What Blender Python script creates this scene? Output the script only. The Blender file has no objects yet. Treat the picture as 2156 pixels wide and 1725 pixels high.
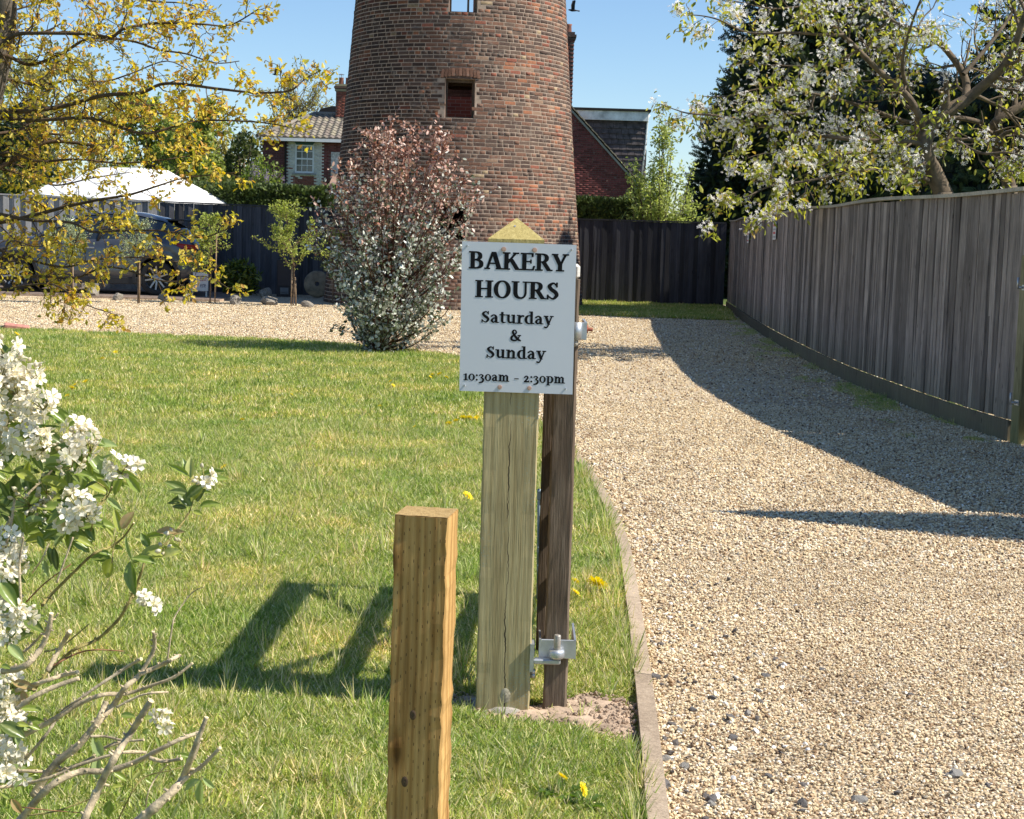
import bpy, math, random
import numpy as np
from mathutils import Vector, Matrix, Euler, noise as mnoise

S = bpy.context.scene
C = S.collection
R = math.radians
PI = math.pi

# ------------------------------------------------------------------ camera, sky, sun
EYE = Vector((0, 0, 1.45))
PITCH, ROLL = 6.33, 1.7
CAMR = Euler((R(90 - PITCH), 0, 0)).to_matrix() @ Matrix.Rotation(R(ROLL), 3, 'Z')
cam = bpy.data.objects.new('camera', bpy.data.cameras.new('camera'))
C.objects.link(cam)
cam.location = EYE
cam.rotation_euler = CAMR.to_euler()
cam.data.lens = 55.0
cam.data.sensor_width = 36.0
cam.data.clip_start = 0.05
cam.data.clip_end = 2500
S.camera = cam

SUN_EL, SUN_AZ = 48.0, 98.5          # azimuth clockwise from +Y
SDIR = Vector((math.sin(R(SUN_AZ)) * math.cos(R(SUN_EL)), math.cos(R(SUN_AZ)) * math.cos(R(SUN_EL)), math.sin(R(SUN_EL))))
sl = bpy.data.lights.new('sun', 'SUN')
sl.energy = 5.0
sl.angle = R(0.53)
sl.color = (1.0, 0.94, 0.84)
sun = bpy.data.objects.new('sun', sl)
C.objects.link(sun)
sun.rotation_euler = SDIR.to_track_quat('Z', 'Y').to_euler()
W = bpy.data.worlds.new('World')
S.world = W
W.use_nodes = True
wn = W.node_tree
bg = wn.nodes['Background']
sk = wn.nodes.new('ShaderNodeTexSky')
sk.sky_type = 'NISHITA'
sk.sun_disc = False
sk.sun_elevation = R(SUN_EL)
sk.sun_rotation = R(SUN_AZ)
sk.air_density = 1.0
sk.dust_density = 0.0
sk.ozone_density = 6.0
wn.links.new(sk.outputs[0], bg.inputs[0])
bg.inputs[1].default_value = 0.10
S.view_settings.view_transform = 'Standard'
S.view_settings.look = 'None'
S.view_settings.gamma = 1
S.view_settings.use_curve_mapping = False
S.view_settings.exposure = 0.6
S.render.engine = 'CYCLES'
S.cycles.max_bounces = 7
S.cycles.transparent_max_bounces = 12

# ------------------------------------------------------------------ helpers
F = 3294.0
def ray(x, y):
    return (CAMR @ Vector(((x - 1078) / F, -(y - 862.5) / F, -1))).normalized()
def P(x, y, Y):
    d = ray(x, y)
    return EYE + d * (Y / d.y)
def G(x, y, z=0.0):
    d = ray(x, y)
    t = (z - EYE.z) / d.z
    return EYE + d * t

def tag(o, label=None, cat=None, group=None, kind=None):
    if label: o['label'] = label
    if cat: o['category'] = cat
    if group: o['group'] = group
    if kind: o['kind'] = kind
    return o
def empty(name, loc=(0, 0, 0), rz=0.0, label=None, cat=None, group=None):
    o = bpy.data.objects.new(name, None)
    C.objects.link(o)
    o.location = loc
    o.rotation_euler = (0, 0, rz)
    o.empty_display_size = 0.1
    return tag(o, label, cat, group)
def link(name, me, parent=None, loc=None, rot=None, scale=None):
    o = bpy.data.objects.new(name, me)
    C.objects.link(o)
    if parent: o.parent = parent
    if loc is not None: o.location = loc
    if rot is not None: o.rotation_euler = rot
    if scale is not None: o.scale = scale
    return o

class MB:
    """mesh builder; optional colour per face"""
    def __init__(s):
        s.v = []; s.f = []; s.c = []; s.sm = []
    def add(s, vs, fs, col=(1, 1, 1), smooth=False):
        b = len(s.v)
        s.v.extend([tuple(v) for v in vs])
        for f in fs:
            s.f.append(tuple(i + b for i in f)); s.c.append(col); s.sm.append(smooth)
    def box(s, x0, x1, y0, y1, z0, z1, col=(1, 1, 1), M=None, bev=0.0):
        if bev > 0:
            b = bev
            pts = []
            for z, i in ((z0, b), (z0 + b, 0), (z1 - b, 0), (z1, b)):
                for (x, y) in ((x0 + i + b, y0 + i), (x1 - i - b, y0 + i), (x1 - i, y0 + i + b), (x1 - i, y1 - i - b), (x1 - i - b, y1 - i), (x0 + i + b, y1 - i), (x0 + i, y1 - i - b), (x0 + i, y0 + i + b)):
                    pts.append(Vector((x, y, z)))
            fs = [tuple(range(7, -1, -1)), tuple(range(24, 32))]
            for k in range(3):
                for j in range(8):
                    a = k * 8 + j; c = k * 8 + (j + 1) % 8
                    fs.append((a, c, c + 8, a + 8))
        else:
            pts = [Vector(p) for p in ((x0, y0, z0), (x1, y0, z0), (x1, y1, z0), (x0, y1, z0), (x0, y0, z1), (x1, y0, z1), (x1, y1, z1), (x0, y1, z1))]
            fs = [(3, 2, 1, 0), (4, 5, 6, 7), (0, 1, 5, 4), (1, 2, 6, 5), (2, 3, 7, 6), (3, 0, 4, 7)]
        if M is not None: pts = [M @ p for p in pts]
        s.add(pts, fs, col)
    def tube(s, pts, rad, n=6, col=(1, 1, 1), cap=True, smooth=True, endcol=None):
        pts = [Vector(p) for p in pts]
        if not hasattr(rad, '__len__'): rad = [rad] * len(pts)
        vs = []; fs = []
        up = Vector((0, 0, 1))
        prev = None
        for i, p in enumerate(pts):
            d = (pts[min(i + 1, len(pts) - 1)] - pts[max(i - 1, 0)])
            if d.length < 1e-9: d = Vector((0, 0, 1))
            d.normalize()
            a = prev if prev is not None else (up if abs(d.z) < .9 else Vector((1, 0, 0)))
            a = a - d * a.dot(d)
            if a.length < 1e-6: a = d.orthogonal()
            a.normalize(); prev = a
            b = d.cross(a)
            for k in range(n):
                t = 2 * PI * k / n
                vs.append(p + (a * math.cos(t) + b * math.sin(t)) * rad[i])
        for i in range(len(pts) - 1):
            for k in range(n):
                q = (k + 1) % n
                fs.append((i * n + k, i * n + q, (i + 1) * n + q, (i + 1) * n + k))
        s.add(vs, fs, col, smooth)
        if cap:
            b = len(s.v) - len(vs)
            s.f.append(tuple(b + k for k in range(n - 1, -1, -1))); s.c.append(col); s.sm.append(False)
            m = b + (len(pts) - 1) * n
            s.f.append(tuple(m + k for k in range(n))); s.c.append(endcol or col); s.sm.append(False)
    def lathe(s, prof, n=16, M=None, col=(1, 1, 1), smooth=True):
        vs = []; fs = []
        for (r, z) in prof:
            for k in range(n):
                t = 2 * PI * k / n
                p = Vector((r * math.cos(t), r * math.sin(t), z))
                vs.append(M @ p if M is not None else p)
        for i in range(len(prof) - 1):
            for k in range(n):
                q = (k + 1) % n
                fs.append((i * n + k, i * n + q, (i + 1) * n + q, (i + 1) * n + k))
        s.add(vs, fs, col, smooth)
    def poly(s, pts, col=(1, 1, 1)):
        s.add(pts, [tuple(range(len(pts)))], col)
    def prism(s, pts, d, col=(1, 1, 1)):
        """extrude a planar polygon by vector d"""
        n = len(pts); d = Vector(d)
        a = [Vector(p) for p in pts]; b = [p + d for p in a]
        fs = [tuple(range(n - 1, -1, -1)), tuple(range(n, 2 * n))]
        for i in range(n):
            j = (i + 1) % n
            fs.append((i, j, j + n, i + n))
        s.add(a + b, fs, col)
    def mesh(s, name, mat):
        me = bpy.data.meshes.new(name)
        me.from_pydata(s.v, [], s.f)
        mats = mat if isinstance(mat, (list, tuple)) else [mat]
        for m in mats: me.materials.append(m)
        at = me.color_attributes.new('Col', 'FLOAT_COLOR', 'CORNER')
        buf = []
        for p, c in zip(me.polygons, s.c):
            buf.extend((c[0], c[1], c[2], 1.0) * p.loop_total)
        at.data.foreach_set('color', buf)
        me.polygons.foreach_set('use_smooth', s.sm)
        me.update()
        return me
    def build(s, name, mat, parent=None, loc=None, rot=None):
        return link(name, s.mesh(name, mat), parent, loc, rot)

def bulk_mesh(name, tv, tf, pos, X, Z, L, Wd, col, mat, tc=None, H=None, smooth=False):
    """many copies of a small template in one mesh (real geometry)"""
    tv = np.asarray(tv, float); n = len(pos); k = len(tv)
    pos = np.asarray(pos, float); X = np.asarray(X, float); Z = np.asarray(Z, float)
    X = X / (np.linalg.norm(X, axis=1, keepdims=True) + 1e-9)
    Z = Z - X * (X * Z).sum(1, keepdims=True)
    Z = Z / (np.linalg.norm(Z, axis=1, keepdims=True) + 1e-9)
    Y = np.cross(Z, X)
    L = np.broadcast_to(np.asarray(L, float), (n,)); Wd = np.broadcast_to(np.asarray(Wd, float), (n,))
    Hh = L if H is None else np.broadcast_to(np.asarray(H, float), (n,))
    V = (pos[:, None, :] + tv[None, :, 0, None] * (X * L[:, None])[:, None, :] + tv[None, :, 1, None] * (Y * Wd[:, None])[:, None, :]
         + tv[None, :, 2, None] * (Z * Hh[:, None])[:, None, :]).reshape(-1, 3)
    lt = np.array([len(f) for f in tf]); li = np.concatenate([np.array(f) for f in tf])
    nl = len(li)
    loops = (li[None, :] + (np.arange(n) * k)[:, None]).ravel()
    tot = np.tile(lt, n)
    st = np.concatenate([[0], np.cumsum(tot)[:-1]])
    me = bpy.data.meshes.new(name)
    me.vertices.add(len(V)); me.vertices.foreach_set('co', V.ravel())
    me.loops.add(len(loops)); me.loops.foreach_set('vertex_index', loops.astype(np.int32))
    me.polygons.add(len(tot)); me.polygons.foreach_set('loop_start', st.astype(np.int32)); me.polygons.foreach_set('loop_total', tot.astype(np.int32))
    if smooth: me.polygons.foreach_set('use_smooth', np.ones(len(tot), bool))
    col = np.asarray(col, float)
    if col.ndim == 1: col = np.broadcast_to(col, (n, 3))
    cc = np.ones((n, k, 4)); cc[:, :, :3] = col[:, None, :]
    if tc is not None:
        tc = np.asarray(tc, float)
        m = tc[:, 3][None, :, None]
        cc[:, :, :3] = cc[:, :, :3] * (1 - m) + tc[None, :, :3] * m
    me.update(calc_edges=True)
    at = me.color_attributes.new('Col', 'FLOAT_COLOR', 'POINT')
    at.data.foreach_set('color', cc.ravel())
    me.materials.append(mat)
    me.validate()
    return me
def bulk(name, *a, parent=None, **k):
    return link(name, bulk_mesh(name, *a, **k), parent)

# ---- node materials
def new_mat(name):
    m = bpy.data.materials.new(name); m.use_nodes = True
    nt = m.node_tree
    return m, nt, nt.nodes['Principled BSDF']
def nd(nt, t, **k):
    n = nt.nodes.new(t)
    for a, b in k.items():
        if a.startswith('i_'):
            n.inputs[a[2:].replace('_', ' ')].default_value = b
        elif a == 'ins':
            for i, v in b.items(): n.inputs[i].default_value = v
        else: setattr(n, a, b)
    return n
def mth(nt, op, a, b=None, c=None, clamp=False):
    n = nt.nodes.new('ShaderNodeMath'); n.operation = op; n.use_clamp = clamp
    for i, v in enumerate((a, b, c)):
        if v is None: continue
        if isinstance(v, (int, float)): n.inputs[i].default_value = v
        else: nt.links.new(v, n.inputs[i])
    return n.outputs[0]
def mixc(nt, fac, a, b, mode='MIX'):
    n = nt.nodes.new('ShaderNodeMix'); n.data_type = 'RGBA'; n.blend_type = mode
    for i, v in ((0, fac), (6, a), (7, b)):
        if isinstance(v, (int, float)): n.inputs[i].default_value = v
        elif isinstance(v, tuple): n.inputs[i].default_value = (*v[:3], 1)
        else: nt.links.new(v, n.inputs[i])
    return n.outputs[2]
def ramp(nt, fac, stops, interp='LINEAR'):
    n = nt.nodes.new('ShaderNodeValToRGB'); n.color_ramp.interpolation = interp
    e = n.color_ramp.elements
    while len(e) < len(stops): e.new(0.5)
    for q, (p, c) in zip(e, stops):
        q.position = p; q.color = (*c, 1) if len(c) == 3 else c
    nt.links.new(fac, n.inputs[0])
    return n.outputs[0]
def coords(nt, kind='Object', scale=(1, 1, 1), rnd=False):
    tc = nt.nodes.new('ShaderNodeTexCoord')
    mp = nt.nodes.new('ShaderNodeMapping'); mp.inputs['Scale'].default_value = scale
    nt.links.new(tc.outputs[kind], mp.inputs[0])
    if rnd:
        oi = nt.nodes.new('ShaderNodeObjectInfo')
        nt.links.new(mth(nt, 'MULTIPLY', oi.outputs['Random'], 37.0), mp.inputs['Location'])
    return mp.outputs[0]
def noise(nt, vec, scale, detail=4, rough=.55, out=0):
    n = nt.nodes.new('ShaderNodeTexNoise'); n.inputs['Scale'].default_value = scale
    n.inputs['Detail'].default_value = detail; n.inputs['Roughness'].default_value = rough
    if vec is not None: nt.links.new(vec, n.inputs['Vector'])
    return n.outputs[out]
def bump(nt, bs, h, strength=.3, dist=.01):
    n = nt.nodes.new('ShaderNodeBump'); n.inputs['Strength'].default_value = strength; n.inputs['Distance'].default_value = dist
    nt.links.new(h, n.inputs['Height']); nt.links.new(n.outputs[0], bs.inputs['Normal'])
    return n
def simple(name, col, rough=.7, var=.15, scale=8, bmp=0, bscale=40, bdist=.005, attr=False, metal=0, spec=.5, kind='Object'):
    m, nt, bs = new_mat(name)
    v = coords(nt, kind)
    if attr:
        a = nd(nt, 'ShaderNodeAttribute', attribute_name='Col').outputs['Color']
        if col != (1, 1, 1): a = mixc(nt, 1.0, a, col, 'MULTIPLY')
    else: a = None
    f = noise(nt, v, scale, 5)
    dark = tuple(c * (1 - var * 1.6) for c in col); lite = tuple(min(1, c * (1 + var * 1.6)) for c in col)
    if attr:
        g = ramp(nt, f, [(.25, (1 - var * 1.6,) * 3), (.75, (1 + var * 1.2,) * 3)])
        c = mixc(nt, 1.0, a, g, 'MULTIPLY')
    else:
        c = ramp(nt, f, [(.25, dark), (.75, lite)])
    nt.links.new(c, bs.inputs['Base Color'])
    bs.inputs['Roughness'].default_value = rough; bs.inputs['Metallic'].default_value = metal
    bs.inputs['Specular IOR Level'].default_value = spec
    if bmp: bump(nt, bs, noise(nt, v, bscale, 5, .65), bmp, bdist)
    return m
def leafmat(name, rough=.5, trans=.35, tint=(1, 1, 1), spec=.4, gain=1.0):
    m, nt, bs = new_mat(name)
    a = nd(nt, 'ShaderNodeAttribute', attribute_name='Col').outputs['Color']
    if tint != (1, 1, 1): a = mixc(nt, 1.0, a, tint, 'MULTIPLY')
    nt.links.new(a, bs.inputs['Base Color'])
    bs.inputs['Roughness'].default_value = rough
    bs.inputs['Specular IOR Level'].default_value = spec
    tr = nd(nt, 'ShaderNodeBsdfTranslucent')
    h = nd(nt, 'ShaderNodeHueSaturation'); h.inputs['Saturation'].default_value = 1.15; h.inputs['Value'].default_value = 1.25 * gain
    nt.links.new(a, h.inputs['Color']); nt.links.new(h.outputs[0], tr.inputs[0])
    mx = nd(nt, 'ShaderNodeMixShader'); mx.inputs[0].default_value = trans
    nt.links.new(bs.outputs[0], mx.inputs[1]); nt.links.new(tr.outputs[0], mx.inputs[2])
    nt.links.new(mx.outputs[0], nt.nodes['Material Output'].inputs[0])
    return m
def woodmat(name, base, dark, lite, gscale=60, stretch=.04, rough=.75, bmp=.35, rnd=True, rvar=.3, knots=True, green=None):
    """timber: grain runs along local z, each board its own tone"""
    m, nt, bs = new_mat(name)
    v = coords(nt, 'Object', (1, 1, stretch), rnd)
    g1 = noise(nt, v, gscale, 6, .65)
    g2 = noise(nt, v, gscale * 4, 3, .6)
    v2 = coords(nt, 'Object', (1, 1, 1), rnd)
    w = noise(nt, v2, 2.2, 4)
    c = ramp(nt, g1, [(.28, dark), (.5, base), (.75, lite)])
    c = mixc(nt, .35, c, ramp(nt, w, [(.3, dark), (.65, lite)]))
    c = mixc(nt, .5, c, ramp(nt, g2, [(.3, (.55,) * 3), (.7, (1.25,) * 3)]), 'MULTIPLY')
    if green:
        z = nd(nt, 'ShaderNodeSeparateXYZ'); nt.links.new(nd(nt, 'ShaderNodeNewGeometry').outputs['Position'], z.inputs[0])
        k = mth(nt, 'MULTIPLY', mth(nt, 'SUBTRACT', .55, z.outputs[2], clamp=True), mth(nt, 'MULTIPLY', w, 1.6), clamp=True)
        c = mixc(nt, k, c, green)
    if knots:
        vk = coords(nt, 'Object', (7, 7, 2.2), rnd)
        vo = nd(nt, 'ShaderNodeTexVoronoi'); vo.inputs['Scale'].default_value = 1.6; nt.links.new(vk, vo.inputs['Vector'])
        c = mixc(nt, 1.0, c, ramp(nt, vo.outputs['Distance'], [(.05, (.3, .27, .25)), (.11, (1, 1, 1))]), 'MULTIPLY')
    if rvar:
        oi = nd(nt, 'ShaderNodeObjectInfo')
        c = mixc(nt, 1.0, c, ramp(nt, oi.outputs['Random'], [(0, (1 - rvar,) * 3), (1, (1 + rvar,) * 3)]), 'MULTIPLY')
    nt.links.new(c, bs.inputs['Base Color'])
    bs.inputs['Roughness'].default_value = rough
    bs.inputs['Specular IOR Level'].default_value = .25
    bump(nt, bs, mth(nt, 'ADD', g1, mth(nt, 'MULTIPLY', g2, .5)), bmp, .004)
    return m
def add_uv_free(o): return o

rs = np.random.RandomState(7)
def rdir(n, rs=rs):
    v = rs.normal(size=(n, 3)); return v / np.linalg.norm(v, axis=1, keepdims=True)
def vcol(n, a, b, rs=rs, p=1.0):
    t = rs.rand(n, 1) ** p
    return np.array(a)[None] * (1 - t) + np.array(b)[None] * t
def pick(n, cols, probs, jit=.15, rs=rs):
    c = np.array(cols)[rs.choice(len(cols), n, p=np.array(probs) / sum(probs))]
    return c * (1 + rs.uniform(-jit, jit, (n, 1)))

# leaf templates: x along, y across, z up (fold / curl)
LEAF = ([(0, 0, 0), (.3, .5, .06), (.3, -.5, .06), (.7, .38, .05), (.7, -.38, .05), (1, 0, -.08), (.35, 0, -.03), (.7, 0, -.04)],
        [(0, 6, 1), (0, 2, 6), (6, 7, 3, 1), (6, 2, 4, 7), (7, 5, 3), (7, 4, 5)])
LEAF4 = ([(0, 0, 0), (.45, .5, .08), (1, 0, -.05), (.45, -.5, .08), (.5, 0, -.03)], [(0, 4, 1), (4, 2, 1), (0, 3, 4), (4, 3, 2)])
OAK = ([(0, 0, 0), (.2, .12, .02), (.28, .34, .06), (.42, .2, .03), (.55, .5, .08), (.68, .26, .03), (.8, .36, .05), (1, 0, -.1),
        (.8, -.36, .05), (.68, -.26, .03), (.55, -.5, .08), (.42, -.2, .03), (.28, -.34, .06), (.2, -.12, .02), (.5, 0, -.04)],
       [(0, 14, 3, 2, 1), (14, 5, 4, 3), (14, 7, 6, 5), (0, 13, 12, 11, 14), (14, 11, 10, 9), (14, 9, 8, 7)])
ROUND = ([(0, 0, 0), (.15, .35, .05), (.5, .5, .09), (.85, .33, .04), (1, 0, 0), (.85, -.33, .04), (.5, -.5, .09), (.15, -.35, .05), (.5, 0, 0)],
         [(0, 8, 2, 1), (8, 4, 3, 2), (0, 7, 6, 8), (8, 6, 5, 4)])
def flower_template():
    v = [(0, 0, .0)]; f = []
    for k in range(5):
        a = 2 * PI * k / 5
        def q(r, da, z): return (r * math.cos(a + da), r * math.sin(a + da), z)
        b = len(v)
        v += [q(.12, 0, .03), q(.33, -.33, .12), q(.5, 0, .10), q(.33, .33, .12)]
        f += [(0, b + 1, b), (0, b, b + 3), (b, b + 1, b + 2), (b, b + 2, b + 3)]
    return v, f
FLOWER = flower_template()
# a flat feathery spray
def spray_template():
    v = []; f = []
    def bl(p, q, w, z=0):
        b = len(v); p = np.array(p); q = np.array(q); d = q - p; nrm = np.array((-d[1], d[0])) / (np.linalg.norm(d) + 1e-9) * w
        m = p * .55 + q * .45
        v.extend([(p[0], p[1], 0), (m[0] + nrm[0], m[1] + nrm[1], z), (q[0], q[1], -.06), (m[0] - nrm[0], m[1] - nrm[1], z)])
        f.append((b, b + 1, b + 2, b + 3))
    bl((0, 0), (1, 0), .07)
    for t in (.15, .3, .45, .6, .75):
        for s in (1, -1):
            bl((t, 0), (t + .25, s * .34 * (1.15 - t)), .06, .03)
    return v, f
SPRAY = spray_template()

def grow(out, tips, rs, p, d, L, r, lev, maxlev, kids=(4, 4, 3), up=.15, wig=.18, spread=.8, ratio=.62, n=5, inner=False):
    pts = [Vector(p)]; rad = [r]
    d = Vector(d).normalized()
    for i in range(n):
        d = (d + Vector(rs.normal(size=3)) * wig + Vector((0, 0, up)) * .25).normalized()
        pts.append(pts[-1] + d * (L / n)); rad.append(max(r * (1 - .62 * (i + 1) / n), .002))
    out.append((pts, rad, lev))
    if lev >= maxlev:
        tips.append((pts, lev)); return
    if inner: tips.append((pts, lev))
    k = kids[min(lev, len(kids) - 1)]
    for j in range(k):
        t = .25 + .75 * (j + rs.rand() * .6) / k
        i = min(int(t * n), n - 1); fr = t * n - i
        q = pts[i].lerp(pts[i + 1], min(fr, 1))
        a = pts[i + 1] - pts[i]; a.normalize()
        o = Vector(rs.normal(size=3)); o = (o - a * o.dot(a)).normalized()
        dd = (a + o * spread * rs.uniform(.6, 1.3)).normalized()
        grow(out, tips, rs, q, dd, L * ratio * rs.uniform(.75, 1.2) * (1.15 - .4 * t), rad[i] * .6, lev + 1, maxlev, kids, up, wig * 1.1, spread, ratio, max(3, n - 1), inner)
def tubes(segs, name, mat, parent, col=(1, 1, 1), minr=0, sides=(8, 6, 5, 4, 3)):
    mb = MB()
    for pts, rad, lev in segs:
        mb.tube(pts, [max(x, minr) for x in rad], sides[min(lev, len(sides) - 1)], col, cap=False)
    return mb.build(name, mat, parent)
def leaf_points(tips, rs, per, jitter, lo=.2):
    pos = []; dr = []
    for pts, lev in tips:
        n = len(pts) - 1
        m = rs.poisson(per) if per < 30 else int(per)
        for _ in range(m):
            t = rs.uniform(lo, 1.0) * n; i = min(int(t), n - 1)
            a = pts[i]; b = pts[i + 1]
            q = a.lerp(b, t - i)
            pos.append(q); dr.append((b - a).normalized())
    pos = np.array(pos); dr = np.array(dr)
    return pos + rs.normal(size=pos.shape) * jitter, dr

# ------------------------------------------------------------------ ground, drive, lawn
def smooth_line(pts, per=8, closed=False):
    """Catmull-Rom through points"""
    pts = [Vector(p) for p in pts]; out = []
    n = len(pts)
    for i in range(n if closed else n - 1):
        p0 = pts[(i - 1) % n] if closed or i > 0 else pts[i]
        p1 = pts[i]; p2 = pts[(i + 1) % n]
        p3 = pts[(i + 2) % n] if closed or i + 2 < n else pts[(i + 1) % n]
        for k in range(per):
            t = k / per
            out.append(.5 * ((2 * p1) + (p2 - p0) * t + (2 * p0 - 5 * p1 + 4 * p2 - p3) * t * t + (3 * p1 - p0 - 3 * p2 + p3) * t ** 3))
    if not closed: out.append(pts[-1])
    return out
def inside(pts, poly):
    x = pts[:, 0]; y = pts[:, 1]; r = np.zeros(len(pts), bool)
    n = len(poly)
    for i in range(n):
        x1, y1 = poly[i][0], poly[i][1]; x2, y2 = poly[(i + 1) % n][0], poly[(i + 1) % n][1]
        c = ((y1 > y) != (y2 > y))
        with np.errstate(divide='ignore', invalid='ignore'):
            xi = (x2 - x1) * (y - y1) / (y2 - y1 + 1e-12) + x1
        r ^= c & (x < xi)
    return r
def dist_line(pts, line):
    d = np.full(len(pts), 1e9)
    for a, b in zip(line[:-1], line[1:]):
        a = np.array(a[:2]); b = np.array(b[:2]); ab = b - a
        t = np.clip(((pts[:, :2] - a) @ ab) / (ab @ ab + 1e-12), 0, 1)
        d = np.minimum(d, np.linalg.norm(pts[:, :2] - (a + t[:, None] * ab), axis=1))
    return d

# materials
def gravel_mat():
    m, nt, bs = new_mat('gravel')
    v = coords(nt, 'Object')
    vo = nd(nt, 'ShaderNodeTexVoronoi'); vo.inputs['Scale'].default_value = 75; nt.links.new(v, vo.inputs['Vector'])
    rr = nd(nt, 'ShaderNodeSeparateColor'); nt.links.new(vo.outputs['Color'], rr.inputs[0])
    c = ramp(nt, rr.outputs[0], [(0, (.26, .19, .125)), (.2, (.52, .40, .26)), (.5, (.66, .53, .355)), (.75, (.78, .66, .47)), (1, (.88, .80, .66))])
    big = noise(nt, v, .55, 5, .6)
    c = mixc(nt, 1.0, c, ramp(nt, big, [(.3, (.80, .78, .76)), (.7, (1.08, 1.07, 1.05))]), 'MULTIPLY')
    c = mixc(nt, 1.0, c, ramp(nt, vo.outputs['Distance'], [(.3, (1, 1, 1)), (.75, (.62, .58, .54))]), 'MULTIPLY')
    nt.links.new(c, bs.inputs['Base Color']); bs.inputs['Roughness'].default_value = .85
    bs.inputs['Specular IOR Level'].default_value = .2
    h = mth(nt, 'SUBTRACT', 1.0, vo.outputs['Distance'])
    bump(nt, bs, h, .9, .012)
    return m
M_gravel = gravel_mat()
def lawn_mat():
    m, nt, bs = new_mat('lawn_soil')
    v = coords(nt, 'Object')
    c = ramp(nt, noise(nt, v, 45, 6, .7), [(.3, (.10, .12, .03)), (.5, (.24, .26, .07)), (.7, (.45, .41, .18))])
    c = mixc(nt, 1.0, c, ramp(nt, noise(nt, v, .9, 4), [(.3, (.8, .85, .7)), (.7, (1.2, 1.15, 1.05))]), 'MULTIPLY')
    nt.links.new(c, bs.inputs['Base Color']); bs.inputs['Roughness'].default_value = .95
    bs.inputs['Specular IOR Level'].default_value = .1
    bump(nt, bs, noise(nt, v, 90, 4, .7), .8, .02)
    return m
M_lawn = lawn_mat()
M_field = simple('field_grass', (.09, .12, .035), .95, .25, 1.5, .5, 30, .03, spec=.1)
M_soil = simple('bare_soil', (.45, .335, .24), .95, .26, 14, .6, 60, .008, spec=.1)
M_paver = simple('paving', (.20, .165, .145), .9, .2, 3, .5, 60, .004, spec=.2)

mb = MB(); mb.poly([(-900, -300, 0), (900, -300, 0), (900, 1500, 0), (-900, 1500, 0)])
tag(mb.build('ground', M_field), kind='structure')

# right fence path (ground line), measured along its base
FR = [G(1530, 650), G(1560, 672), G(1612, 708), G(1680, 748), G(1780, 800), G(1900, 850), G(2010, 892), G(2130, 932)]
FR = [Vector((p.x, p.y, 0)) for p in FR]
FRL = smooth_line(FR, 10)

mb = MB(); mb.poly([(-16, 1, .004), (FR[-1].x + 2.2, 1, .004), (FR[-1].x + 1.0, 8, .004)] + [(p.x + .06, p.y, .004) for p in FR[::-1]] + [(4.9, 36.5, .004), (-16, 36.5, .004)])
tag(mb.build('gravel_drive', M_gravel), kind='structure')

KERB = [G(1368, 1860), G(1352, 1640), G(1338, 1480), G(1318, 1290), G(1296, 1150), G(1255, 1050), G(1212, 982)]
HID = [G(1150, 925), G(1085, 865), G(1035, 805), G(985, 765)]
FAR = [G(930, 752), G(850, 744), G(700, 730), G(560, 722), G(400, 715), G(240, 708), G(60, 700), G(-250, 690)]
EDGE = smooth_line([Vector((p.x, p.y, 0)) for p in KERB + HID + FAR], 6)
# grow the near end behind the camera
near = EDGE[0]
LAWN = [Vector((near.x + .02, 1.0, 0))] + EDGE + [Vector((-14, EDGE[-1].y, 0)), Vector((-14, 1.0, 0))]
mb = MB(); mb.poly([(p.x, p.y, .022) for p in LAWN]); mb.c = [(1, 1, 1)]
tag(mb.build('lawn', M_lawn), kind='structure')
# edging boards of the lawn: one part per length
M_edge = woodmat('edging_timber', (.36, .275, .195), (.22, .165, .115), (.50, .40, .29), 40, .5, .85, .5, knots=False, rvar=.12)
edging = empty('lawn_edging', (near.x, near.y, 0), label='low sandy timber edging between the lawn and the gravel drive', cat='edging')
i = 0; ED2 = [Vector((near.x + .015, 2.4, 0))] + EDGE[:64]
def ribbon(line, w, z0, z1, col=(1, 1, 1)):
    m = MB(); L = []; Rr = []
    for k, p in enumerate(line):
        t = (line[min(k + 1, len(line) - 1)] - line[max(k - 1, 0)]).normalized()
        nrm = Vector((t.y, -t.x, 0))
        L.append(p - nrm * 0.0); Rr.append(p + nrm * w)
    for k in range(len(line) - 1):
        a, b, c, d = L[k], L[k + 1], Rr[k + 1], Rr[k]
        zj = .003 * math.sin(k * 1.7)
        f = lambda q, z: (q.x, q.y, z)
        vs = [f(a, z0), f(b, z0), f(c, z0), f(d, z0), f(a, z1), f(b, z1), f(c, z1 - .006), f(d, z1 - .006)]
        fs = [(4, 7, 6, 5), (0, 4, 5, 1), (3, 2, 6, 7)]
        if k == 0: fs.append((0, 3, 7, 4))
        if k == len(line) - 2: fs.append((1, 5, 6, 2))
        m.add(vs, fs, col)
    return m
for (a, b) in ((0, 14), (14, 27), (27, 40), (40, 52), (52, 64)):
    seg = [p.copy() for p in ED2[a:b + 1]]
    d = (seg[1] - seg[0]).normalized(); seg[0] += d * .006
    link('edging_board', ribbon(seg, .055, -.02, .05).mesh('edging_board', M_edge), edging).location = -Vector((near.x, near.y, 0))

# grass strip at the back and its kerb
mb = MB()
strip = [G(1200, 664), G(1540, 676), Vector((4.6, 34.6, 0)), Vector((1.0, 34.9, 0)), G(1200, 640)]
mb.poly([(p.x, p.y, .012) for p in [strip[0], strip[1], strip[2], strip[3]]])
tag(mb.build('grass_verge', M_lawn), kind='structure')
STRIP = [strip[0], strip[1], strip[2], strip[3]]
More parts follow.
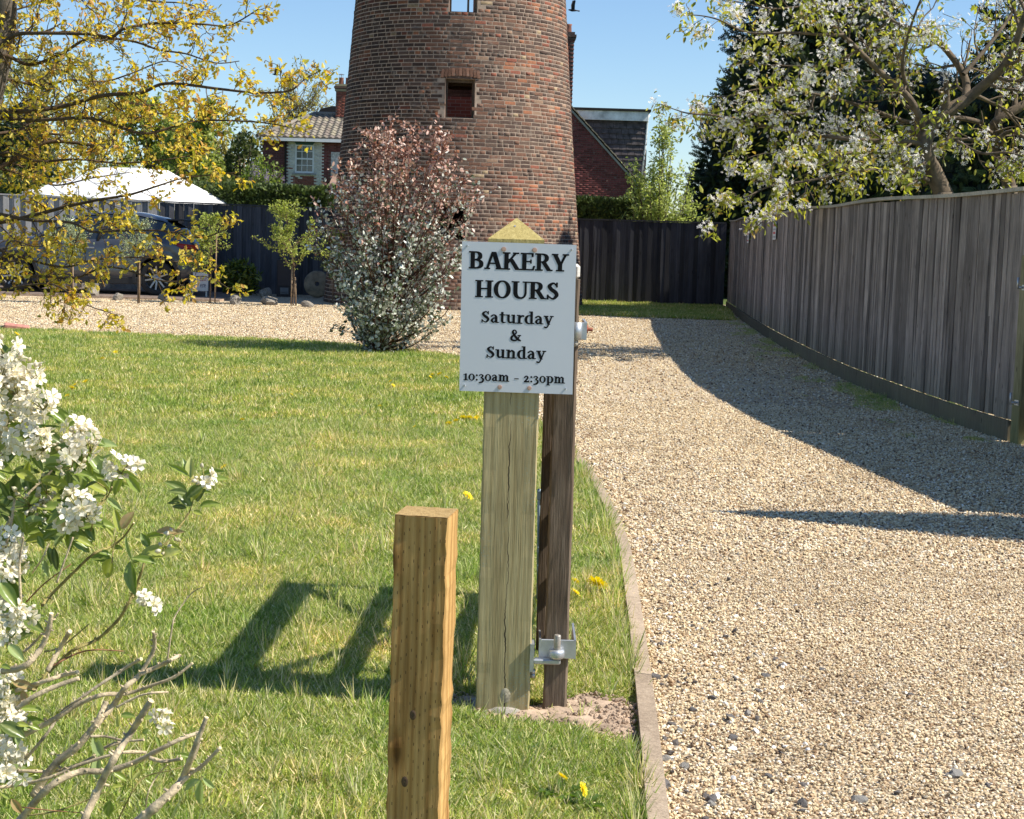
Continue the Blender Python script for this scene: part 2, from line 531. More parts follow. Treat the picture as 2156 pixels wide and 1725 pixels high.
# paved bay of the car
bay = empty('parking_bay', (-8, 32, 0)); bay['kind'] = 'structure'
mbp = []
rb = random.Random(5)
bx0, bx1, by0, by1 = -12.5, G(520, 622).x, 30.6, 34.2
pm = [MB() for _ in range(4)]
for k in range(4):
    t = rb.uniform(.75, 1.2); pm[k].box(-.098, .098, -.048, .048, -.03, 0, (t, t * .97, t * .94), bev=.006)
pms = [m.mesh('paving_brick', simple('paving_brick%d' % 0, (.21, .165, .14), .9, .2, 9, .3, 80, .003, attr=True, spec=.2) if k == 0 else bpy.data.materials['paving_brick0']) for k, m in enumerate(pm)]
cnt = 0
rest = MB()
yy = by0; row = 0
while yy < by1:
    xx = bx0 + (row % 2) * .1
    while xx < bx1:
        if row < 3 and xx > -9.2 and cnt < 240:
            link('paver', pms[rb.randrange(4)], bay, (xx + 8, yy - 32, .05 + rb.uniform(-.003, .003))); cnt += 1
        else:
            t = rb.uniform(.75, 1.2); rest.box(xx - .098, xx + .098, yy - .048, yy + .048, .02, .05, (t, t * .97, t * .94))
        xx += .204
    yy += .104; row += 1
o = rest.build('paving', bpy.data.materials['paving_brick0'], bay, (8, -32, 0)); o['kind'] = 'stuff'
mb = MB(); mb.box(bx0 - .1, bx1 + .06, by0 - .06, by1, .0, .044); mb.build('paving_bed', M_soil, bay, (8, -32, 0))

# ------------------------------------------------------------------ scattering (instances) for grass and gravel
def scatter(name, pos, rot, scl, idx, protos):
    me = bpy.data.meshes.new(name)
    me.vertices.add(len(pos)); me.vertices.foreach_set('co', np.asarray(pos, np.float32).ravel())
    for an, arr in (('rot', rot), ('scl', scl)):
        a = me.attributes.new(an, 'FLOAT_VECTOR', 'POINT'); a.data.foreach_set('vector', np.asarray(arr, np.float32).ravel())
    a = me.attributes.new('idx', 'INT', 'POINT'); a.data.foreach_set('value', np.asarray(idx, np.int32))
    me.update()
    o = link(name, me)
    g = bpy.data.node_groups.new(name, 'GeometryNodeTree')
    g.interface.new_socket('Geometry', in_out='INPUT', socket_type='NodeSocketGeometry')
    g.interface.new_socket('Geometry', in_out='OUTPUT', socket_type='NodeSocketGeometry')
    gi = g.nodes.new('NodeGroupInput'); go = g.nodes.new('NodeGroupOutput')
    jn = g.nodes.new('GeometryNodeJoinGeometry')
    for p in protos[::-1]:
        oi = g.nodes.new('GeometryNodeObjectInfo'); oi.inputs['Object'].default_value = p; oi.inputs['As Instance'].default_value = True
        g.links.new(oi.outputs['Geometry'], jn.inputs[0])
    ip = g.nodes.new('GeometryNodeInstanceOnPoints'); ip.inputs['Pick Instance'].default_value = True
    def at(nm, t):
        n = g.nodes.new('GeometryNodeInputNamedAttribute'); n.data_type = t; n.inputs[0].default_value = nm; return n.outputs[0]
    e2r = g.nodes.new('FunctionNodeEulerToRotation'); g.links.new(at('rot', 'FLOAT_VECTOR'), e2r.inputs[0])
    g.links.new(gi.outputs[0], ip.inputs['Points']); g.links.new(jn.outputs[0], ip.inputs['Instance'])
    g.links.new(at('idx', 'INT'), ip.inputs['Instance Index']); g.links.new(e2r.outputs[0], ip.inputs['Rotation']); g.links.new(at('scl', 'FLOAT_VECTOR'), ip.inputs['Scale'])
    g.links.new(ip.outputs[0], go.inputs[0])
    md = o.modifiers.new('scatter', 'NODES'); md.node_group = g
    o['kind'] = 'stuff'
    return o

def grassmat():
    m, nt, bs = new_mat('grass_blades')
    a = nd(nt, 'ShaderNodeAttribute', attribute_name='Col').outputs['Color']
    oi = nd(nt, 'ShaderNodeObjectInfo')
    c = mixc(nt, 1.0, a, ramp(nt, oi.outputs['Random'], [(0, (.72, .85, .7)), (.5, (1, 1, 1)), (1, (1.25, 1.12, 1.1))]), 'MULTIPLY')
    pn = nd(nt, 'ShaderNodeNewGeometry').outputs['Position']
    pc = noise(nt, pn, 1.3, 5, .65)
    c = mixc(nt, 1.0, c, ramp(nt, pc, [(.32, (.72, .86, .66)), (.5, (1, 1, 1)), (.68, (1.38, 1.2, 1.25))]), 'MULTIPLY')
    nt.links.new(c, bs.inputs['Base Color']); bs.inputs['Roughness'].default_value = .5; bs.inputs['Specular IOR Level'].default_value = .25
    tr = nd(nt, 'ShaderNodeBsdfTranslucent'); nt.links.new(c, tr.inputs[0])
    mx = nd(nt, 'ShaderNodeMixShader'); mx.inputs[0].default_value = .38
    nt.links.new(bs.outputs[0], mx.inputs[1]); nt.links.new(tr.outputs[0], mx.inputs[2])
    nt.links.new(mx.outputs[0], nt.nodes['Material Output'].inputs[0])
    return m
M_blade = grassmat()
BLADE = ([(0, -.5, 0), (0, .5, 0), (.5, .4, .0), (.5, -.4, .0), (1, 0, .0)], [(0, 1, 2, 3), (3, 2, 4)])
def tuft(name, n, rad, h0, h1, w, lean, rs):
    p = np.zeros((n, 3)); a = rs.rand(n) * 2 * PI; q = rad * np.sqrt(rs.rand(n)); p[:, 0] = q * np.cos(a); p[:, 1] = q * np.sin(a)
    X = np.stack([rs.normal(size=n) * lean, rs.normal(size=n) * lean, np.ones(n)], 1)
    Z = rdir(n, rs); Z[:, 2] *= .2
    col = pick(n, [(.25, .35, .055), (.36, .44, .08), (.48, .51, .13), (.72, .66, .33), (.85, .79, .48)], [2.6, 3.6, 3.6, 3.0, 2.0], .25, rs)
    me = bulk_mesh(name, *BLADE, p, X, Z, rs.uniform(h0, h1, n), w * rs.uniform(.7, 1.4, n), col, M_blade)
    return bpy.data.objects.new(name, me)
rg = np.random.RandomState(11)
near_t = [tuft('grass_tuft', 32, .040, .014, .040, .0031, 1.25, rg) for _ in range(6)]
near_t.append(tuft('grass_tuft', 14, .02, .05, .085, .0032, .35, rg))
far_t = [tuft('grass_tuft', 24, .07, .03, .062, .008, .7, rg) for _ in range(5)]
LP = [(p.x, p.y) for p in LAWN]
def frame_mask(p, mx=1.12, mn=-.06):
    """keep what the photograph and a step to the side could see"""
    k = .345 * p[:, 1] + 1.15
    return (np.abs(p[:, 0]) < k)
SOIL = [G(938, 1488), G(985, 1475), G(1040, 1500), G(1110, 1502), G(1140, 1495), G(1185, 1488), G(1250, 1475), G(1335, 1500), G(1348, 1555), G(1330, 1580), G(1270, 1568), G(1200, 1545), G(1130, 1540), G(1060, 1535), G(990, 1515)]
SOILP = [(p.x, p.y) for p in smooth_line(SOIL, 4, True)]
def lawn_pts(n, y0, y1, soilkeep=.015):
    y = rg.uniform(y0, y1, n); x = rg.uniform(-1, 1, n) * (.345 * y1 + 1.15)
    p = np.stack([x, y, np.full(n, .022)], 1)
    p = p[frame_mask(p) & inside(p, LP)]; p = p[dist_line(p, ED2) > .022]
    ins = inside(p, SOILP)
    p = p[~ins | (rg.rand(len(p)) < soilkeep)]
    if y0 < 5: p = p[~((dist_line(p, SOILP + SOILP[:1]) < .03) & (rg.rand(len(p)) < .75))]
    return p
def grass(name, p, protos, s0, s1, tall=.03):
    n = len(p)
    rot = np.stack([rg.normal(size=n) * .12, rg.normal(size=n) * .12, rg.rand(n) * 6.283], 1)
    s = rg.uniform(s0, s1, n)
    cl = np.array([mnoise.noise(Vector((a[0] * 2.2, a[1] * 2.2, 0))) for a in p])
    s *= 1 + .35 * cl
    scl = np.stack([s, s, s * rg.uniform(.75, 1.25, n)], 1)
    k = len(protos)
    if tall and k == 7:
        idx = rg.randint(0, 6, n); idx[rg.rand(n) < tall] = 6
    else: idx = rg.randint(0, k, n)
    o = scatter(name, p, rot, scl, idx, protos)
    return o
tag(grass('lawn_grass', lawn_pts(68000, 3.2, 6.6), near_t, .85, 1.25, .035), 'short mown green and straw coloured grass of the front lawn', 'grass')
tag(grass('lawn_grass', lawn_pts(76000, 6.6, 11.5), near_t, 1.05, 1.6, .02), 'mown grass in the middle of the lawn', 'grass')
tag(grass('lawn_grass', lawn_pts(80000, 11.5, 22.0), far_t, .8, 1.15, 0), 'far part of the lawn grass up to the gravel yard', 'grass')
# edge tufts spilling over the kerb, verge grass
e = []
for a, b in zip(ED2[1:-1], ED2[2:]):
    for _ in range(int((b - a).length * 85)):
        t = rg.rand(); q = a.lerp(b, t); e.append((q.x - rg.rand() * .05 + .004, q.y + rg.normal() * .01, .02))
e = np.array(e); e = e[~inside(e, [(p.x, p.y) for p in smooth_line([G(*q) for q in ((938, 1480), (1100, 1480), (1335, 1470), (1380, 1500), (1380, 1590), (1270, 1580), (960, 1530))], 2, True)])]
tag(grass('edge_grass', e, near_t, .9, 1.35, .25), 'longer grass leaning over the timber edging', 'grass')
SP = [(p.x, p.y) for p in STRIP]
y = rg.uniform(28, 35, 30000); x = rg.uniform(.8, 5, 30000); p = np.stack([x, y, np.full(30000, .012)], 1); p = p[inside(p, SP)]
tag(grass('verge_grass', p, far_t, 1.0, 1.5, 0), 'shaded grass strip in front of the dark fence', 'grass')

# pebbles
def pebmat():
    m, nt, bs = new_mat('pebble')
    oi = nd(nt, 'ShaderNodeObjectInfo')
    c = ramp(nt, oi.outputs['Random'], [(0, (.11, .08, .055)), (.06, (.28, .18, .11)), (.14, (.52, .36, .21)), (.3, (.66, .51, .31)), (.5, (.74, .60, .38)), (.7, (.80, .67, .44)), (.85, (.86, .76, .55)), (1, (.92, .87, .76))])
    v = coords(nt, 'Object')
    c = mixc(nt, 1.0, c, ramp(nt, noise(nt, v, 1.6, 4), [(.3, (.78, .76, .74)), (.7, (1.08, 1.08, 1.08))]), 'MULTIPLY')
    gp_ = nd(nt, 'ShaderNodeNewGeometry').outputs['Position']
    c = mixc(nt, 1.0, c, ramp(nt, noise(nt, gp_, 1.5, 6, .68), [(.30, (.60, .55, .50)), (.46, (.95, .94, .92)), (.7, (1.06, 1.05, 1.02))]), 'MULTIPLY')
    nt.links.new(c, bs.inputs['Base Color']); bs.inputs['Roughness'].default_value = .8; bs.inputs['Specular IOR Level'].default_value = .3
    return m
M_peb = pebmat()
def rock_mesh(name, rs, mat, sub=1, jag=.25, flat=.6):
    import bmesh
    bm = bmesh.new(); bmesh.ops.create_icosphere(bm, subdivisions=sub, radius=1)
    off = Vector(rs.normal(size=3)) * 9
    for v in bm.verts:
        n1 = mnoise.noise(v.co * 1.1 + off); n2 = mnoise.noise(v.co * 2.7 + off)
        v.co *= 1 + jag * 1.6 * n1 + jag * .8 * n2 + rs.normal() * jag * .12
    # planar cuts make it angular
    for _ in range(5):
        a = Vector(rs.normal(size=3)).normalized(); d = rs.uniform(.55, .85)
        for v in bm.verts:
            h = v.co.dot(a)
            if h > d: v.co -= a * (h - d)
    for v in bm.verts: v.co.z *= flat
    me = bpy.data.meshes.new(name); bm.to_mesh(me); bm.free(); me.materials.append(mat)
    return me
pebs = [bpy.data.objects.new('pebble', rock_mesh('pebble', rg, M_peb, 1, .3, .62)) for _ in range(6)]
kerbx = [(p.x, p.y) for p in ED2]
def drive_pts(n, y0, y1, z):
    y = rg.uniform(y0, y1, n); x = rg.uniform(-.4, 1, n) * (.345 * y1 + 1.15)
    p = np.stack([x, y, np.full(n, z)], 1)
    p = p[frame_mask(p) & ~inside(p, LP)]
    p = p[(p[:, 0] > -.4)]
    d = dist_line(p, ED2)
    return p[d > .058]
def gravel(name, p, s0, s1, pw=1.0):
    n = len(p); rot = rg.rand(n, 3) * 6.283; rot[:, :2] = rg.normal(size=(n, 2)) * .5
    s = s0 + (s1 - s0) * rg.rand(n) ** pw
    scl = np.stack([s * rg.uniform(.8, 1.3, n), s * rg.uniform(.7, 1.1, n), s * rg.uniform(.7, 1.2, n)], 1)
    p = p.copy(); p[:, 2] += s * .25 + rg.rand(n) * .004
    return scatter(name, p, rot, scl, rg.randint(0, 6, n), pebs)
tag(gravel('drive_gravel', drive_pts(150000, 3.2, 7.0, .004), .0030, .0068), 'loose pale angular gravel at the near end of the drive', 'gravel')
tag(gravel('drive_gravel', drive_pts(175000, 7.0, 14.0, .004), .0055, .010), 'pale gravel further up the drive beside the fence', 'gravel')
tag(gravel('drive_gravel', drive_pts(110000, 14.0, 31.0, .004), .009, .014), 'pale gravel at the far end of the drive', 'gravel')
y_ = rg.uniform(18.5, 30.4, 110000); x_ = rg.uniform(-11, 1.2, 110000); p_ = np.stack([x_, y_, np.full(110000, .004)], 1); p_ = p_[~inside(p_, LP)]; p_ = p_[(dist_line(p_, ED2) > .06) & (np.hypot(p_[:, 0] + 1.2, p_[:, 1] - 32.6) > 2.8)]
p_ = p_[rg.rand(len(p_)) < .85]
tag(gravel('yard_gravel', p_, .009, .015), 'pale honey coloured gravel of the yard in front of the tower', 'gravel')
mo = []
for p, t in [(FRL[i].lerp(FRL[i + 1], k / 40), (FRL[i + 1] - FRL[i]).normalized()) for i in range(len(FRL) - 1) for k in range(40)]:
    for _ in range(2):
        o = .05 + abs(rg.normal()) * .28; q_ = Vector((p.x - o, p.y + rg.normal() * .05, .006))
        if mnoise.noise(Vector((q_.x * 2.2, q_.y * 1.1, 5))) > .02 + o * .25: mo.append(q_)
tag(grass('moss_tufts', np.array(mo), near_t, .35, .8, 0), 'moss and low weeds in the gravel along the foot of the brown fence', 'moss')
# coarser stones along the edging
q = []
for a, b in zip(ED2[1:-1], ED2[2:]):
    for _ in range(int((b - a).length * (420 if a.y < 6.6 else 150))):
        t = rg.rand(); v = a.lerp(b, t); q.append((v.x + .07 + abs(rg.normal()) * (.28 if a.y < 6.6 else .12), v.y, .004))
q = np.array(q)
M_dkp = simple('dark_chip', (.12, .105, .095), .8, .6, 60, .6, 90, .003); M_wtp = simple('white_chip', (.80, .77, .72), .8, .15, 60)
keep_ = pebs; pebs = [keep_[0], keep_[1], keep_[2], keep_[3], bpy.data.objects.new('chip', rock_mesh('chip', rg, M_dkp, 1, .35, .6)), bpy.data.objects.new('chip', rock_mesh('chip', rg, M_wtp, 1, .35, .6))]
tag(gravel('coarse_gravel', q, .004, .014, 2.6), 'coarser flints and stones washed up against the edging', 'gravel')

# bare soil around the posts
mb = MB()
sp = smooth_line(SOIL, 4, True); cx = sum((p.x for p in sp)) / len(sp); cy = sum((p.y for p in sp)) / len(sp)
rings = 7; vs = []; fs = []
n = len(sp)
for r_ in range(rings + 1):
    f_ = 1 - r_ / rings
    for p in sp:
        x_ = cx + (p.x - cx) * f_; y_ = cy + (p.y - cy) * f_
        vs.append((x_, y_, .022 + (.012 * (1 - f_) ** .5) + (.012 * mnoise.noise(Vector((x_ * 22, y_ * 22, 1))) if r_ else -.004)))
for r_ in range(rings):
    for k in range(n):
        fs.append((r_ * n + k, r_ * n + (k + 1) % n, (r_ + 1) * n + (k + 1) % n, (r_ + 1) * n + k))
mb.add(vs, fs, (1, 1, 1), True)
tag(mb.build('bare_soil', M_soil), kind='structure')
clods = [bpy.data.objects.new('clod', rock_mesh('clod', rg, M_soil, 1, .35, .7)) for _ in range(4)]
y = rg.uniform(4.3, 5.1, 6000); x = rg.uniform(-.4, .7, 6000); p = np.stack([x, y, np.full(6000, .030)], 1); p = p[inside(p, SOILP)][:900]
n = len(p); s = .002 + .008 * rg.rand(n) ** 3
tag(scatter('soil_crumbs', p, rg.rand(n, 3) * 6, np.stack([s, s, s], 1), rg.randint(0, 4, n), clods), 'crumbs of dry brown soil around the foot of the posts', 'soil')

# ------------------------------------------------------------------ bricks
BRK = ([(-.5, -.5, 0), (.5, -.5, 0), (.5, .5, 0), (-.5, .5, 0), (-.475, -.44, 1), (.475, -.44, 1), (.475, .44, 1), (-.475, .44, 1)],
       [(4, 5, 6, 7), (0, 1, 5, 4), (1, 2, 6, 5), (2, 3, 7, 6), (3, 0, 4, 7)])
def brickmat(name, tint=(1, 1, 1), bmp=.5):
    m, nt, bs = new_mat(name)
    a = nd(nt, 'ShaderNodeAttribute', attribute_name='Col').outputs['Color']
    pn = nd(nt, 'ShaderNodeNewGeometry').outputs['Position']
    f = noise(nt, pn, 26, 5, .7)
    c = mixc(nt, 1.0, a, ramp(nt, f, [(.25, (.6, .6, .6)), (.5, (1, 1, 1)), (.75, (1.35, 1.3, 1.25))]), 'MULTIPLY')
    g = noise(nt, pn, 7, 4, .6)
    c = mixc(nt, ramp(nt, g, [(.58, (0, 0, 0)), (.72, (.35,) * 3)]), c, (.34, .30, .25))
    if tint != (1, 1, 1): c = mixc(nt, 1.0, c, tint, 'MULTIPLY')
    nt.links.new(c, bs.inputs['Base Color']); bs.inputs['Roughness'].default_value = .9; bs.inputs['Specular IOR Level'].default_value = .2
    bump(nt, bs, noise(nt, pn, 60, 4, .7), bmp, .006)
    return m
M_brick = brickmat('brick')
M_mortar = simple('mortar', (.37, .29, .225), .95, .2, 6, .5, 60, .004, spec=.1)
M_mortar_d = simple('mortar_dark', (.16, .12, .10), .95, .2, 6, .4, 60, .004, spec=.1)
M_black = simple('near_black', (.02, .018, .016), .9, .1)
def bricks(parent, pos, X, Z, L, Wd, H, col, mat, single, score, origin, name='brick'):
    pos = np.asarray(pos); X = np.asarray(X, float); Z = np.asarray(Z, float); L = np.asarray(L); Wd = np.asarray(Wd); H = np.asarray(H)
    order = np.argsort(-np.asarray(score)); take = order[:single]; rest_ = order[single:]
    if single:
        npool = 24
        pool = []
        ci = np.random.RandomState(3).choice(take, npool)
        for q in ci:
            me = bulk_mesh(name, *BRK, [(0, 0, 0)], [(1, 0, 0)], [(0, 0, 1)], 1, 1, col[q], mat)
            pool.append((col[q], me))
        pc = np.array([c for c, _ in pool])
        for q in take:
            k = int(np.argmin(((pc - col[q]) ** 2).sum(1) + np.random.rand(npool) * 1e-5))
            x = Vector(X[q]).normalized(); z = Vector(Z[q]); z = (z - x * z.dot(x)).normalized(); y = z.cross(x)
            o = bpy.data.objects.new(name, pool[k][1]); C.objects.link(o); o.parent = parent
            M = Matrix(((x.x * L[q], y.x * Wd[q], z.x * H[q], pos[q][0] - origin[0]), (x.y * L[q], y.y * Wd[q], z.y * H[q], pos[q][1] - origin[1]), (x.z * L[q], y.z * Wd[q], z.z * H[q], pos[q][2] - origin[2]), (0, 0, 0, 1)))
            o.matrix_local = M
    if len(rest_):
        r = rest_
        o = bulk(name + 'work', *BRK, pos[r] - np.array(origin), X[r], Z[r], L[r], Wd[r], col[r], mat, H=H[r], parent=parent)
        o['kind'] = 'stuff'

# ------------------------------------------------------------------ the windmill tower
TY = 32.6
ta = P(954, 440, TY); tb = P(977, 0, TY)
TC = Vector(((ta.x + tb.x) / 2, TY, 0))
TH = 6.75
def TR(z): return 2.70 - .100 * z + .0016 * z * z
tower = empty('windmill_tower', TC, label='tapering round brick windmill tower with dark square openings behind the bakery sign', cat='windmill tower')
# openings: (centre angle, half width m, z0, z1)
def ang_at(px, z):
    r = TR(z); Yf = TY - r
    x = P(px, 300, Yf).x - TC.x
    return -PI / 2 + math.asin(max(-1, min(1, x / r)))
zz = lambda y, px=964: P(px, y, TY - 2.4).z
OPEN = [(ang_at(966, 4.1), .285, zz(248), zz(165)), (ang_at(968, 6.1), .27, zz(22), min(zz(22) + .8, 6.62)),
        (ang_at(950, 1.7), .31, zz(507), zz(427)), (ang_at(966, 6.8) + PI, .35, 6.1, 6.68), (.62, .3, 3.5, 4.4), (PI - .5, .3, 4.9, 5.8)]
def open_at(th, z, m=0.0):
    for (a, hw, z0, z1) in OPEN:
        d = (th - a + PI) % (2 * PI) - PI
        if abs(d) * TR(z) < hw + m and z0 - m * .4 < z < z1 + m * .4: return True
    return False
rb2 = np.random.RandomState(21)
ths = set(np.linspace(-PI, PI, 73)[:-1]); zs = set(np.arange(0, TH + .01, .35)); zs.add(TH)
for (a, hw, z0, z1) in OPEN:
    r = TR((z0 + z1) / 2); a = (a + PI) % (2 * PI) - PI
    ths.add(a - hw / r); ths.add(a + hw / r); zs.add(z0); zs.add(z1)
def thin(vals, keep, eps):
    out = []
    for v in sorted(vals):
        if out and v - out[-1] < eps:
            if v in keep: out[-1] = v
            continue
        out.append(v)
    return out
kz = {z for o_ in OPEN for z in o_[2:]}
ths = thin(ths, set(), 1e-4); zs = thin(zs, kz, .02)
for tag_, off, mat_ in (('core', -.012, M_mortar), ('inner_wall', -.42, None)):
    vs = []; fs = []; nth = len(ths)
    for z in zs:
        for t in ths:
            r = TR(z) + off; vs.append((r * math.cos(t), r * math.sin(t), z))
    for i in range(len(zs) - 1):
        for k in range(nth):
            t0 = ths[k]; t1 = ths[(k + 1) % nth]; tm = (t0 + (t1 if t1 > t0 else t1 + 2 * PI)) / 2
            if open_at(tm, (zs[i] + zs[i + 1]) / 2): continue
            q = (i * nth + k, i * nth + (k + 1) % nth, (i + 1) * nth + (k + 1) % nth, (i + 1) * nth + k)
            fs.append(q if off > -.1 else q[::-1])
    m = MB(); m.add(vs, fs)
    if tag_ == 'core': m.build('mortar_core', M_mortar, tower)
    else:
        m2, nt, bs = new_mat('inner_brick')
        v = coords(nt, 'Object')
        sx = nd(nt, 'ShaderNodeSeparateXYZ'); nt.links.new(v, sx.inputs[0])
        an = mth(nt, 'MULTIPLY', mth(nt, 'ARCTAN2', sx.outputs[1], sx.outputs[0]), 2.0)
        cx_ = nd(nt, 'ShaderNodeCombineXYZ'); nt.links.new(an, cx_.inputs[0]); nt.links.new(sx.outputs[2], cx_.inputs[1])
        bt = nd(nt, 'ShaderNodeTexBrick'); nt.links.new(cx_.outputs[0], bt.inputs['Vector'])
        bt.inputs['Scale'].default_value = 1; bt.inputs['Brick Width'].default_value = .235; bt.inputs['Row Height'].default_value = .075; bt.inputs['Mortar Size'].default_value = .008
        bt.inputs['Color1'].default_value = (.40, .17, .12, 1); bt.inputs['Color2'].default_value = (.26, .11, .08, 1); bt.inputs['Mortar'].default_value = (.4, .34, .28, 1)
        nt.links.new(bt.outputs[0], bs.inputs['Base Color']); bs.inputs['Roughness'].default_value = .9
        m.build('inner_wall', m2, tower)
# reveals, lintels, frames
M_oldwood = woodmat('old_timber', (.10, .075, .055), (.04, .03, .025), (.2, .16, .12), 40, .1, .85, .4, knots=False)
for (a, hw, z0, z1) in OPEN:
    zc = (z0 + z1) / 2; r = TR(zc); M = Matrix.Translation((0, 0, 0)) @ Matrix.Rotation(a, 4, 'Z')
    m = MB()
    ro = r - .01; ri = r - .43
    hwi = hw * ri / r
    for s in (1, -1):
        m.add([M @ Vector(p) for p in ((ro, s * hw, z0), (ri, s * hwi, z0), (ri, s * hwi, z1), (ro, s * hw, z1))], [(0, 1, 2, 3) if s > 0 else (3, 2, 1, 0)], (.26, .19, .155))
    m.add([M @ Vector(p) for p in ((ro, -hw, z0), (ro, hw, z0), (ri, hwi, z0), (ri, -hwi, z0))], [(0, 1, 2, 3)], (.42, .34, .27))
    m.add([M @ Vector(p) for p in ((ro, -hw, z1), (ro, hw, z1), (ri, hwi, z1), (ri, -hwi, z1))], [(3, 2, 1, 0)], (.4, .33, .28))
    m.build('reveal', M_brick, tower)
    f = MB()
    fx0, fx1 = r - .2, r - .13
    f.box(fx0, fx1, -hw, -hw + .05, z0, z1, M=M); f.box(fx0, fx1, hw - .05, hw, z0, z1, M=M); f.box(fx0, fx1, -hw + .05, hw - .05, z1 - .06, z1, M=M); f.box(fx0, fx1, -hw + .05, hw - .05, z0, z0 + .03, M=M)
    if z0 > 5.5 and a < 0: f.box(fx0 - .05, fx0 - .01, .08, .12, z0, z1, M=M @ Matrix.Translation((0, 0, 0)) @ Matrix.Rotation(.0, 4, 'X'))
    fo = f.build('window_frame', M_oldwood, tower)
# floors inside
for zf in (2.6, 4.52):
    for k in range(-7, 8):
        x = k * .3; yk = 1 if zf < 4 else 0; hl = math.sqrt(max(0, (TR(zf) - .45) ** 2 - x * x))
        if hl < .3: continue
        m = MB(); m.box(x - .145, x + .145, -hl, hl if yk else -.3, zf, zf + .03); m.build('floor_board', M_oldwood, tower)
    for k in (-1.2, -.4, .4, 1.2):
        hl = math.sqrt((TR(zf) - .45) ** 2 - k * k)
        m = MB(); m.box(-hl, hl, k - .05, k + .05, zf - .16, zf - .002); m.build('joist', M_oldwood, tower)
# the bricks
pos = []; X = []; Z = []; Ls = []; Ws = []; Hs = []; cols = []; sc = []
z = .0; course = 0
palette = {'grey': (.145, .098, .074), 'dark': (.095, .063, .050), 'brown': (.185, .100, .068), 'red': (.235, .088, .058), 'orange': (.34, .145, .08), 'pale': (.29, .19, .13), 'buff': (.38, .28, .17)}
pk = list(palette)
while z < TH - .07:
    ch = .0745
    zc = z + ch / 2; r = TR(zc)
    slope = -(.100 - .0032 * zc)
    t = -PI + (course % 2) * .04 + rb2.rand() * .05; tend = t + 2 * PI
    hdr = (course % 5 == 0) or zc < 1.75
    while t < tend - .02:
        l = .112 if (hdr and rb2.rand() < .85) else (.222 if rb2.rand() < .64 else .108)
        da = (l + .015) / r
        tc_ = t + da / 2
        t += da
        if t > tend + .03: break
        if math.sin(tc_) > .35 and zc < 9 and math.cos(tc_) * 0 == 0 and math.sin(tc_) > .5: 
            pass
        if open_at(tc_, zc, l * .24): 
            continue
        ox = math.cos(tc_); oy = math.sin(tc_)
        n1 = mnoise.noise(Vector((r * ox * .8, r * oy * .8, zc * .8)) + Vector((3, 1, 7)))
        n2 = mnoise.noise(Vector((r * ox * 2.6, r * oy * 2.6, zc * 2.2)))
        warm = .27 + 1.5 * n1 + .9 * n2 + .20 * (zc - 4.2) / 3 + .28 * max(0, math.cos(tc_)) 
        if zc < 2.6: warm -= .22
        warm = max(.03, min(.95, warm))
        u = rb2.rand()
        if u < warm * .34: c = 'orange' if rb2.rand() < .34 + .3 * (warm - .4) else 'red'
        elif u < warm * .34 + .22: c = 'brown'
        elif u < .90 - .3 * (1 - warm): c = 'grey' if rb2.rand() < .62 else 'brown'
        elif u < .965: c = 'dark'
        else: c = 'pale' if rb2.rand() < .7 else 'buff'
        if rb2.rand() < .05: c = 'dark'
        cc = np.array(palette[c]) * rb2.uniform(.88, 1.14) * (1 - .62 * max(0, min(1, (.28 - math.cos(tc_)) * 1.1)) * (1 if zc > 1.5 else .5))  # bricks turned from the sun are darkened: shade put into their colour
        out = rb2.uniform(-.001, .003)
        if rb2.rand() < .03: out = .008
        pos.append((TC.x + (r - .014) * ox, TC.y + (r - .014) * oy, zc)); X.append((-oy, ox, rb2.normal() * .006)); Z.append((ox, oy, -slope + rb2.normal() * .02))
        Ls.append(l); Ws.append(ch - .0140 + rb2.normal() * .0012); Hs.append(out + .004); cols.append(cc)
        face = -oy
        s_ = face * l + (0 if 2.0 < zc < 6.2 else -1) + (-1 if (ox < .02 and zc < 3.9) else 0) + (-.5 if abs(zc - 4.1) > 1.5 else 0)
        sc.append(s_)
    z += ch; course += 1
cols = np.array(cols)
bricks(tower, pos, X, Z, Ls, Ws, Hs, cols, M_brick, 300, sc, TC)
# arched lintel of bricks over the middle opening, sill wood
for (a, hw, z0, z1) in OPEN[:2]:
    r = TR(z1 + .1)
    for k in range(-5, 6):
        th = a + k * .068 / r
        zb = z1 + .085 + .045 * (1 - (k / 5.5) ** 2)
        x = Vector((math.cos(th), math.sin(th), .09))
        m = MB(); m.box(-.029, .029, -.075, .075, 0, .02, tuple(np.array(palette['brown']) * random.Random(k).uniform(.7, 1.3)), bev=.003)
        o = m.build('arch_brick', M_brick, tower)
        up = Vector((-math.sin(th) * -k * .03, math.cos(th) * -k * .03, 1)).normalized()
        zv = x.normalized(); xv = up.cross(zv).normalized(); yv = zv.cross(xv)
        o.matrix_local = Matrix(((xv.x, yv.x, zv.x, (r - .006) * math.cos(th)), (xv.y, yv.y, zv.y, (r - .006) * math.sin(th)), (xv.z, yv.z, zv.z, zb), (0, 0, 0, 1)))

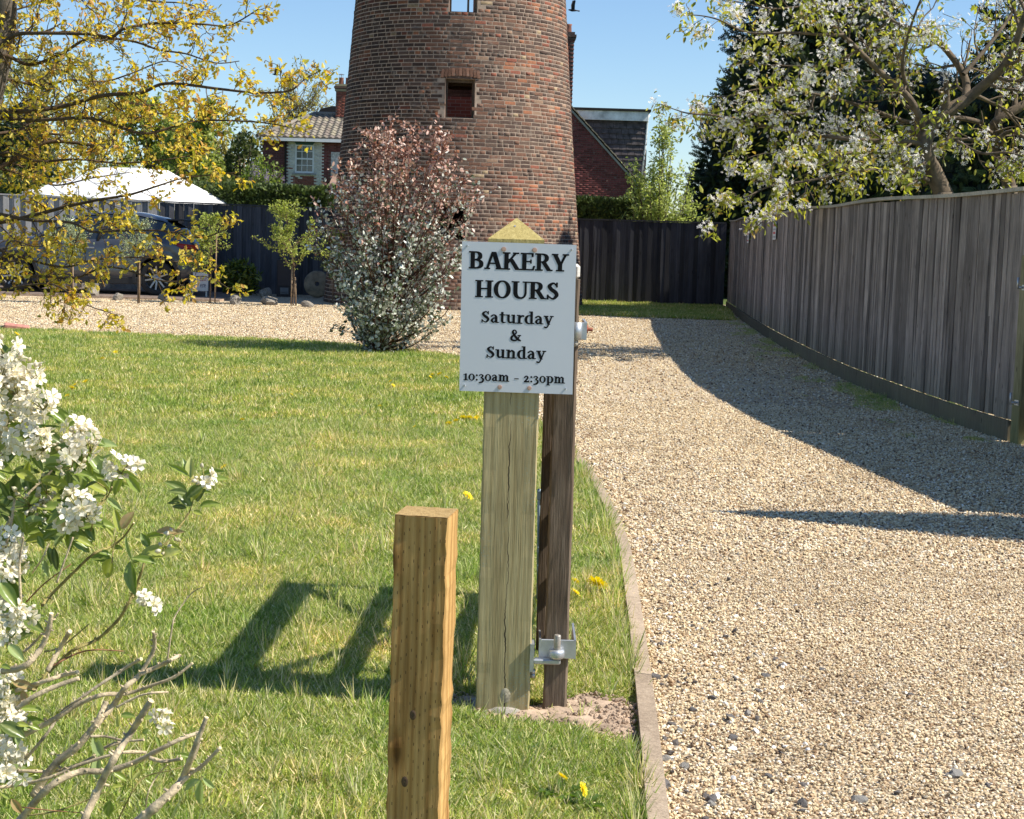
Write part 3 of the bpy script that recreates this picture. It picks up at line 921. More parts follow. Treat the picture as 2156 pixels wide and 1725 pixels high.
# ------------------------------------------------------------------ fences
M_fr = woodmat('fence_timber_brown', (.21, .175, .155), (.085, .07, .06), (.42, .365, .325), 55, .03, .85, .5, rvar=.5, green=(.10, .11, .045))
M_fb = woodmat('fence_timber_shade', (.085, .083, .090), (.042, .042, .048), (.15, .15, .16), 55, .03, .85, .4, rvar=.35)  # back fence timber, sky-lit shade put into its dark bluish colour
M_cap = woodmat('capping_timber', (.42, .38, .30), (.22, .19, .14), (.6, .55, .45), 50, .3, .85, .3, knots=False)
M_gb = woodmat('gravel_board_timber', (.13, .105, .08), (.07, .058, .045), (.22, .185, .14), 45, .05, .9, .4, green=(.09, .095, .04))
def board_meshes(w, h, mat, n=4, thick=.018, seed=1):
    rr = random.Random(seed); out = []
    for _ in range(n):
        m = MB(); sg = 7; vs = []; fs = []
        b = rr.uniform(-.004, .004); c = rr.uniform(-.003, .003)
        for i in range(sg + 1):
            z = h * i / sg; dx = b * math.sin(i * .9) ; dy = c * math.cos(i * .7)
            ww = w / 2 + rr.uniform(-.001, .001)
            vs += [(-ww + dx, 0 + dy, z), (ww + dx, -thick * .55 + dy, z), (ww + dx, thick + dy, z), (-ww + dx, thick * .9 + dy, z)]
        for i in range(sg):
            for k in range(4):
                q = (k + 1) % 4
                fs.append((i * 4 + k, i * 4 + q, i * 4 + 4 + q, i * 4 + 4 + k))
        fs.append((sg * 4, sg * 4 + 1, sg * 4 + 2, sg * 4 + 3))
        m.add(vs, fs); out.append(m.mesh('board', mat))
    return out
def stations(line, step):
    out = []; acc = 0; nxt = 0
    for a, b in zip(line[:-1], line[1:]):
        L = (b - a).length
        while nxt <= acc + L:
            out.append((a.lerp(b, (nxt - acc) / L), (b - a).normalized())); nxt += step
        acc += L
    return out
def rail(parent, line, name, mat, dx, w, z0, z1, bay=3.0, off=Vector((0, 0, 0)), zf=None):
    """straight lengths following the fence line, side offset dx"""
    st = stations(line, .3); k = 0; per = int(bay / .3)
    while k < len(st) - 1:
        seg = st[k:k + per + 1]
        m = MB(); vs = []; fs = []
        for j, (p, t) in enumerate(seg):
            nrm = Vector((t.y, -t.x, 0)); q = p + nrm * dx - off
            if j == 0: q = q + t * .003
            dz = zf(p) if zf else 0
            vs += [q + Vector((0, 0, z0 + dz)), q + nrm * w + Vector((0, 0, z0 + dz)), q + nrm * w + Vector((0, 0, z1 + dz)), q + Vector((0, 0, z1 + dz))]
        for j in range(len(seg) - 1):
            for c in range(4):
                fs.append((j * 4 + c, j * 4 + (c + 1) % 4, j * 4 + 4 + (c + 1) % 4, j * 4 + 4 + c))
        fs.append((0, 1, 2, 3)); e_ = (len(seg) - 1) * 4; fs.append((e_ + 3, e_ + 2, e_ + 1, e_))
        m.add(vs, fs); m.build(name, mat, parent)
        k += per
# right hand fence: runs from the back corner to the gate post
fr = empty('board_fence', FR[-1], label='long curving brown close-board fence down the right side of the gravel drive', cat='fence')
bm_ = board_meshes(.122, 1.72, M_fr, 5, seed=2)
rf_ = random.Random(9)
line = FRL[::-1]                     # near end first
st = stations(line, .0885)
nb = 0; restb = MB()
for k, (p, t) in enumerate(st):
    a = math.atan2(t.y, t.x)
    # local x along the fence, local -y faces the drive (left, -X)
    o = link('board', rf_.choice(bm_), fr, p - FR[-1] + Vector((0, 0, .17 + rf_.uniform(-.004, .004))), (rf_.uniform(-.003, .003), rf_.uniform(-.006, .006), a + PI + .02), (rf_.choice((1, 1, -1)), 1, rf_.uniform(.997, 1.003)))
    nb += 1
rail(fr, line, 'gravel_board', M_gb, -.035, .025, 0, .165, 3.0, FR[-1])
rail(fr, line, 'capping_rail', M_cap, -.04, .075, 1.895, 1.925, 3.0, FR[-1], zf=lambda p: .012 * math.sin(p.y * 1.3))
rail(fr, line, 'back_rail', M_fr, .03, .05, .5, .58, 3.0, FR[-1])
rail(fr, line, 'back_rail', M_fr, .03, .05, 1.5, 1.58, 3.0, FR[-1])
# end post with two gate hooks
M_galv = simple('galvanised_steel', (.50, .52, .54), .45, .12, 30, .1, 80, .001, metal=.75)
M_gpost = woodmat('mossy_post', (.20, .18, .10), (.12, .11, .05), (.32, .29, .17), 50, .05, .9, .4, green=(.13, .14, .03))
ep = MB(); pe = G(2136, 934)
ep.box(-.055, .055, -.055, .055, 0, 1.42, bev=.006)
epo = ep.build('fence_end_post', M_gpost, None, (pe.x + .02, pe.y - .06, 0), (0, 0, .25))
tag(epo, 'mossy green end post with two galvanised gate hooks at the right edge', 'post')
for zh in (.32, 1.18):
    m = MB(); m.tube([(-.05, -.02, zh), (-.11, -.02, zh)], .009, 8); m.tube([(-.115, -.02, zh - .012), (-.115, -.02, zh + .075)], .008, 8); m.box(-.062, -.056, -.045, .01, zh - .02, zh + .02)
    m.build('gate_hook', M_galv, epo)
# dark gate leaf standing open along the line beyond the post (mostly outside the frame)
g1 = Vector((pe.x + .10, pe.y - .12, 0)); g2 = Vector((4.30, 8.25, 0))
g1 = Vector((pe.x + .05, pe.y - .02, 0))
sg = empty('side_gate', g1, label='dark boarded gate standing open past the mossy end post', cat='gate')
bm2 = board_meshes(.118, 1.93, M_fb, 3, seed=5)
L = (g2 - g1).length; t = (g2 - g1).normalized(); a = math.atan2(t.y, t.x)
for k in range(int(L / .112)):
    link('board', bm2[k % 3], sg, t * (k * .112 + .06) + Vector((0, 0, .1)), (0, 0, a))
for zr in (.4, 1.6):
    m = MB(); m.box(0, L, .02, .06, zr, zr + .1); m.build('rail', M_fb, sg, (0, 0, 0), (0, 0, a))

# fence behind the car, left of the tower
def back_fence(name, p0, p1, h0, h1, label, alt, mat, pitch, origin, single=300, capm=None, dep=.024, wf=1.04):
    f = empty(name, origin, label=label, cat='fence')
    t = (p1 - p0).normalized(); L = (p1 - p0).length; a = math.atan2(t.y, t.x)
    rr = random.Random(4); ms = board_meshes(pitch * (1.18 if not alt else wf), 1.0, mat, 5, seed=8)
    n = int(L / pitch)
    for k in range(n):
        s = (k + .5) / n; h = h0 + (h1 - h0) * s
        q = p0.lerp(p1, s) - origin
        d = dep if (alt and k % 2) else 0
        nrm = Vector((-t.y, t.x, 0))
        link('board', rr.choice(ms), f, q + nrm * d + Vector((0, 0, .005)), (rr.uniform(-.002, .002), rr.uniform(-.004, .004), a), (rr.choice((1, -1)), 1, h - .008 - rr.uniform(0, .004)))
    for k in range(int(L / 2.4) + 1):
        s0 = k * 2.4 / L; s1 = min((k + 1) * 2.4 / L, 1)
        if s1 <= s0 + .01: break
        A = p0.lerp(p1, s0) - origin; B = p0.lerp(p1, s1) - origin; nrm = Vector((-t.y, t.x, 0))
        for (z0f, hh, nm, w0, w1, mt) in ((None, .03, 'capping_rail', -.02, .07 + dep, capm or mat), (.5, .08, 'back_rail', .05, .09, mat), (1.4, .08, 'back_rail', .05, .09, mat)):
            za = (h0 + (h1 - h0) * s0) if z0f is None else z0f; zb = (h0 + (h1 - h0) * s1) if z0f is None else z0f
            vs = [A + nrm * w0 + Vector((0, 0, za)), A + nrm * w1 + Vector((0, 0, za)), A + nrm * w1 + Vector((0, 0, za + hh)), A + nrm * w0 + Vector((0, 0, za + hh)),
                  B + nrm * w0 + Vector((0, 0, zb)), B + nrm * w1 + Vector((0, 0, zb)), B + nrm * w1 + Vector((0, 0, zb + hh)), B + nrm * w0 + Vector((0, 0, zb + hh))]
            m = MB(); m.add(vs, [(0, 1, 2, 3), (7, 6, 5, 4), (0, 4, 5, 1), (1, 5, 6, 2), (2, 6, 7, 3), (3, 7, 4, 0)]); m.build(nm, mt, f)
    return f
pL = P(-160, 500, 34.4); pR = P(700, 500, 35.0)
h_l = P(0, 407, 34.6).z - .03; h_r = P(690, 438, 35.0).z - .03
pM = P(335, 500, 34.75); fk = (pM.x - pL.x) / (pR.x - pL.x); h_m = h_l + (h_r - h_l) * fk
M_sunlit = woodmat('sunlit_timber', (.33, .32, .31), (.18, .175, .17), (.46, .45, .43), 55, .03, .85, .4, rvar=.2)  # paler copy of the fence timber, sunlight put into its colour
back_fence('back_fence', Vector((pM.x + .01, 34.75, 0)), Vector((pR.x, 35.0, 0)), h_m, h_r, 'weathered board fence coloured dark for shade between the tail of the car and the tower', True, M_fb, .105, Vector((pM.x, 34.75, 0)), capm=M_fb)
back_fence('back_fence', Vector((pL.x, 33.7, 0)), Vector((pM.x, 34.72, 0)), h_l + .01, h_m, 'hit-and-miss board fence coloured pale for sunlight behind the nose of the parked car', True, M_sunlit, .115, Vector((pL.x, 33.7, 0)), capm=M_sunlit, dep=.05, wf=1.06)
M_fk = woodmat('fence_timber_deep_shade', (.040, .040, .046), (.02, .02, .024), (.075, .075, .085), 55, .03, .85, .4, rvar=.45)  # timber darkened to stand in for part of the shade here
pL = P(1212, 500, 34.9); pR = P(1528, 500, 34.7)
back_fence('back_fence', Vector((pL.x, 34.9, 0)), Vector((pR.x, 34.7, 0)), P(1222, 463, 34.9).z, P(1515, 471, 34.7).z, 'close-board fence coloured blue-black for shade closing the end of the drive', False, M_fk, .10, Vector((pL.x, 34.9, 0)))

# ------------------------------------------------------------------ sign post
def postmat(name, base, dark, lite, incise=False, crack=False, green=None):
    m, nt, bs = new_mat(name)
    v = coords(nt, 'Object', (1, 1, .035))
    g1 = noise(nt, v, 55, 7, .62); g2 = noise(nt, v, 260, 3, .6)
    vw = coords(nt, 'Object', (3.2, 3.2, .55))
    w = noise(nt, vw, 4, 5, .6)
    rings = nd(nt, 'ShaderNodeTexWave', wave_type='RINGS', rings_direction='Z'); rings.inputs['Scale'].default_value = 20; rings.inputs['Distortion'].default_value = 5; rings.inputs['Detail'].default_value = 3
    vr = coords(nt, 'Object', (1, 1, .12)); mp = vr.node; mp.inputs['Location'].default_value = (.02, .05, 0); nt.links.new(vr, rings.inputs['Vector'])
    c = ramp(nt, g1, [(.25, dark), (.5, base), (.78, lite)])
    c = mixc(nt, .38, c, ramp(nt, rings.outputs['Fac'], [(.0, dark), (.35, base), (1, lite)]))
    c = mixc(nt, .45, c, ramp(nt, g2, [(.3, (.62,) * 3), (.7, (1.2,) * 3)]), 'MULTIPLY')
    c = mixc(nt, 1.0, c, ramp(nt, w, [(.3, (.74, .70, .66)), (.6, (1.08, 1.06, 1.02))]), 'MULTIPLY')
    vk = coords(nt, 'Object', (6, 6, 1.9)); vo = nd(nt, 'ShaderNodeTexVoronoi'); vo.inputs['Scale'].default_value = 1.7; nt.links.new(vk, vo.inputs['Vector'])
    c = mixc(nt, 1.0, c, ramp(nt, vo.outputs['Distance'], [(.05, (.35, .28, .2)), (.10, (.8, .7, .6)), (.17, (1, 1, 1))]), 'MULTIPLY')
    h = mth(nt, 'ADD', mth(nt, 'MULTIPLY', g1, .8), mth(nt, 'MULTIPLY', g2, .6))
    s = nd(nt, 'ShaderNodeSeparateXYZ'); nt.links.new(coords(nt, 'Object'), s.inputs[0])
    if green:
        vs_ = nd(nt, 'ShaderNodeTexVoronoi'); vs_.inputs['Scale'].default_value = 210; nt.links.new(coords(nt, 'Object', (1, 1, .6)), vs_.inputs['Vector'])
        k = mth(nt, 'MULTIPLY', ramp(nt, vs_.outputs['Distance'], [(.16, (1, 1, 1)), (.26, (0, 0, 0))]), ramp(nt, noise(nt, coords(nt, 'Object', (1, 1, .4)), 9, 3), [(.48, (0, 0, 0)), (.62, (.75,) * 3)]))
        c = mixc(nt, k, c, green)
    if incise:
        px = 0.0098; pz = .034
        u = mth(nt, 'ADD', mth(nt, 'DIVIDE', mth(nt, 'ADD', s.outputs[0], mth(nt, 'MULTIPLY', w, .004)), px), .5)
        col_ = mth(nt, 'FLOOR', u)
        uu = mth(nt, 'ABSOLUTE', mth(nt, 'SUBTRACT', mth(nt, 'FRACT', u), .5))
        vv = mth(nt, 'ADD', mth(nt, 'DIVIDE', s.outputs[2], pz), mth(nt, 'MULTIPLY', mth(nt, 'FRACT', mth(nt, 'MULTIPLY', mth(nt, 'SINE', mth(nt, 'MULTIPLY', col_, 12.9)), 43.7)), 1.0))
        vv = mth(nt, 'ABSOLUTE', mth(nt, 'SUBTRACT', mth(nt, 'FRACT', vv), .5))
        k = mth(nt, 'MULTIPLY', mth(nt, 'MULTIPLY', mth(nt, 'LESS_THAN', uu, .075), mth(nt, 'LESS_THAN', vv, .085)), ramp(nt, noise(nt, coords(nt, 'Object', (30, 30, 9)), 1.0, 3), [(.36, (0, 0, 0)), (.5, (1, 1, 1))]))
        c = mixc(nt, mth(nt, 'MULTIPLY', k, .82), c, (.06, .035, .015))
        h = mth(nt, 'SUBTRACT', h, mth(nt, 'MULTIPLY', k, 1.5))
    if crack:
        nz = nd(nt, 'ShaderNodeTexNoise', noise_dimensions='1D'); nt.links.new(s.outputs[2], nz.inputs['W']); nz.inputs['Scale'].default_value = 3.4; nz.inputs['Detail'].default_value = 6; nz.inputs['Roughness'].default_value = .6
        d = mth(nt, 'ABSOLUTE', mth(nt, 'SUBTRACT', s.outputs[0], mth(nt, 'MULTIPLY', mth(nt, 'SUBTRACT', nz.outputs[0], .5), .05)))
        n2 = nd(nt, 'ShaderNodeTexNoise', noise_dimensions='1D'); nt.links.new(s.outputs[2], n2.inputs['W']); n2.inputs['Scale'].default_value = 6
        wd = mth(nt, 'MULTIPLY', mth(nt, 'SUBTRACT', n2.outputs[0], .33, clamp=True), .0075)
        k = mth(nt, 'LESS_THAN', d, wd)
        c = mixc(nt, mth(nt, 'MULTIPLY', k, .9), c, (.025, .018, .012))
        h = mth(nt, 'SUBTRACT', h, mth(nt, 'MULTIPLY', k, 2.5))
    nt.links.new(c, bs.inputs['Base Color']); bs.inputs['Roughness'].default_value = .72; bs.inputs['Specular IOR Level'].default_value = .25
    bump(nt, bs, h, .55, .0035)
    return m
M_post = postmat('treated_pine', (.43, .36, .19), (.30, .24, .115), (.52, .45, .26), crack=True, green=(.25, .42, .42))
M_ptop = postmat('sawn_pine_top', (.47, .36, .12), (.30, .22, .07), (.60, .48, .20))
M_gold = postmat('incised_pine', (.49, .285, .095), (.24, .125, .035), (.68, .46, .19), incise=True)
pb = G(1057, 1517)
PYf = pb.y
w = 113 / F * math.hypot(pb.y, 1.45) * .985
zt = P(1094, 505, PYf).z; za = P(1095, 459, PYf + w / 2).z
sp_ = empty('sign_post', (pb.x, PYf + w / 2, 0), label='tall square greenish pine post with a pointed top behind the bakery sign', cat='post')
def wood_prism(hw, z0, z1, segs, seed, taper=0.0, jag=.0012, chamfer=.004, top='flat', apex=0.0):
    """square timber with slightly worn arrises"""
    rr = random.Random(seed); m = MB(); vs = []; fs = []
    for i in range(segs + 1):
        z = z0 + (z1 - z0) * i / segs
        c = chamfer
        for (x, y) in ((-hw + c, -hw), (-hw * .5, -hw), (0, -hw), (hw * .5, -hw), (hw - c, -hw), (hw, -hw + c), (hw, hw - c), (hw - c, hw), (-hw + c, hw), (-hw, hw - c), (-hw, -hw + c)):
            edge = abs(abs(x) - hw) < c * 1.2 and abs(abs(y) - hw) < c * 1.2
            j = rr.uniform(-jag, jag) * (1 if edge else .25)
            vs.append((x + j, y + j, z))
    n = 11
    for i in range(segs):
        for k in range(n):
            q = (k + 1) % n
            fs.append((i * n + k, i * n + q, (i + 1) * n + q, (i + 1) * n + k))
    m.add(vs, fs)
    m.f.append(tuple(segs * n + k for k in range(n))); m.c.append((1, 1, 1)); m.sm.append(False)
    return m
hw = w / 2
wood_prism(hw, -.05, zt, 46, 3).build('post_shaft', M_post, sp_)
m = MB(); e_ = hw + .001
m.add([(-e_, -e_, zt + .001), (e_, -e_, zt + .001), (e_, e_, zt + .001), (-e_, e_, zt + .001), (0, 0, za), (-e_, -e_, zt - .012), (e_, -e_, zt - .012), (e_, e_, zt - .012), (-e_, e_, zt - .012)],
      [(0, 1, 4), (1, 2, 4), (2, 3, 4), (3, 0, 4), (5, 6, 1, 0), (6, 7, 2, 1), (7, 8, 3, 2), (8, 5, 0, 3)])
top = m.build('pointed_top', woodmat('cut_pine_top', (.42, .33, .115), (.27, .20, .06), (.58, .48, .20), 90, .5, .8, .5, False, 0, False), sp_)
m = MB(); m.tube([(-.005, -hw * .42, zt + (za - zt) * .60), (-.005, -hw * .42 - .002, zt + (za - zt) * .62)], .0028, 8); m.build('nail', M_galv, sp_)
# knots and concrete haunch at the foot
M_conc = simple('concrete', (.42, .38, .32), .95, .15, 12, .8, 50, .006, spec=.1)
hm = rock_mesh('concrete_footing', np.random.RandomState(4), M_conc, 3, .12, .25)
link('concrete_footing', hm, sp_, (.0, -.01, .022), (0, 0, .3), (.105, .105, .10))
m = MB(); kz_ = P(1065, 1465, PYf).z
m.lathe([(.001, .0022), (.006, .002), (.0075, .0012), (.013, .0014), (.0155, 0)], 14, Matrix.Translation((.008, -hw, kz_)) @ Matrix.Rotation(PI / 2, 4, 'X') @ Matrix.Diagonal((1, 1.5, 1, 1)), (1, 1, 1)); m.build('knot', simple('knot', (.36, .32, .23), .8, .4, 120), sp_)

# ------------------------------------------------------------------ lettering: serif capitals and lower case drawn as strokes on a fine grid
def g_stroke(pts, N=14):
    P3 = [Vector(p) for p in pts]
    return ('s', [(q.x, q.y, q.z) for q in smooth_line(P3, N)])
def g_line(a, b, w): return ('l', a, b, w)
def g_rect(x0, x1, y0, y1): return ('r', x0, x1, y0, y1)
def g_ell(cx, cy, rx, ry, n=2.0, x0=-9, x1=9, y0=-9, y1=9): return ('e', cx, cy, rx, ry, n, x0, x1, y0, y1)
def minus(op): return ('-', op)
SF = .068
def base(x0, x1, y=0): return g_rect(x0, x1, y, y + SF)
XH = .745
GL = {
 'B': (.86, [g_rect(.12, .32, 0, 1), g_ell(.34, .745, .38, .255, 2.5, x0=.3), minus(g_ell(.34, .745, .185, .185, 2.4, x0=.32)), g_ell(.34, .275, .45, .275, 2.5, x0=.3), minus(g_ell(.34, .275, .25, .2, 2.4, x0=.32)), g_rect(.12, .32, 0, 1), base(.02, .36), base(.02, .36, 1 - SF)]),
 'A': (.98, [g_line((.145, 0), (.46, 1.02), .10), g_line((.50, 1.02), (.815, 0), .215), minus(g_rect(-1, 2, 1.0, 2)), minus(g_rect(-1, 2, -1, 0)), g_rect(.24, .70, .30, .375), base(0, .30), base(.64, .98)]),
 'K': (.98, [g_rect(.12, .32, 0, 1), base(.02, .42), base(.02, .42, 1 - SF), g_line((.30, .40), (.74, 1.0), .105), base(.58, .90, 1 - SF), g_line((.47, .60), (.84, 0), .215), base(.72, 1.0), minus(g_rect(-1, 2, 1.0, 2)), minus(g_rect(-1, 2, -1, 0))]),
 'E': (.80, [g_rect(.12, .32, 0, 1), base(.02, .72), base(.02, .70, 1 - SF), g_rect(.3, .60, .475, .545), g_rect(.625, .70, .78, 1), g_line((.70, .02), (.76, .25), .075), g_rect(.545, .61, .40, .625)]),
 'R': (.92, [g_rect(.12, .32, 0, 1), g_ell(.34, .735, .40, .265, 2.5, x0=.3), minus(g_ell(.34, .735, .20, .195, 2.4, x0=.32)), g_rect(.12, .32, 0, 1), base(.02, .42), base(.02, .36, 1 - SF), g_line((.46, .52), (.79, 0), .215), base(.70, .96), minus(g_rect(-1, 2, -1, 0))]),
 'Y': (.90, [g_line((.155, 1), (.45, .38), .205), g_line((.765, 1), (.50, .40), .10), minus(g_rect(-1, 2, 1.0, 2)), g_rect(.36, .56, 0, .46), base(.0, .34, 1 - SF), base(.60, .92, 1 - SF), base(.25, .67)]),
 'H': (1.0, [g_rect(.12, .32, 0, 1), g_rect(.68, .88, 0, 1), g_rect(.3, .7, .475, .55), base(.02, .42), base(.58, .98), base(.02, .42, 1 - SF), base(.58, .98, 1 - SF)]),
 'O': (.98, [g_ell(.49, .5, .45, .52, 2.05), minus(g_ell(.49, .5, .245, .445, 2.1))]),
 'U': (.96, [g_rect(.13, .33, .33, 1), g_ell(.48, .36, .35, .38, 2.2, y1=.36), minus(g_ell(.535, .37, .205, .295, 2.2, y1=.375)), g_rect(.745, .83, .34, 1), base(.02, .43, 1 - SF), base(.63, .95, 1 - SF)]),
 'S': (.76, [g_stroke([(.60, .80, .07), (.42, .955, .085), (.205, .79, .17), (.33, .58, .2), (.53, .43, .2), (.60, .235, .17), (.40, .045, .085), (.13, .2, .07)]), g_rect(.575, .645, .72, 1.0), g_rect(.085, .155, 0, .28)]),
 'a': (.72, [g_stroke([(.10, .575, .11), (.28, .695, .085), (.45, .58, .16), (.475, .4, .18)]), g_rect(.385, .565, .04, .5), g_stroke([(.42, .43, .07), (.24, .385, .10), (.135, .20, .17), (.24, .045, .10), (.42, .14, .07)]), g_stroke([(.47, .08, .14), (.56, .035, .07), (.68, .04, .06)]), minus(g_rect(-1, 2, -1, 0))]),
 't': (.52, [g_rect(.14, .32, .15, .96), minus(g_line((.0, .86), (.2, 1.06), .12)), g_rect(.02, .48, XH - .075, XH), g_stroke([(.23, .17, .18), (.30, .055, .12), (.48, .06, .06)])]),
 'u': (.84, [g_rect(.12, .30, .2, XH), base(.01, .3, XH - SF), g_stroke([(.21, .24, .18), (.31, .07, .13), (.54, .13, .07)]), g_rect(.53, .71, .03, XH), base(.44, .71, XH - SF), base(.56, .83)]),
 'r': (.60, [g_rect(.13, .31, 0, XH), base(.02, .46), base(.02, .31, XH - SF), g_stroke([(.30, .50, .07), (.40, .665, .12), (.54, .665, .14)])]),
 'd': (.82, [g_ell(.36, .37, .32, .39, 2.1), minus(g_ell(.415, .37, .17, .315, 2.1)), g_rect(.50, .68, .03, 1.08), base(.38, .68, 1.08 - SF), base(.54, .80)]),
 'y': (.76, [g_line((.16, XH), (.40, .03), .185), g_line((.645, XH), (.35, -.12), .085), minus(g_rect(-1, 2, XH, 2)), g_stroke([(.36, -.08, .09), (.24, -.27, .09), (.08, -.245, .12)]), base(0, .36, XH - SF), base(.48, .78, XH - SF)]),
 'n': (.86, [g_rect(.13, .31, 0, XH), base(.02, .41), base(.02, .31, XH - SF), g_stroke([(.30, .54, .07), (.46, .685, .12), (.615, .56, .18)]), g_rect(.525, .705, 0, .58), base(.43, .83)]),
 'm': (1.28, [g_rect(.13, .31, 0, XH), base(.02, .41), base(.02, .31, XH - SF), g_stroke([(.30, .54, .07), (.44, .685, .12), (.585, .56, .18)]), g_rect(.495, .675, 0, .58), base(.43, .76), g_stroke([(.66, .54, .07), (.82, .685, .12), (.97, .56, .18)]), g_rect(.88, 1.06, 0, .58), base(.80, 1.18)]),
 '&': (1.02, [g_stroke([(.84, .47, .075), (.74, .24, .09), (.56, .075, .10), (.36, .04, .12), (.17, .14, .17), (.17, .34, .17), (.34, .50, .12), (.52, .66, .11), (.55, .82, .11), (.42, .955, .085), (.28, .86, .15), (.30, .68, .17), (.46, .44, .19), (.68, .18, .2), (.92, .04, .11)]), g_rect(.68, .96, .455, .52)]),
 '1': (.52, [g_rect(.17, .34, 0, XH), base(.03, .48), g_line((.03, .625), (.19, .705), .075)]),
 '0': (.74, [g_ell(.36, .37, .33, .385, 2.1), minus(g_ell(.36, .37, .165, .315, 2.1))]),
 '3': (.66, [g_stroke([(.10, .60, .11), (.28, .70, .085), (.46, .55, .155), (.27, .345, .085)]), g_stroke([(.27, .345, .085), (.50, .17, .17), (.42, -.12, .16), (.08, -.215, .09)])]),
 '2': (.66, [g_stroke([(.10, .53, .12), (.28, .69, .10), (.44, .55, .165), (.34, .30, .15), (.12, .09, .10)]), g_rect(.06, .60, 0, .125), g_rect(.54, .60, 0, .22)]),
 ':': (.36, [g_ell(.17, .09, .095, .095), g_ell(.17, .60, .095, .095)]),
 '-': (.52, [g_rect(.04, .48, .31, .385)]),
 'p': (.84, [g_rect(.13, .31, -.28, XH), base(.02, .43, -.28), base(.02, .31, XH - SF), g_ell(.45, .37, .33, .385, 2.1, x0=.2), minus(g_ell(.40, .37, .175, .31, 2.1, x0=.31)), g_rect(.13, .31, -.2, XH)]),
 'e': (.70, [g_ell(.35, .37, .32, .39, 2.1), minus(g_ell(.385, .37, .17, .315, 2.1)), g_rect(.2, .64, .34, .41), minus(g_rect(.45, .8, .16, .34))]),
 'h': (.86, [g_rect(.13, .31, 0, 1.08), base(.02, .41), g_stroke([(.30, .54, .07), (.46, .685, .12), (.615, .56, .18)]), g_rect(.525, .705, 0, .58), base(.43, .83)]),
 's': (.58, [g_stroke([(.46, .60, .06), (.30, .69, .08), (.15, .58, .14), (.28, .42, .16), (.42, .30, .16), (.44, .16, .13), (.27, .05, .08), (.09, .16, .06)])]),
 ' ': (.42, []),
}
def op_mask(op, x, y):
    k = op[0]
    if k == 'r': return (x >= op[1]) & (x <= op[2]) & (y >= op[3]) & (y <= op[4])
    if k == 'e':
        _, cx, cy, rx, ry, n, x0, x1, y0, y1 = op
        return (np.abs((x - cx) / rx) ** n + np.abs((y - cy) / ry) ** n <= 1) & (x >= x0) & (x <= x1) & (y >= y0) & (y <= y1)
    if k == 'l':
        (ax, ay), (bx, by), w = op[1:]
        # horizontal width w, running from a to b
        t = (y - ay) / (by - ay); xc = ax + (bx - ax) * t
        return (t >= -.05) & (t <= 1.05) & (np.abs(x - xc) <= w / 2 * 1.08)
    if k == 's':
        m = np.zeros(x.shape, bool); p = op[1]
        for a in p: m |= (x - a[0]) ** 2 + (y - a[1]) ** 2 <= (a[2] / 2) ** 2
        return m
def glyph_mask(ch, x, y):
    m = np.zeros(x.shape, bool)
    for op in GL[ch][1]:
        if op[0] == '-': m &= ~op_mask(op[1], x, y)
        else: m |= op_mask(op, x, y)
    return m
def text_grid(grid, step, txt, x0, x1, baseline, cap, xs=1.0):
    """draw txt between x0 and x1 (sign units, y down)"""
    nat = sum(GL[c][0] for c in txt) * cap
    sx = (x1 - x0) / nat; x = x0
    for c in txt:
        adv = GL[c][0] * cap * sx
        if GL[c][1]:
            i0 = max(0, int((x - .1 * cap) / step)); i1 = min(grid.shape[1], int((x + adv + .12 * cap) / step) + 1)
            j0 = max(0, int((baseline - 1.15 * cap) / step)); j1 = min(grid.shape[0], int((baseline + .36 * cap) / step) + 1)
            X_, Y_ = np.meshgrid((np.arange(i0, i1) + .5) * step, (np.arange(j0, j1) + .5) * step)
            grid[j0:j1, i0:i1] |= glyph_mask(c, (X_ - x) / (cap * sx), (baseline - Y_) / cap)
        x += adv
def grid_mesh(grid, step, org, U, V, mat, name):
    vs = []; fs = []; open_ = {}
    H_, W_ = grid.shape
    def emit(r, j0, j1):
        a, b = r; k = len(vs)
        for (i, j) in ((a, j1), (b, j1), (b, j0), (a, j0)):
            vs.append(org + U * (i * step) + V * (j * step))
        fs.append((k, k + 1, k + 2, k + 3))
    for j in range(H_ + 1):
        runs = set()
        if j < H_:
            d = np.diff(np.concatenate([[0], grid[j].astype(int), [0]])); runs = set(zip(np.where(d == 1)[0].tolist(), np.where(d == -1)[0].tolist()))
        for r in [r for r in open_ if r not in runs]: emit(r, open_.pop(r), j)
        for r in runs: open_.setdefault(r, j)
    m = MB(); m.add(vs, fs)
    return m.mesh(name, mat)
YS = PYf - .009
O_ = P(973, 508, YS); Ux = (P(1214, 516, YS) - O_); Vx = (P(967, 823, YS) - O_)
SW = Ux.length; SH = Vx.length
sgn = empty('bakery_sign', O_, label='white rectangular BAKERY HOURS sign with black serif lettering screwed to the post', cat='sign')
U = Ux / 977.0; V = Vx / 1302.0; Nn = U.cross(V).normalized(); Nn = Nn if Nn.y < 0 else -Nn
def sbox(u0, u1, v0, v1, n0, n1, mat, name):
    m = MB(); vs = []
    for n_ in (n0, n1):
        for (u, v) in ((u0, v0), (u1, v0), (u1, v1), (u0, v1)): vs.append(U * u + V * v + Nn * n_)
    m.add(vs, [(0, 1, 2, 3), (7, 6, 5, 4), (0, 4, 5, 1), (1, 5, 6, 2), (2, 6, 7, 3), (3, 7, 4, 0)]); return m.build(name, mat, sgn)
M_white = simple('sign_white', (.62, .65, .69), .35, .02, 3, spec=.5)
M_ink = simple('black_ink', (.010, .010, .011), .6, .05, 3, spec=.1)
sbox(0, 977, 0, 1302, -.004, .0, M_white, 'sign_panel')
step = 1.5
grid = np.zeros((int(1302 / step), int(977 / step)), bool)
text_grid(grid, step, 'BAKERY', 60, 910, 232, 148)
text_grid(grid, step, 'HOURS', 118, 842, 479, 148)
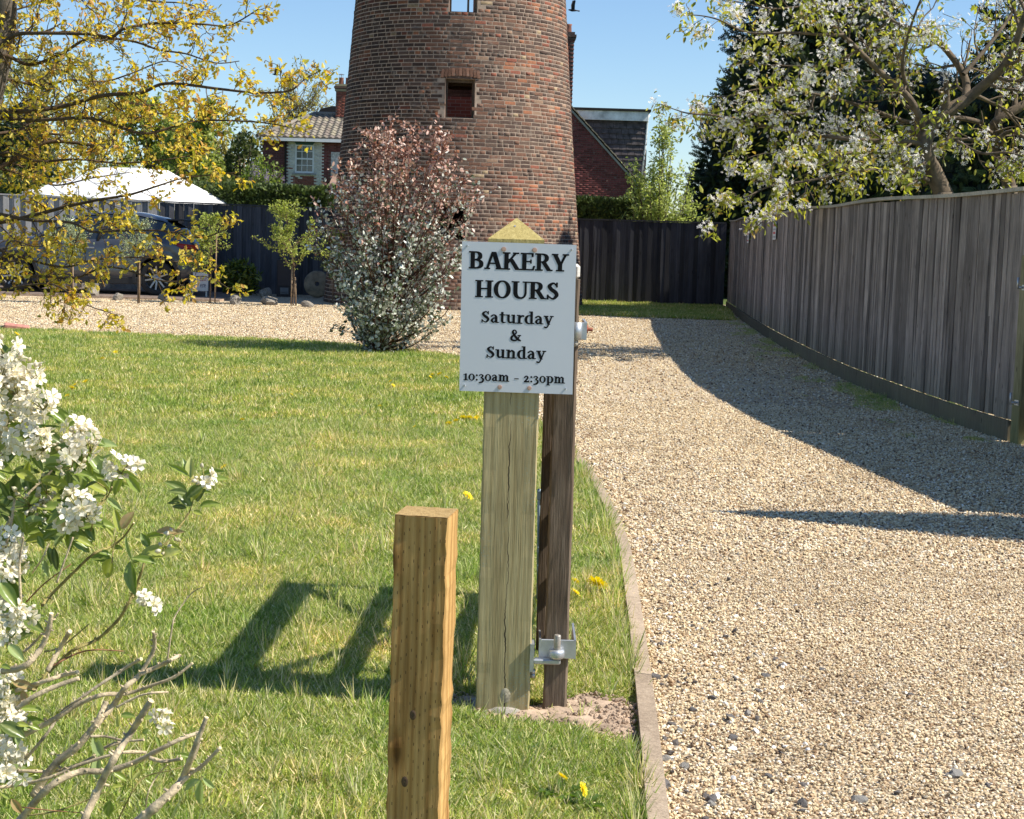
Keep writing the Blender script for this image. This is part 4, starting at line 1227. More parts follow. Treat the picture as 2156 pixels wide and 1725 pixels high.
def fat(g, n, v=True):
    for _ in range(n):
        h = g.copy(); h[:, 1:] |= g[:, :-1]; h[:, :-1] |= g[:, 1:]
        if v: h[1:] |= g[:-1]; h[:-1] |= g[1:]
        g = h
    return g
big = fat(fat(grid, 1), 1, False); grid = np.zeros_like(big)
text_grid(grid, step, 'Saturday', 170, 795, 697, 99)
text_grid(grid, step, '&', 424, 526, 850, 99)
text_grid(grid, step, 'Sunday', 220, 738, 1003, 99)
text_grid(grid, step, '10:30am', 34, 436, 1207, 77)
text_grid(grid, step, '-', 470, 512, 1207, 77)
text_grid(grid, step, '2:30pm', 552, 915, 1207, 77)
grid = fat(grid, 1) | big
link('lettering', grid_mesh(grid, step, Nn * .0006, U, V, M_ink, 'lettering'), sgn)
M_cop = simple('screw_cap', (.55, .36, .27), .5, .1, 50)
for (u, v, r, mt) in ((356, 58, 14, M_cop), (620, 56, 14, M_cop), (348, 1258, 12, M_cop), (603, 1258, 12, M_cop)):
    m = MB(); c = U * u + V * v
    m.tube([c + Nn * .0004, c + Nn * .002], U.length * (r + 7), 16, (.8, .8, .82)); m.tube([c + Nn * .002, c + Nn * .0045], U.length * r, 14)
    m.build('screw', mt, sgn)
for (u, v) in ((44, 36), (936, 42), (44, 1252), (914, 1254)):
    m = MB(); c = U * u + V * v
    m.tube([c + Nn * .0004, c + Nn * .004], U.length * 8, 10); m.tube([c + Nn * .003, c + Nn * .006 + U * 9 + V * 6], U.length * 3.5, 6)
    m.build('screw', M_galv, sgn)

# ------------------------------------------------------------------ wooden gate, open and seen end on
M_gate = woodmat('weathered_oak', (.155, .108, .072), (.070, .048, .033), (.30, .235, .17), 70, .04, .8, .5, rvar=.1)
hb = G(1168, 1512)
hT = P(1197, 556, hb.y)
gate = empty('field_gate', (hb.x, hb.y, 0), label='dark weathered wooden gate seen end on, hinged beside the bakery sign post', cat='gate')
gd = Vector((.034, 1, 0)).normalized(); ga = math.atan2(gd.y, gd.x)
gn = Vector((gd.y, -gd.x, 0))
lean = (hT.x - hb.x) / hT.z
HZ = hT.z
GM = Matrix.Rotation(ga, 4, 'Z')
def gx(s, n, z): return gd * s + gn * n + Vector((0, 0, z))
def gbox(name, s0, s1, n0, n1, z0, z1, mat=M_gate, bev=.004):
    m = MB(); m.box(s0, s1, -n1, -n0, z0, z1, M=GM, bev=bev); return m.build(name, mat, gate)
hwid = 50 / F * math.hypot(hb.y, 1.0)
m = wood_prism(.036, .03, HZ - .045, 30, 8, chamfer=.006, jag=.0016)
hs = m.build('heel_stile', M_gate, gate, (.0, .036, 0), (0, 0, 0)); hs.rotation_euler = (0, lean, ga - PI / 2)
m = MB(); m.box(-.036, .036, -.036, .036, HZ - .0445, HZ, bev=.008)
tc_ = m.build('worn_stile_top', simple('bleached_wood', (.62, .58, .52), .9, .2, 60, .6, 90, .004), gate, (.0, .036, 0), (0, lean, ga - PI / 2))
GLn = 1.42
for (z0, h, nm) in ((1.14, .135, 'top_rail'), (.755, .08, 'rail'), (.57, .07, 'rail'), (.38, .06, 'rail'), (.16, .075, 'bottom_rail')):
    gbox(nm, .073, GLn - .035, -.016, .016, z0, z0 + h)
gbox('far_stile', GLn - .035, GLn, -.022, .022, .08, 1.28)
for (sa, z_a, sb, zb) in ((.08, 1.12, 1.32, .20), (.08, .20, 1.32, 1.12)):
    d = math.hypot(sb - sa, zb - z_a); an = math.atan2(zb - z_a, sb - sa)
    m = MB(); m.box(0, d, -.007, .007, -.022, .022, M=GM @ Matrix.Translation((sa, .024 if zb > z_a else -.024, z_a)) @ Matrix.Rotation(-an, 4, 'Y')); m.build('brace', M_gate, gate)
# ironmongery; positions measured on the gate end
def hp(x, y, dy=0.0): return P(x, y, hb.y + dy) - Vector((hb.x, hb.y, 0))
M_rust = simple('rusty_iron', (.30, .09, .05), .85, .3, 60)
# lower hinge
hinge = MB(); a = hp(1138, 1345, -.006); b = hp(1209, 1387, -.006)
hinge.box(a.x, b.x, -.012, -.006, b.z, a.z, bev=.002); hinge.box(a.x - .004, a.x + .002, -.012, .20, b.z, a.z); hinge.box(b.x - .002, b.x + .004, -.012, .20, b.z, a.z)
hg = hinge.build('lower_hinge', M_galv, gate)
m = MB(); c = hp(1172, 1376, -.03)
m.lathe([(.011, -.014), (.022, -.012), (.024, -.006), (.024, .006), (.022, .012), (.011, .014)], 20, Matrix.Translation((c.x, -.034, c.z)))
m.build('hinge_eye', M_galv, hg)
m = MB(); p0 = hp(1174, 1337, -.034); m.tube([(p0.x - .001, -.034, c.z - .03), (p0.x, -.034, p0.z - .003), (p0.x, -.034, p0.z)], [.0105, .0105, .009], 14); m.build('hinge_pin', simple('worn_steel', (.42, .38, .33), .5, .2, 40, metal=.6), hg)
m = MB(); a = hp(1124, 1382, -.03); b = hp(1186, 1400, -.03)
m.box(a.x, c.x + .012, -.048, -.020, b.z + .004, c.z - .016, bev=.003); m.box(a.x - .012, a.x, -.048, .01, b.z - .02, c.z + .03)
m.build('hinge_hook', M_galv, hg)
for (y_, dz) in ((1355, 0), (1370, 0), (1412, 0), (1420, 0)):
    q = hp(1122, y_, .02); m = MB(); m.tube([(q.x - .008, .01, q.z), (q.x + .006, .01, q.z)], .009, 6); m.build('bolt', M_galv, hg)
# upper hinge
a = hp(1196, 678, -.006); b = hp(1232, 716, -.006)
m = MB(); m.box(a.x, b.x, -.012, -.006, b.z, a.z, bev=.002); m.box(b.x - .002, b.x + .004, -.012, .2, b.z, a.z); m.tube([(a.x + .026, -.018, b.z), (a.x + .026, -.018, a.z)], .015, 14)
uh = m.build('upper_hinge', M_galv, gate)
q = hp(1210, 722, -.02); m = MB(); m.lathe([(.001, -.012), (.008, -.009), (.011, 0), (.008, .009), (.001, .012)], 12, Matrix.Translation((q.x, -.02, q.z))); m.build('hinge_pin', M_conc, uh)
q = hp(1232, 694, 0); m = MB(); m.tube([(q.x, .03, q.z), (q.x + .024, .03, q.z - .002)], .0055, 8); m.tube([(q.x + .003, .03, q.z), (q.x + .010, .03, q.z)], .012, 6); m.build('rusty_bolt', M_rust, uh)
# slide bolt fittings left of the stile
m = MB(); a = hp(1136, 1030, .25); b = hp(1133, 1262, .25)
m.tube([(a.x, .25, a.z), (b.x, .25, b.z)], .006, 8, (1, 1, 1)); 
sb_ = m.build('slide_bolt', simple('dark_galvanised', (.20, .26, .30), .5, .1, 30, metal=.5), gate)
for (y0, y1) in ((1032, 1052), (1150, 1164), (1188, 1203), (1238, 1252)):
    a = hp(1131, y0, .25); b = hp(1141, y1, .25); m = MB(); m.box(a.x, b.x + .012, .235, .265, b.z, a.z, bev=.002); m.build('bolt_bracket', bpy.data.materials['dark_galvanised'], sb_)
m = MB(); a = hp(1148, 900, .15); m.box(a.x - .008, a.x + .02, .10, .16, .18, 1.25, M=None, bev=.003); m.build('slamming_stile', M_gate, gate)

# ------------------------------------------------------------------ short square post in front
q1 = ray(822, 1086); YF = 2.86
fl = P(822, 1086, YF + .004); fr_ = P(940, 1091, YF - .004)
wv = (fr_ - fl); rz = -R(8.2)
wS = 118 / F * (YF * .994 + .0) / math.cos(rz) ; hS = (fl.z + fr_.z) / 2
cS = (fl + fr_) / 2; ctr = Vector((cS.x, cS.y, 0)) + Matrix.Rotation(rz, 3, 'Z') @ Vector((0, wS / 2, 0))
spst = empty('short_post', (ctr.x, ctr.y, 0), rz, 'short square golden pine post with a flat sawn top, nearest the camera', 'post')
spst.rotation_euler = (0, .006, rz)
wood_prism(wS / 2, -.05, hS, 44, 12, jag=.0017, chamfer=.0032).build('post_shaft', M_gold, spst)
m = MB(); h_ = wS / 2 - .0012; ng = 10; rr = random.Random(2); vs = []; fs = []
for j in range(ng + 1):
    for i in range(ng + 1):
        vs.append((-h_ + 2 * h_ * i / ng, -h_ + 2 * h_ * j / ng, hS + .001 + rr.uniform(0, .0009)))
for j in range(ng):
    for i in range(ng): fs.append((j * (ng + 1) + i, j * (ng + 1) + i + 1, (j + 1) * (ng + 1) + i + 1, (j + 1) * (ng + 1) + i))
m.add(vs, fs); m.build('sawn_top', woodmat('sawn_end_grain', (.40, .26, .10), (.24, .15, .05), (.55, .40, .18), 70, .8, .85, .6, False, 0, False), spst)
for (x, y, r) in ((862, 1506, .0036), (848, 1647, .0040)):
    p = P(x, y, YF); m = MB(); lx = (x - 868) / F * YF
    m.lathe([(.0006, .001), (r * .6, .0008), (r * 1.1, .0014), (r * 1.7, 0)], 12, Matrix.Translation((lx, -wS / 2, p.z)) @ Matrix.Rotation(PI / 2, 4, 'X') @ Matrix.Diagonal((1, 1.6, 1, 1)))
    m.build('knot', simple('dark_knot', (.09, .05, .025), .7, .3, 150) if 'dark_knot' not in bpy.data.materials else bpy.data.materials['dark_knot'], spst)

# ------------------------------------------------------------------ house left of the tower, far behind
M_roof = simple('roof_tile', (.25, .215, .175), .85, .3, 1.5, .3, 20, .01, attr=True)
M_paintw = simple('white_paint', (.78, .78, .76), .5, .05, 5)
M_glass = simple('window_glass', (.06, .075, .085), .08, .1, 2, spec=.9)
M_greenp = simple('green_paint', (.03, .09, .07), .5, .1, 5)
M_lead = simple('lead_flashing', (.16, .17, .18), .6, .1, 5)
def tile_mesh(w, l, mat, seed):
    rr = random.Random(seed); t = rr.uniform(.72, 1.25); m = MB(); vs = []; n = 6
    for j in (0, 1):
        for i in range(n + 1):
            u = i / n
            z = .035 * math.sin(u * 2 * PI - .6) + .03
            vs.append((-w / 2 + w * u, j * l, z + (.03 if j == 0 else 0)))
    fs = [(i, i + 1, n + 2 + i, n + 1 + i) for i in range(n)]
    vs += [(-w / 2, 0, 0), (w / 2, 0, 0)]
    fs.append(tuple([2 * n + 2, 2 * n + 3] + list(range(n, -1, -1))))
    m.add(vs, fs, (t, t * rr.uniform(.93, 1.02), t * rr.uniform(.85, 1.0))); return m.mesh('roof_tile', mat)
def wall_bricks(parent, org, xr, zr, Y0, keep, colf, mat, single, mort, name='brick'):
    """running bond on a wall facing -Y; xr/zr in world, keep(x,z)"""
    pos = []; L = []; cols = []; sc = []
    z = zr[0]; r = 0
    rr = np.random.RandomState(5)
    while z < zr[1]:
        x = xr[0] - (r % 2) * .1125
        while x < xr[1]:
            xc = x + .1075; zc = z + .0325
            if keep(xc, zc): pos.append((xc, Y0, zc)); L.append(.215); cols.append(colf(xc, zc, rr)); sc.append(rr.rand() * .1 + (xc - xr[0]) * 0 + zc * .0)
            x += .225
        z += .075; r += 1
    n = len(pos)
    bricks(parent, pos, [(1, 0, 0)] * n, [(0, -1, 0)] * n, L, [.065] * n, [.008] * n, np.array(cols), mat, single, sc, org, name)
HY = 75.0
hx = lambda x, y=292: P(x, y, HY).x
hz = lambda y, x=620: P(x, y, HY).z
H0 = Vector((hx(553), HY, 0))
house = empty('brick_house', H0, label='far brick house with tiled hip roof, chimney and white sash window, left of the tower', cat='house')
xl, xr_, zt_ = hx(553, 300), hx(553, 300) + 9.0, hz(296)
wx0, wx1, wz0, wz1 = P(621, 340, HY).x, P(661, 340, HY).x, hz(364), hz(304)
px0, px1 = P(604, 350, HY).x, P(678, 350, HY).x
m = MB(); m.box(xl - H0.x, wx0 - H0.x, .0, 6.5, 0, zt_); m.box(wx1 - H0.x, xr_ - H0.x, 0, 6.5, 0, zt_); m.box(wx0 - H0.x, wx1 - H0.x, 0, 6.5, 0, wz0); m.box(wx0 - H0.x, wx1 - H0.x, 0, 6.5, wz1, zt_)
m.build('wall', M_mortar_d, house)
def hkeep(x, z):
    if wx0 - .1 < x < wx1 + .1 and wz0 - .02 < z < wz1 + .02: return False
    return x < xr_ and not (P(697, 340, HY).x - .05 < x < P(716, 340, HY).x and hz(385) < z < hz(318))
def hcol(x, z, rr):
    if px0 < x < px1:
        n = mnoise.noise(Vector((x * 1.6, z * 2.4, 0)))
        red = (abs((x - (px0 + px1) / 2)) < .56 and hz(391) < z < hz(371)) and n > -.5
        if red or n > .62: return np.array((.24, .085, .06)) * rr.uniform(.8, 1.2)
        return np.array((.66, .64, .56)) * rr.uniform(.8, 1.08)
    if x < px0: return np.array((.15, .055, .055)) * rr.uniform(.8, 1.2)
    return np.array((.17, .06, .055)) * rr.uniform(.7, 1.3)
wall_bricks(house, H0, (xl, xr_), (hz(420), zt_), HY - .001, hkeep, hcol, brickmat('house_brick', bmp=.2), 0, None)
m = MB(); m.box(P(697, 340, HY).x - H0.x, P(716, 340, HY).x - H0.x, -.01, .0, hz(385), hz(318)); m.build('blocked_window', simple('peeling_render', (.5, .5, .47), .9, .45, 9), house)
for k_, (a_, b_, c_, d_) in enumerate(((px0, wx0 - .002, hz(420), zt_ - .01), (wx1 + .002, px1, hz(420), zt_ - .01), (wx0 - .002, wx1 + .002, hz(420), hz(391)), (wx0 - .002, wx1 + .002, hz(371), wz0 - .01), (wx0 - .002, wx1 + .002, wz1, zt_ - .01))):
    m = MB(); m.box(a_ - H0.x, b_ - H0.x, -.0035, .0, c_, d_); m.build('painted_panel', simple('peeling_paint', (.58, .56, .49), .9, .25, 4) if k_ == 0 else bpy.data.materials['peeling_paint'], house)
m = MB(); m.box(px0 - .1 - H0.x, px0 - .02 - H0.x, -.10, -.012, hz(420), zt_); m.build('downpipe', M_black, house)
# window
win = MB(); fw = .075
for (a, b, c, d) in ((wx0, wx0 + fw, wz0, wz1), (wx1 - fw, wx1, wz0, wz1), (wx0 + fw, wx1 - fw, wz1 - fw, wz1), (wx0 + fw, wx1 - fw, wz0, wz0 + fw * 1.1), (wx0 + fw, wx1 - fw, (wz0 + wz1) / 2 - .035, (wz0 + wz1) / 2 + .035)):
    win.box(a - H0.x, b - H0.x, .01, .10, c, d)
wo = win.build('window', M_paintw, house)
iw = (wx1 - wx0 - 2 * fw) / 3
bars = MB()
for k in (1, 2): bars.box(wx0 + fw + k * iw - .014 - H0.x, wx0 + fw + k * iw + .014 - H0.x, .02, .06, wz0 + fw * 1.1, wz1 - fw)
for (z_) in (.27, .76): 
    zc = wz0 + (wz1 - wz0) * z_; bars.box(wx0 + fw - H0.x, wx1 - fw - H0.x, .0225, .058, zc - .014, zc + .014)
bars.build('glazing_bar', M_paintw, wo)
for j, (a, b) in enumerate(((wz0 + fw, wz0 + (wz1 - wz0) * .27), (wz0 + (wz1 - wz0) * .27, (wz0 + wz1) / 2), ((wz0 + wz1) / 2, wz0 + (wz1 - wz0) * .76), (wz0 + (wz1 - wz0) * .76, wz1 - fw))):
    for k in range(3):
        m = MB(); m.box(wx0 + fw + k * iw - H0.x, wx0 + fw + (k + 1) * iw - H0.x, .045, .052, a, b); m.build('pane', M_glass, wo)
m = MB(); m.box(wx0 + fw - H0.x, wx1 - fw - H0.x, .5, .52, wz0, wz1); m.build('curtain', simple('curtain', (.30, .33, .30), .9, .1), wo)
m = MB(); m.box(wx0 - .12 - H0.x, wx1 + .12 - H0.x, -.08, .02, wz0 - .09, wz0 - .012); m.build('sill', simple('stone_sill', (.30, .29, .27), .9, .2), house)
lx0, lx1 = P(624, 300, HY).x - H0.x, P(659, 300, HY).x - H0.x
m = MB(); zc0, zc1 = hz(304.5), hz(296); m.prism([(lx0, -.03, zc0), (lx1, -.03, zc0), (lx1 + .12, -.03, zc1), (lx0 - .12, -.03, zc1)], (0, .028, 0)); m.build('lintel', M_greenp, house)
ev = P(541, 288, HY - .35); rgz = P(664, 242, HY + 3.2); ez = ev.z; rz_ = rgz.z
x_e = ev.x - H0.x; x_r = rgz.x - H0.x
m = MB()
yb = 6.8
pts = {'a': (x_e, -.35, ez), 'b': (9.4, -.35, ez), 'c': (9.4 - 3.0, 3.2, rz_), 'd': (x_r, 3.2, rz_), 'e': (x_e, yb, ez), 'f': (9.4, yb, ez)}
q = pts; m.poly([q['a'], q['b'], q['c'], q['d']]); m.poly([q['e'], q['a'], q['d']]); m.poly([q['f'], q['e'], q['d'], q['c']]); m.poly([q['b'], q['f'], q['c']])
m.poly([q['e'], q['f'], q['b'], q['a']])
roof = m.build('roof', simple('roof_felt', (.07, .06, .05), .9, .1), house)
m = MB(); m.box(x_e, 9.4, -.40, -.353, ez - .16, ez - .01); m.build('fascia', M_paintw, house)
m = MB(); m.box(x_e + .1, 9.3, -.35, .0, ez - .155, ez - .12); m.build('soffit', M_black, house)
tms = [tile_mesh(.31, .42, M_roof, k) for k in range(8)]
sl = math.atan2(rz_ - ez, 3.55); sll = math.hypot(rz_ - ez, 3.55); rr = random.Random(3)
nr = 10
for r in range(nr):
    s0 = r * sll / nr; y0 = -.35 + s0 * math.cos(sl); z0 = ez + s0 * math.sin(sl)
    xs = x_e + (x_r - x_e) * (s0 + .2) / sll
    x = x_e + (r % 1) * .15
    while x < 5.6:
        if x > xs - .1: link('roof_tile', rr.choice(tms), roof, (x + .155, y0, z0 + .012), (sl, 0, 0))
        x += .305
m = MB()
m.tube([(x_e, -.35, ez + .03), (x_r, 3.2, rz_ + .06)], .11, 8); m.build('hip_tile', M_roof, roof)
m = MB(); m.tube([(x_r, 3.2, rz_ + .05), (6.4, 3.2, rz_ + .05)], .11, 8); m.build('ridge_tile', M_roof, roof)
# rear roof slope, its shade put in as near-black colour, and the chimney
a = P(660, 241, HY + 5.0); b = P(688, 225, HY + 5.0); cpt = P(712, 228, HY + 5.0)
m = MB(); m.prism([(a.x - H0.x, 5, a.z - .3), (6.2, 5, a.z - .3), (6.2, 5, cpt.z), (b.x - H0.x + .3, 5, b.z + .05), (b.x - H0.x - .3, 5, b.z - .1)], (0, 3, 0)); m.build('rear_roof', M_black, house)
ca, cb = P(707, 215, HY + 2.6), P(733, 215, HY + 2.6)
cz0, cz1 = P(715, 246, HY + 2.6).z, P(715, 192, HY + 2.6).z
chm = MB(); chm.box(ca.x - H0.x, cb.x - H0.x, 2.6, 3.2, cz0 - .6, cz1)
ch = chm.build('chimney', M_mortar_d, house)
pos = []; cols = []; L = []
rr_ = np.random.RandomState(8); z = cz0; r = 0
while z < cz1 - .05:
    x = ca.x + (r % 2) * .06
    while x < cb.x - .1:
        pos.append((x + .11, HY + 2.6, z + .035)); L.append(.212); cols.append(np.array((.22, .075, .05)) * rr_.uniform(.5, 1.3)); x += .225
    z += .075; r += 1
n = len(pos); bricks(ch, pos, [(1, 0, 0)] * n, [(0, -1, 0)] * n, L, [.062] * n, [.012] * n, np.array(cols), M_brick, 0, [0] * n, H0)
for k, (zo, ex, col) in enumerate(((0, .05, (.30, .26, .16)), (.13, .09, (.12, .08, .06)), (.24, .05, (.34, .30, .18)))):
    m = MB(); m.box(ca.x - H0.x - ex, cb.x - H0.x + ex, 2.6 - ex, 3.2 + ex, cz1 + zo, cz1 + zo + .10, col); m.build('corbel_course', M_brick, ch)
for dx in (.22, .55):
    m = MB(); m.lathe([(.13, 0), (.11, .3), (.13, .34), (.09, .34), (.09, .1)], 12, Matrix.Translation((ca.x - H0.x + dx, 2.9, cz1 + .33))); m.build('chimney_pot', simple('terracotta', (.22, .09, .06), .9) if 'terracotta' not in bpy.data.materials else bpy.data.materials['terracotta'], ch)
m = MB(); cc = (ca.x - H0.x + .22, 2.9, cz1 + .66)
for k in range(4): m.tube([(cc[0] + .08 * math.cos(k * PI / 2), cc[1] + .08 * math.sin(k * PI / 2), cc[2]), (cc[0] + .08 * math.cos(k * PI / 2), cc[1] + .08 * math.sin(k * PI / 2), cc[2] + .16)], .008, 5)
m.lathe([(.16, 0), (.0, .05)], 12, Matrix.Translation((cc[0], cc[1], cc[2] + .16))); m.build('cowl', M_galv, ch)
a = P(686, 405, HY - 2.5); b = P(716, 393, HY)
m = MB(); m.prism([(a.x - H0.x, -2.5, a.z), (a.x + 5 - H0.x, -2.5, a.z), (a.x + 5 - H0.x, -.02, a.z + .9), (b.x - H0.x - .3, -.02, a.z + .9)], (0, 0, .06), (1.2, .9, .8)); m.build('lean_to_roof', M_roof, house)

# ------------------------------------------------------------------ house right of the tower
RY = 57.0
r0 = P(1208, 234, RY); r1 = P(1330, 371, RY)
H1 = Vector((r0.x, RY, 0))
house2 = empty('gabled_house', H1, label='dark red brick gable house with slate hung dormer, right of the tower', cat='house')
sl2 = (r1.z - r0.z) / (r1.x - r0.x)
zr2 = lambda x: r0.z + (x - r0.x) * sl2
xg0 = r0.x - 4.5; ridge = r0.x - 1.6; zrg = zr2(ridge)
xr1 = r0.x + (2.7 - r0.z) / sl2
m = MB(); prof = [(xg0 - H1.x, 0, 0), (xr1 - H1.x, 0, 0), (xr1 - H1.x, 0, 2.7), (ridge - H1.x, 0, zrg), (xg0 - H1.x, 0, 3.6)]
m.prism(prof, (0, 7, 0)); m.build('wall', M_mortar_d, house2)
wall_bricks(house2, H1, (r0.x - .6, xr1), (1.6, r0.z + .6), RY - .001, lambda x, z: z < zr2(x) - .06,
            lambda x, z, rr: np.array((.155, .045, .042)) * rr.uniform(.7, 1.35), bpy.data.materials['house_brick'], 300, None)
m = MB()
dv = Vector((1, 0, sl2)).normalized()
for k in range(34):
    s = k * .17; x = r0.x - .3 + s * dv.x - H1.x; z = zr2(r0.x - .3 + s * dv.x)
    m.box(-.0, .16, -.12, .25, -.0, .035, (1.25, 1.15, .95), M=Matrix.Translation((x, 0, z + .04 + .015 * (k % 2))) @ Matrix.Rotation(-math.atan(sl2), 4, 'Y'))
m.build('verge_tile', M_roof, house2)
m = MB(); a = Vector((-.4, -.03, zr2(r0.x - .4) - .02)); b = Vector((xr1 - H1.x, -.03, zr2(xr1) - .02))
m.prism([a + Vector((0, 0, -.10)), b + Vector((0, 0, -.10)), b, a], (0, -.04, 0)); m.build('bargeboard', simple('old_bargeboard', (.30, .28, .25), .8), house2)
m = MB(); m.prism([(ridge - H1.x, -.08, zrg + .03), (xr1 - H1.x, -.08, 2.73), (xr1 - H1.x, -.08, 2.80), (ridge - H1.x, -.08, zrg + .1)], (0, 7.1, 0)); m.build('roof', M_black, house2)
# dormer: cheek hung with dark slates
dt = P(1290, 253, RY + .5).z; dx1 = P(1361, 300, RY + .5).x; dx0 = P(1209, 240, RY + .5).x
dorm = MB(); dorm.prism([(dx0 - H1.x, .5, zr2(dx0) - .3), (dx1 - H1.x, .5, zr2(dx1) - .6), (dx1 - H1.x, .5, dt), (dx0 - H1.x, .5, dt)], (0, 5.5, 0))
dm = dorm.build('dormer', M_black, house2)
zz_ = zr2(dx1) - .4; k = 0
M_slate = simple('hung_slate', (.085, .070, .072), .85, .45, 5, .4, 40, .005)
while zz_ < dt:
    x0_ = max(dx0, r0.x + (zz_ - r0.z) / sl2); 
    zt2 = min(zz_ + .19, dt)
    x_ = x0_ - (k % 2) * .12
    m = MB()
    while x_ < dx1 - .02:
        xe = min(x_ + .235, dx1 + .02)
        xa, xb = max(x_, dx0) - H1.x, xe - H1.x - .006; j_ = .005 * ((int(x_ * 7) + k) % 3); ztt = max(zt2, zz_ + .03)
        m.add([(xa, .415 + j_, zz_), (xb, .415 + j_, zz_), (xb, .46, ztt), (xa, .46, ztt), (xa, .495, zz_), (xb, .495, zz_), (xb, .495, ztt), (xa, .495, ztt)], [(0, 1, 2, 3), (4, 5, 1, 0), (1, 5, 6, 2), (4, 0, 3, 7), (3, 2, 6, 7)]); x_ += .24
    if m.v: o = m.build('slate_course', M_slate, dm)
    zz_ += .19; k += 1
f1 = P(1366, 252, RY).x - H1.x; f0 = dx0 - H1.x - .1
m = MB(); m.box(f0, f1, .30, .40, dt - .02, dt + .31); m.build('fascia', simple('weathered_white', (.66, .66, .66), .7, .3, 3), dm)
m = MB(); m.box(f0 - .05, f1 + .1, .25, 6.2, dt + .312, dt + .40); m.build('flat_roof', M_black, dm)
m = MB(); m.box(dx1 - H1.x, f1 + .02, .40, 6, dt - .05, dt + .3); m.tube([(f1 + .06, .45, dt + .22), (f1 + .0, .45, dt + .1), (f1 - .05, .45, dt - .9), (f1 - .16, .45, dt - 2.2)], .035, 8); m.build('gutter_pipe', M_paintw, dm)
c0, c1 = P(1170, 100, RY + 3), P(1208, 100, RY + 3)
zc1 = P(1200, 84, RY + 3).z
m = MB(); m.box(c0.x - H1.x, c1.x - H1.x, 3, 3.9, 4, zc1); c2 = m.build('chimney', M_mortar_d, house2)
pos = []; cols = []; L = []; z = 5.0; r = 0
while z < zc1 - .05:
    x = c1.x - 1.1 + (r % 2) * .05
    while x < c1.x - .15: pos.append((x + .11, RY + 3, z + .035)); L.append(.21); cols.append(np.array((.13, .055, .045)) * rr_.uniform(.6, 1.2)); x += .225
    z += .075; r += 1
n = len(pos); bricks(c2, pos, [(1, 0, 0)] * n, [(0, -1, 0)] * n, L, [.062] * n, [.03] * n, np.array(cols), M_brick, 0, [0] * n, H1)
for k, (zo, ex) in enumerate(((0, .05), (.1, .09), (.2, .03))):
    m = MB(); m.box(c0.x - H1.x - ex, c1.x - H1.x + ex, 3 - ex, 3.9 + ex, zc1 + zo, zc1 + zo + .09, (.10, .07, .06)); m.build('corbel_course', M_brick, c2)
m = MB(); m.lathe([(.14, 0), (.12, .25), (.15, .32), (.10, .32), (.1, .1)], 14, Matrix.Translation((c1.x - H1.x - .22, 3.4, zc1 + .3))); m.build('chimney_pot', bpy.data.materials['terracotta'], c2)

# ------------------------------------------------------------------ white marquee behind the fence
GY = 38.5
M_canv = simple('canvas', (.80, .80, .78), .8, .04, 2)
gz = empty('garden_marquee', (P(270, 400, GY).x, GY, 0), label='white canvas garden marquee roof showing above the left fence', cat='marquee')
gl = P(56, 405, GY); gr = P(484, 430, GY); tl = P(212, 353, GY); tr_ = P(352, 352, GY)
cxg = (gl.x + gr.x) / 2; hwG = (gr.x - gl.x) / 2
def gp(x, y, z): return (x - gz.location.x, y, z)
ezl, ezr = gl.z, gr.z
base_ = [gp(gl.x, -.4, ezl), gp(cxg + .5, -2.3, (ezl + ezr) / 2 - .04), gp(gr.x, .6, ezr), gp(cxg - .4, 2.6, (ezl + ezr) / 2)]
topz = tl.z
top_ = [gp(tl.x, 0, topz), gp((tl.x + tr_.x) / 2 + .1, -.5, topz), gp(tr_.x, .1, topz - .02), gp((tl.x + tr_.x) / 2, .6, topz)]
m = MB(); N_ = 8; vs = []; fs = []
for i in range(N_ + 1):
    t = i / N_
    for k in range(4):
        for j in range(6):
            u = j / 6
            b = Vector(base_[k]).lerp(Vector(base_[(k + 1) % 4]), u); c = Vector(top_[k]).lerp(Vector(top_[(k + 1) % 4]), u)
            p = b.lerp(c, t); sag = -.025 * math.sin(PI * t) * (1 + .5 * math.sin(PI * u)) - .05 * math.sin(PI * u) * (1 - t)
            vs.append((p.x, p.y, p.z + sag))
w_ = 24
for i in range(N_):
    for k in range(w_): fs.append((i * w_ + k, i * w_ + (k + 1) % w_, (i + 1) * w_ + (k + 1) % w_, (i + 1) * w_ + k))
m.add(vs, fs, (1, 1, 1), True); m.f.append(tuple(N_ * w_ + k for k in range(w_))); m.c.append((1, 1, 1)); m.sm.append(False)
m.build('canopy', M_canv, gz)
m = MB(); vs = []; fs = []
rim = [Vector(vs_) for vs_ in [m2_ for m2_ in []]]
for k in range(4):
    for j in range(6):
        b = Vector(base_[k]).lerp(Vector(base_[(k + 1) % 4]), j / 6); b.z -= .05 * math.sin(PI * j / 6); vs += [tuple(b + Vector((0, 0, -.004))), tuple(b * .985 + Vector((0, 0, b.z * .015 - .17)))]
for k in range(24): q_ = (k + 1) % 24; fs.append((2 * k, 2 * k + 1, 2 * q_ + 1, 2 * q_))
m.add(vs, fs); m.build('valance', simple('canvas_valance', (.55, .55, .54), .8, .05, 2), gz)
for b in base_:
    m = MB(); m.tube([(b[0] * .96, b[1] * .9, 0), (b[0] * .96, b[1] * .9, b[2] - .05)], .035, 8); m.build('pole', M_lead, gz)

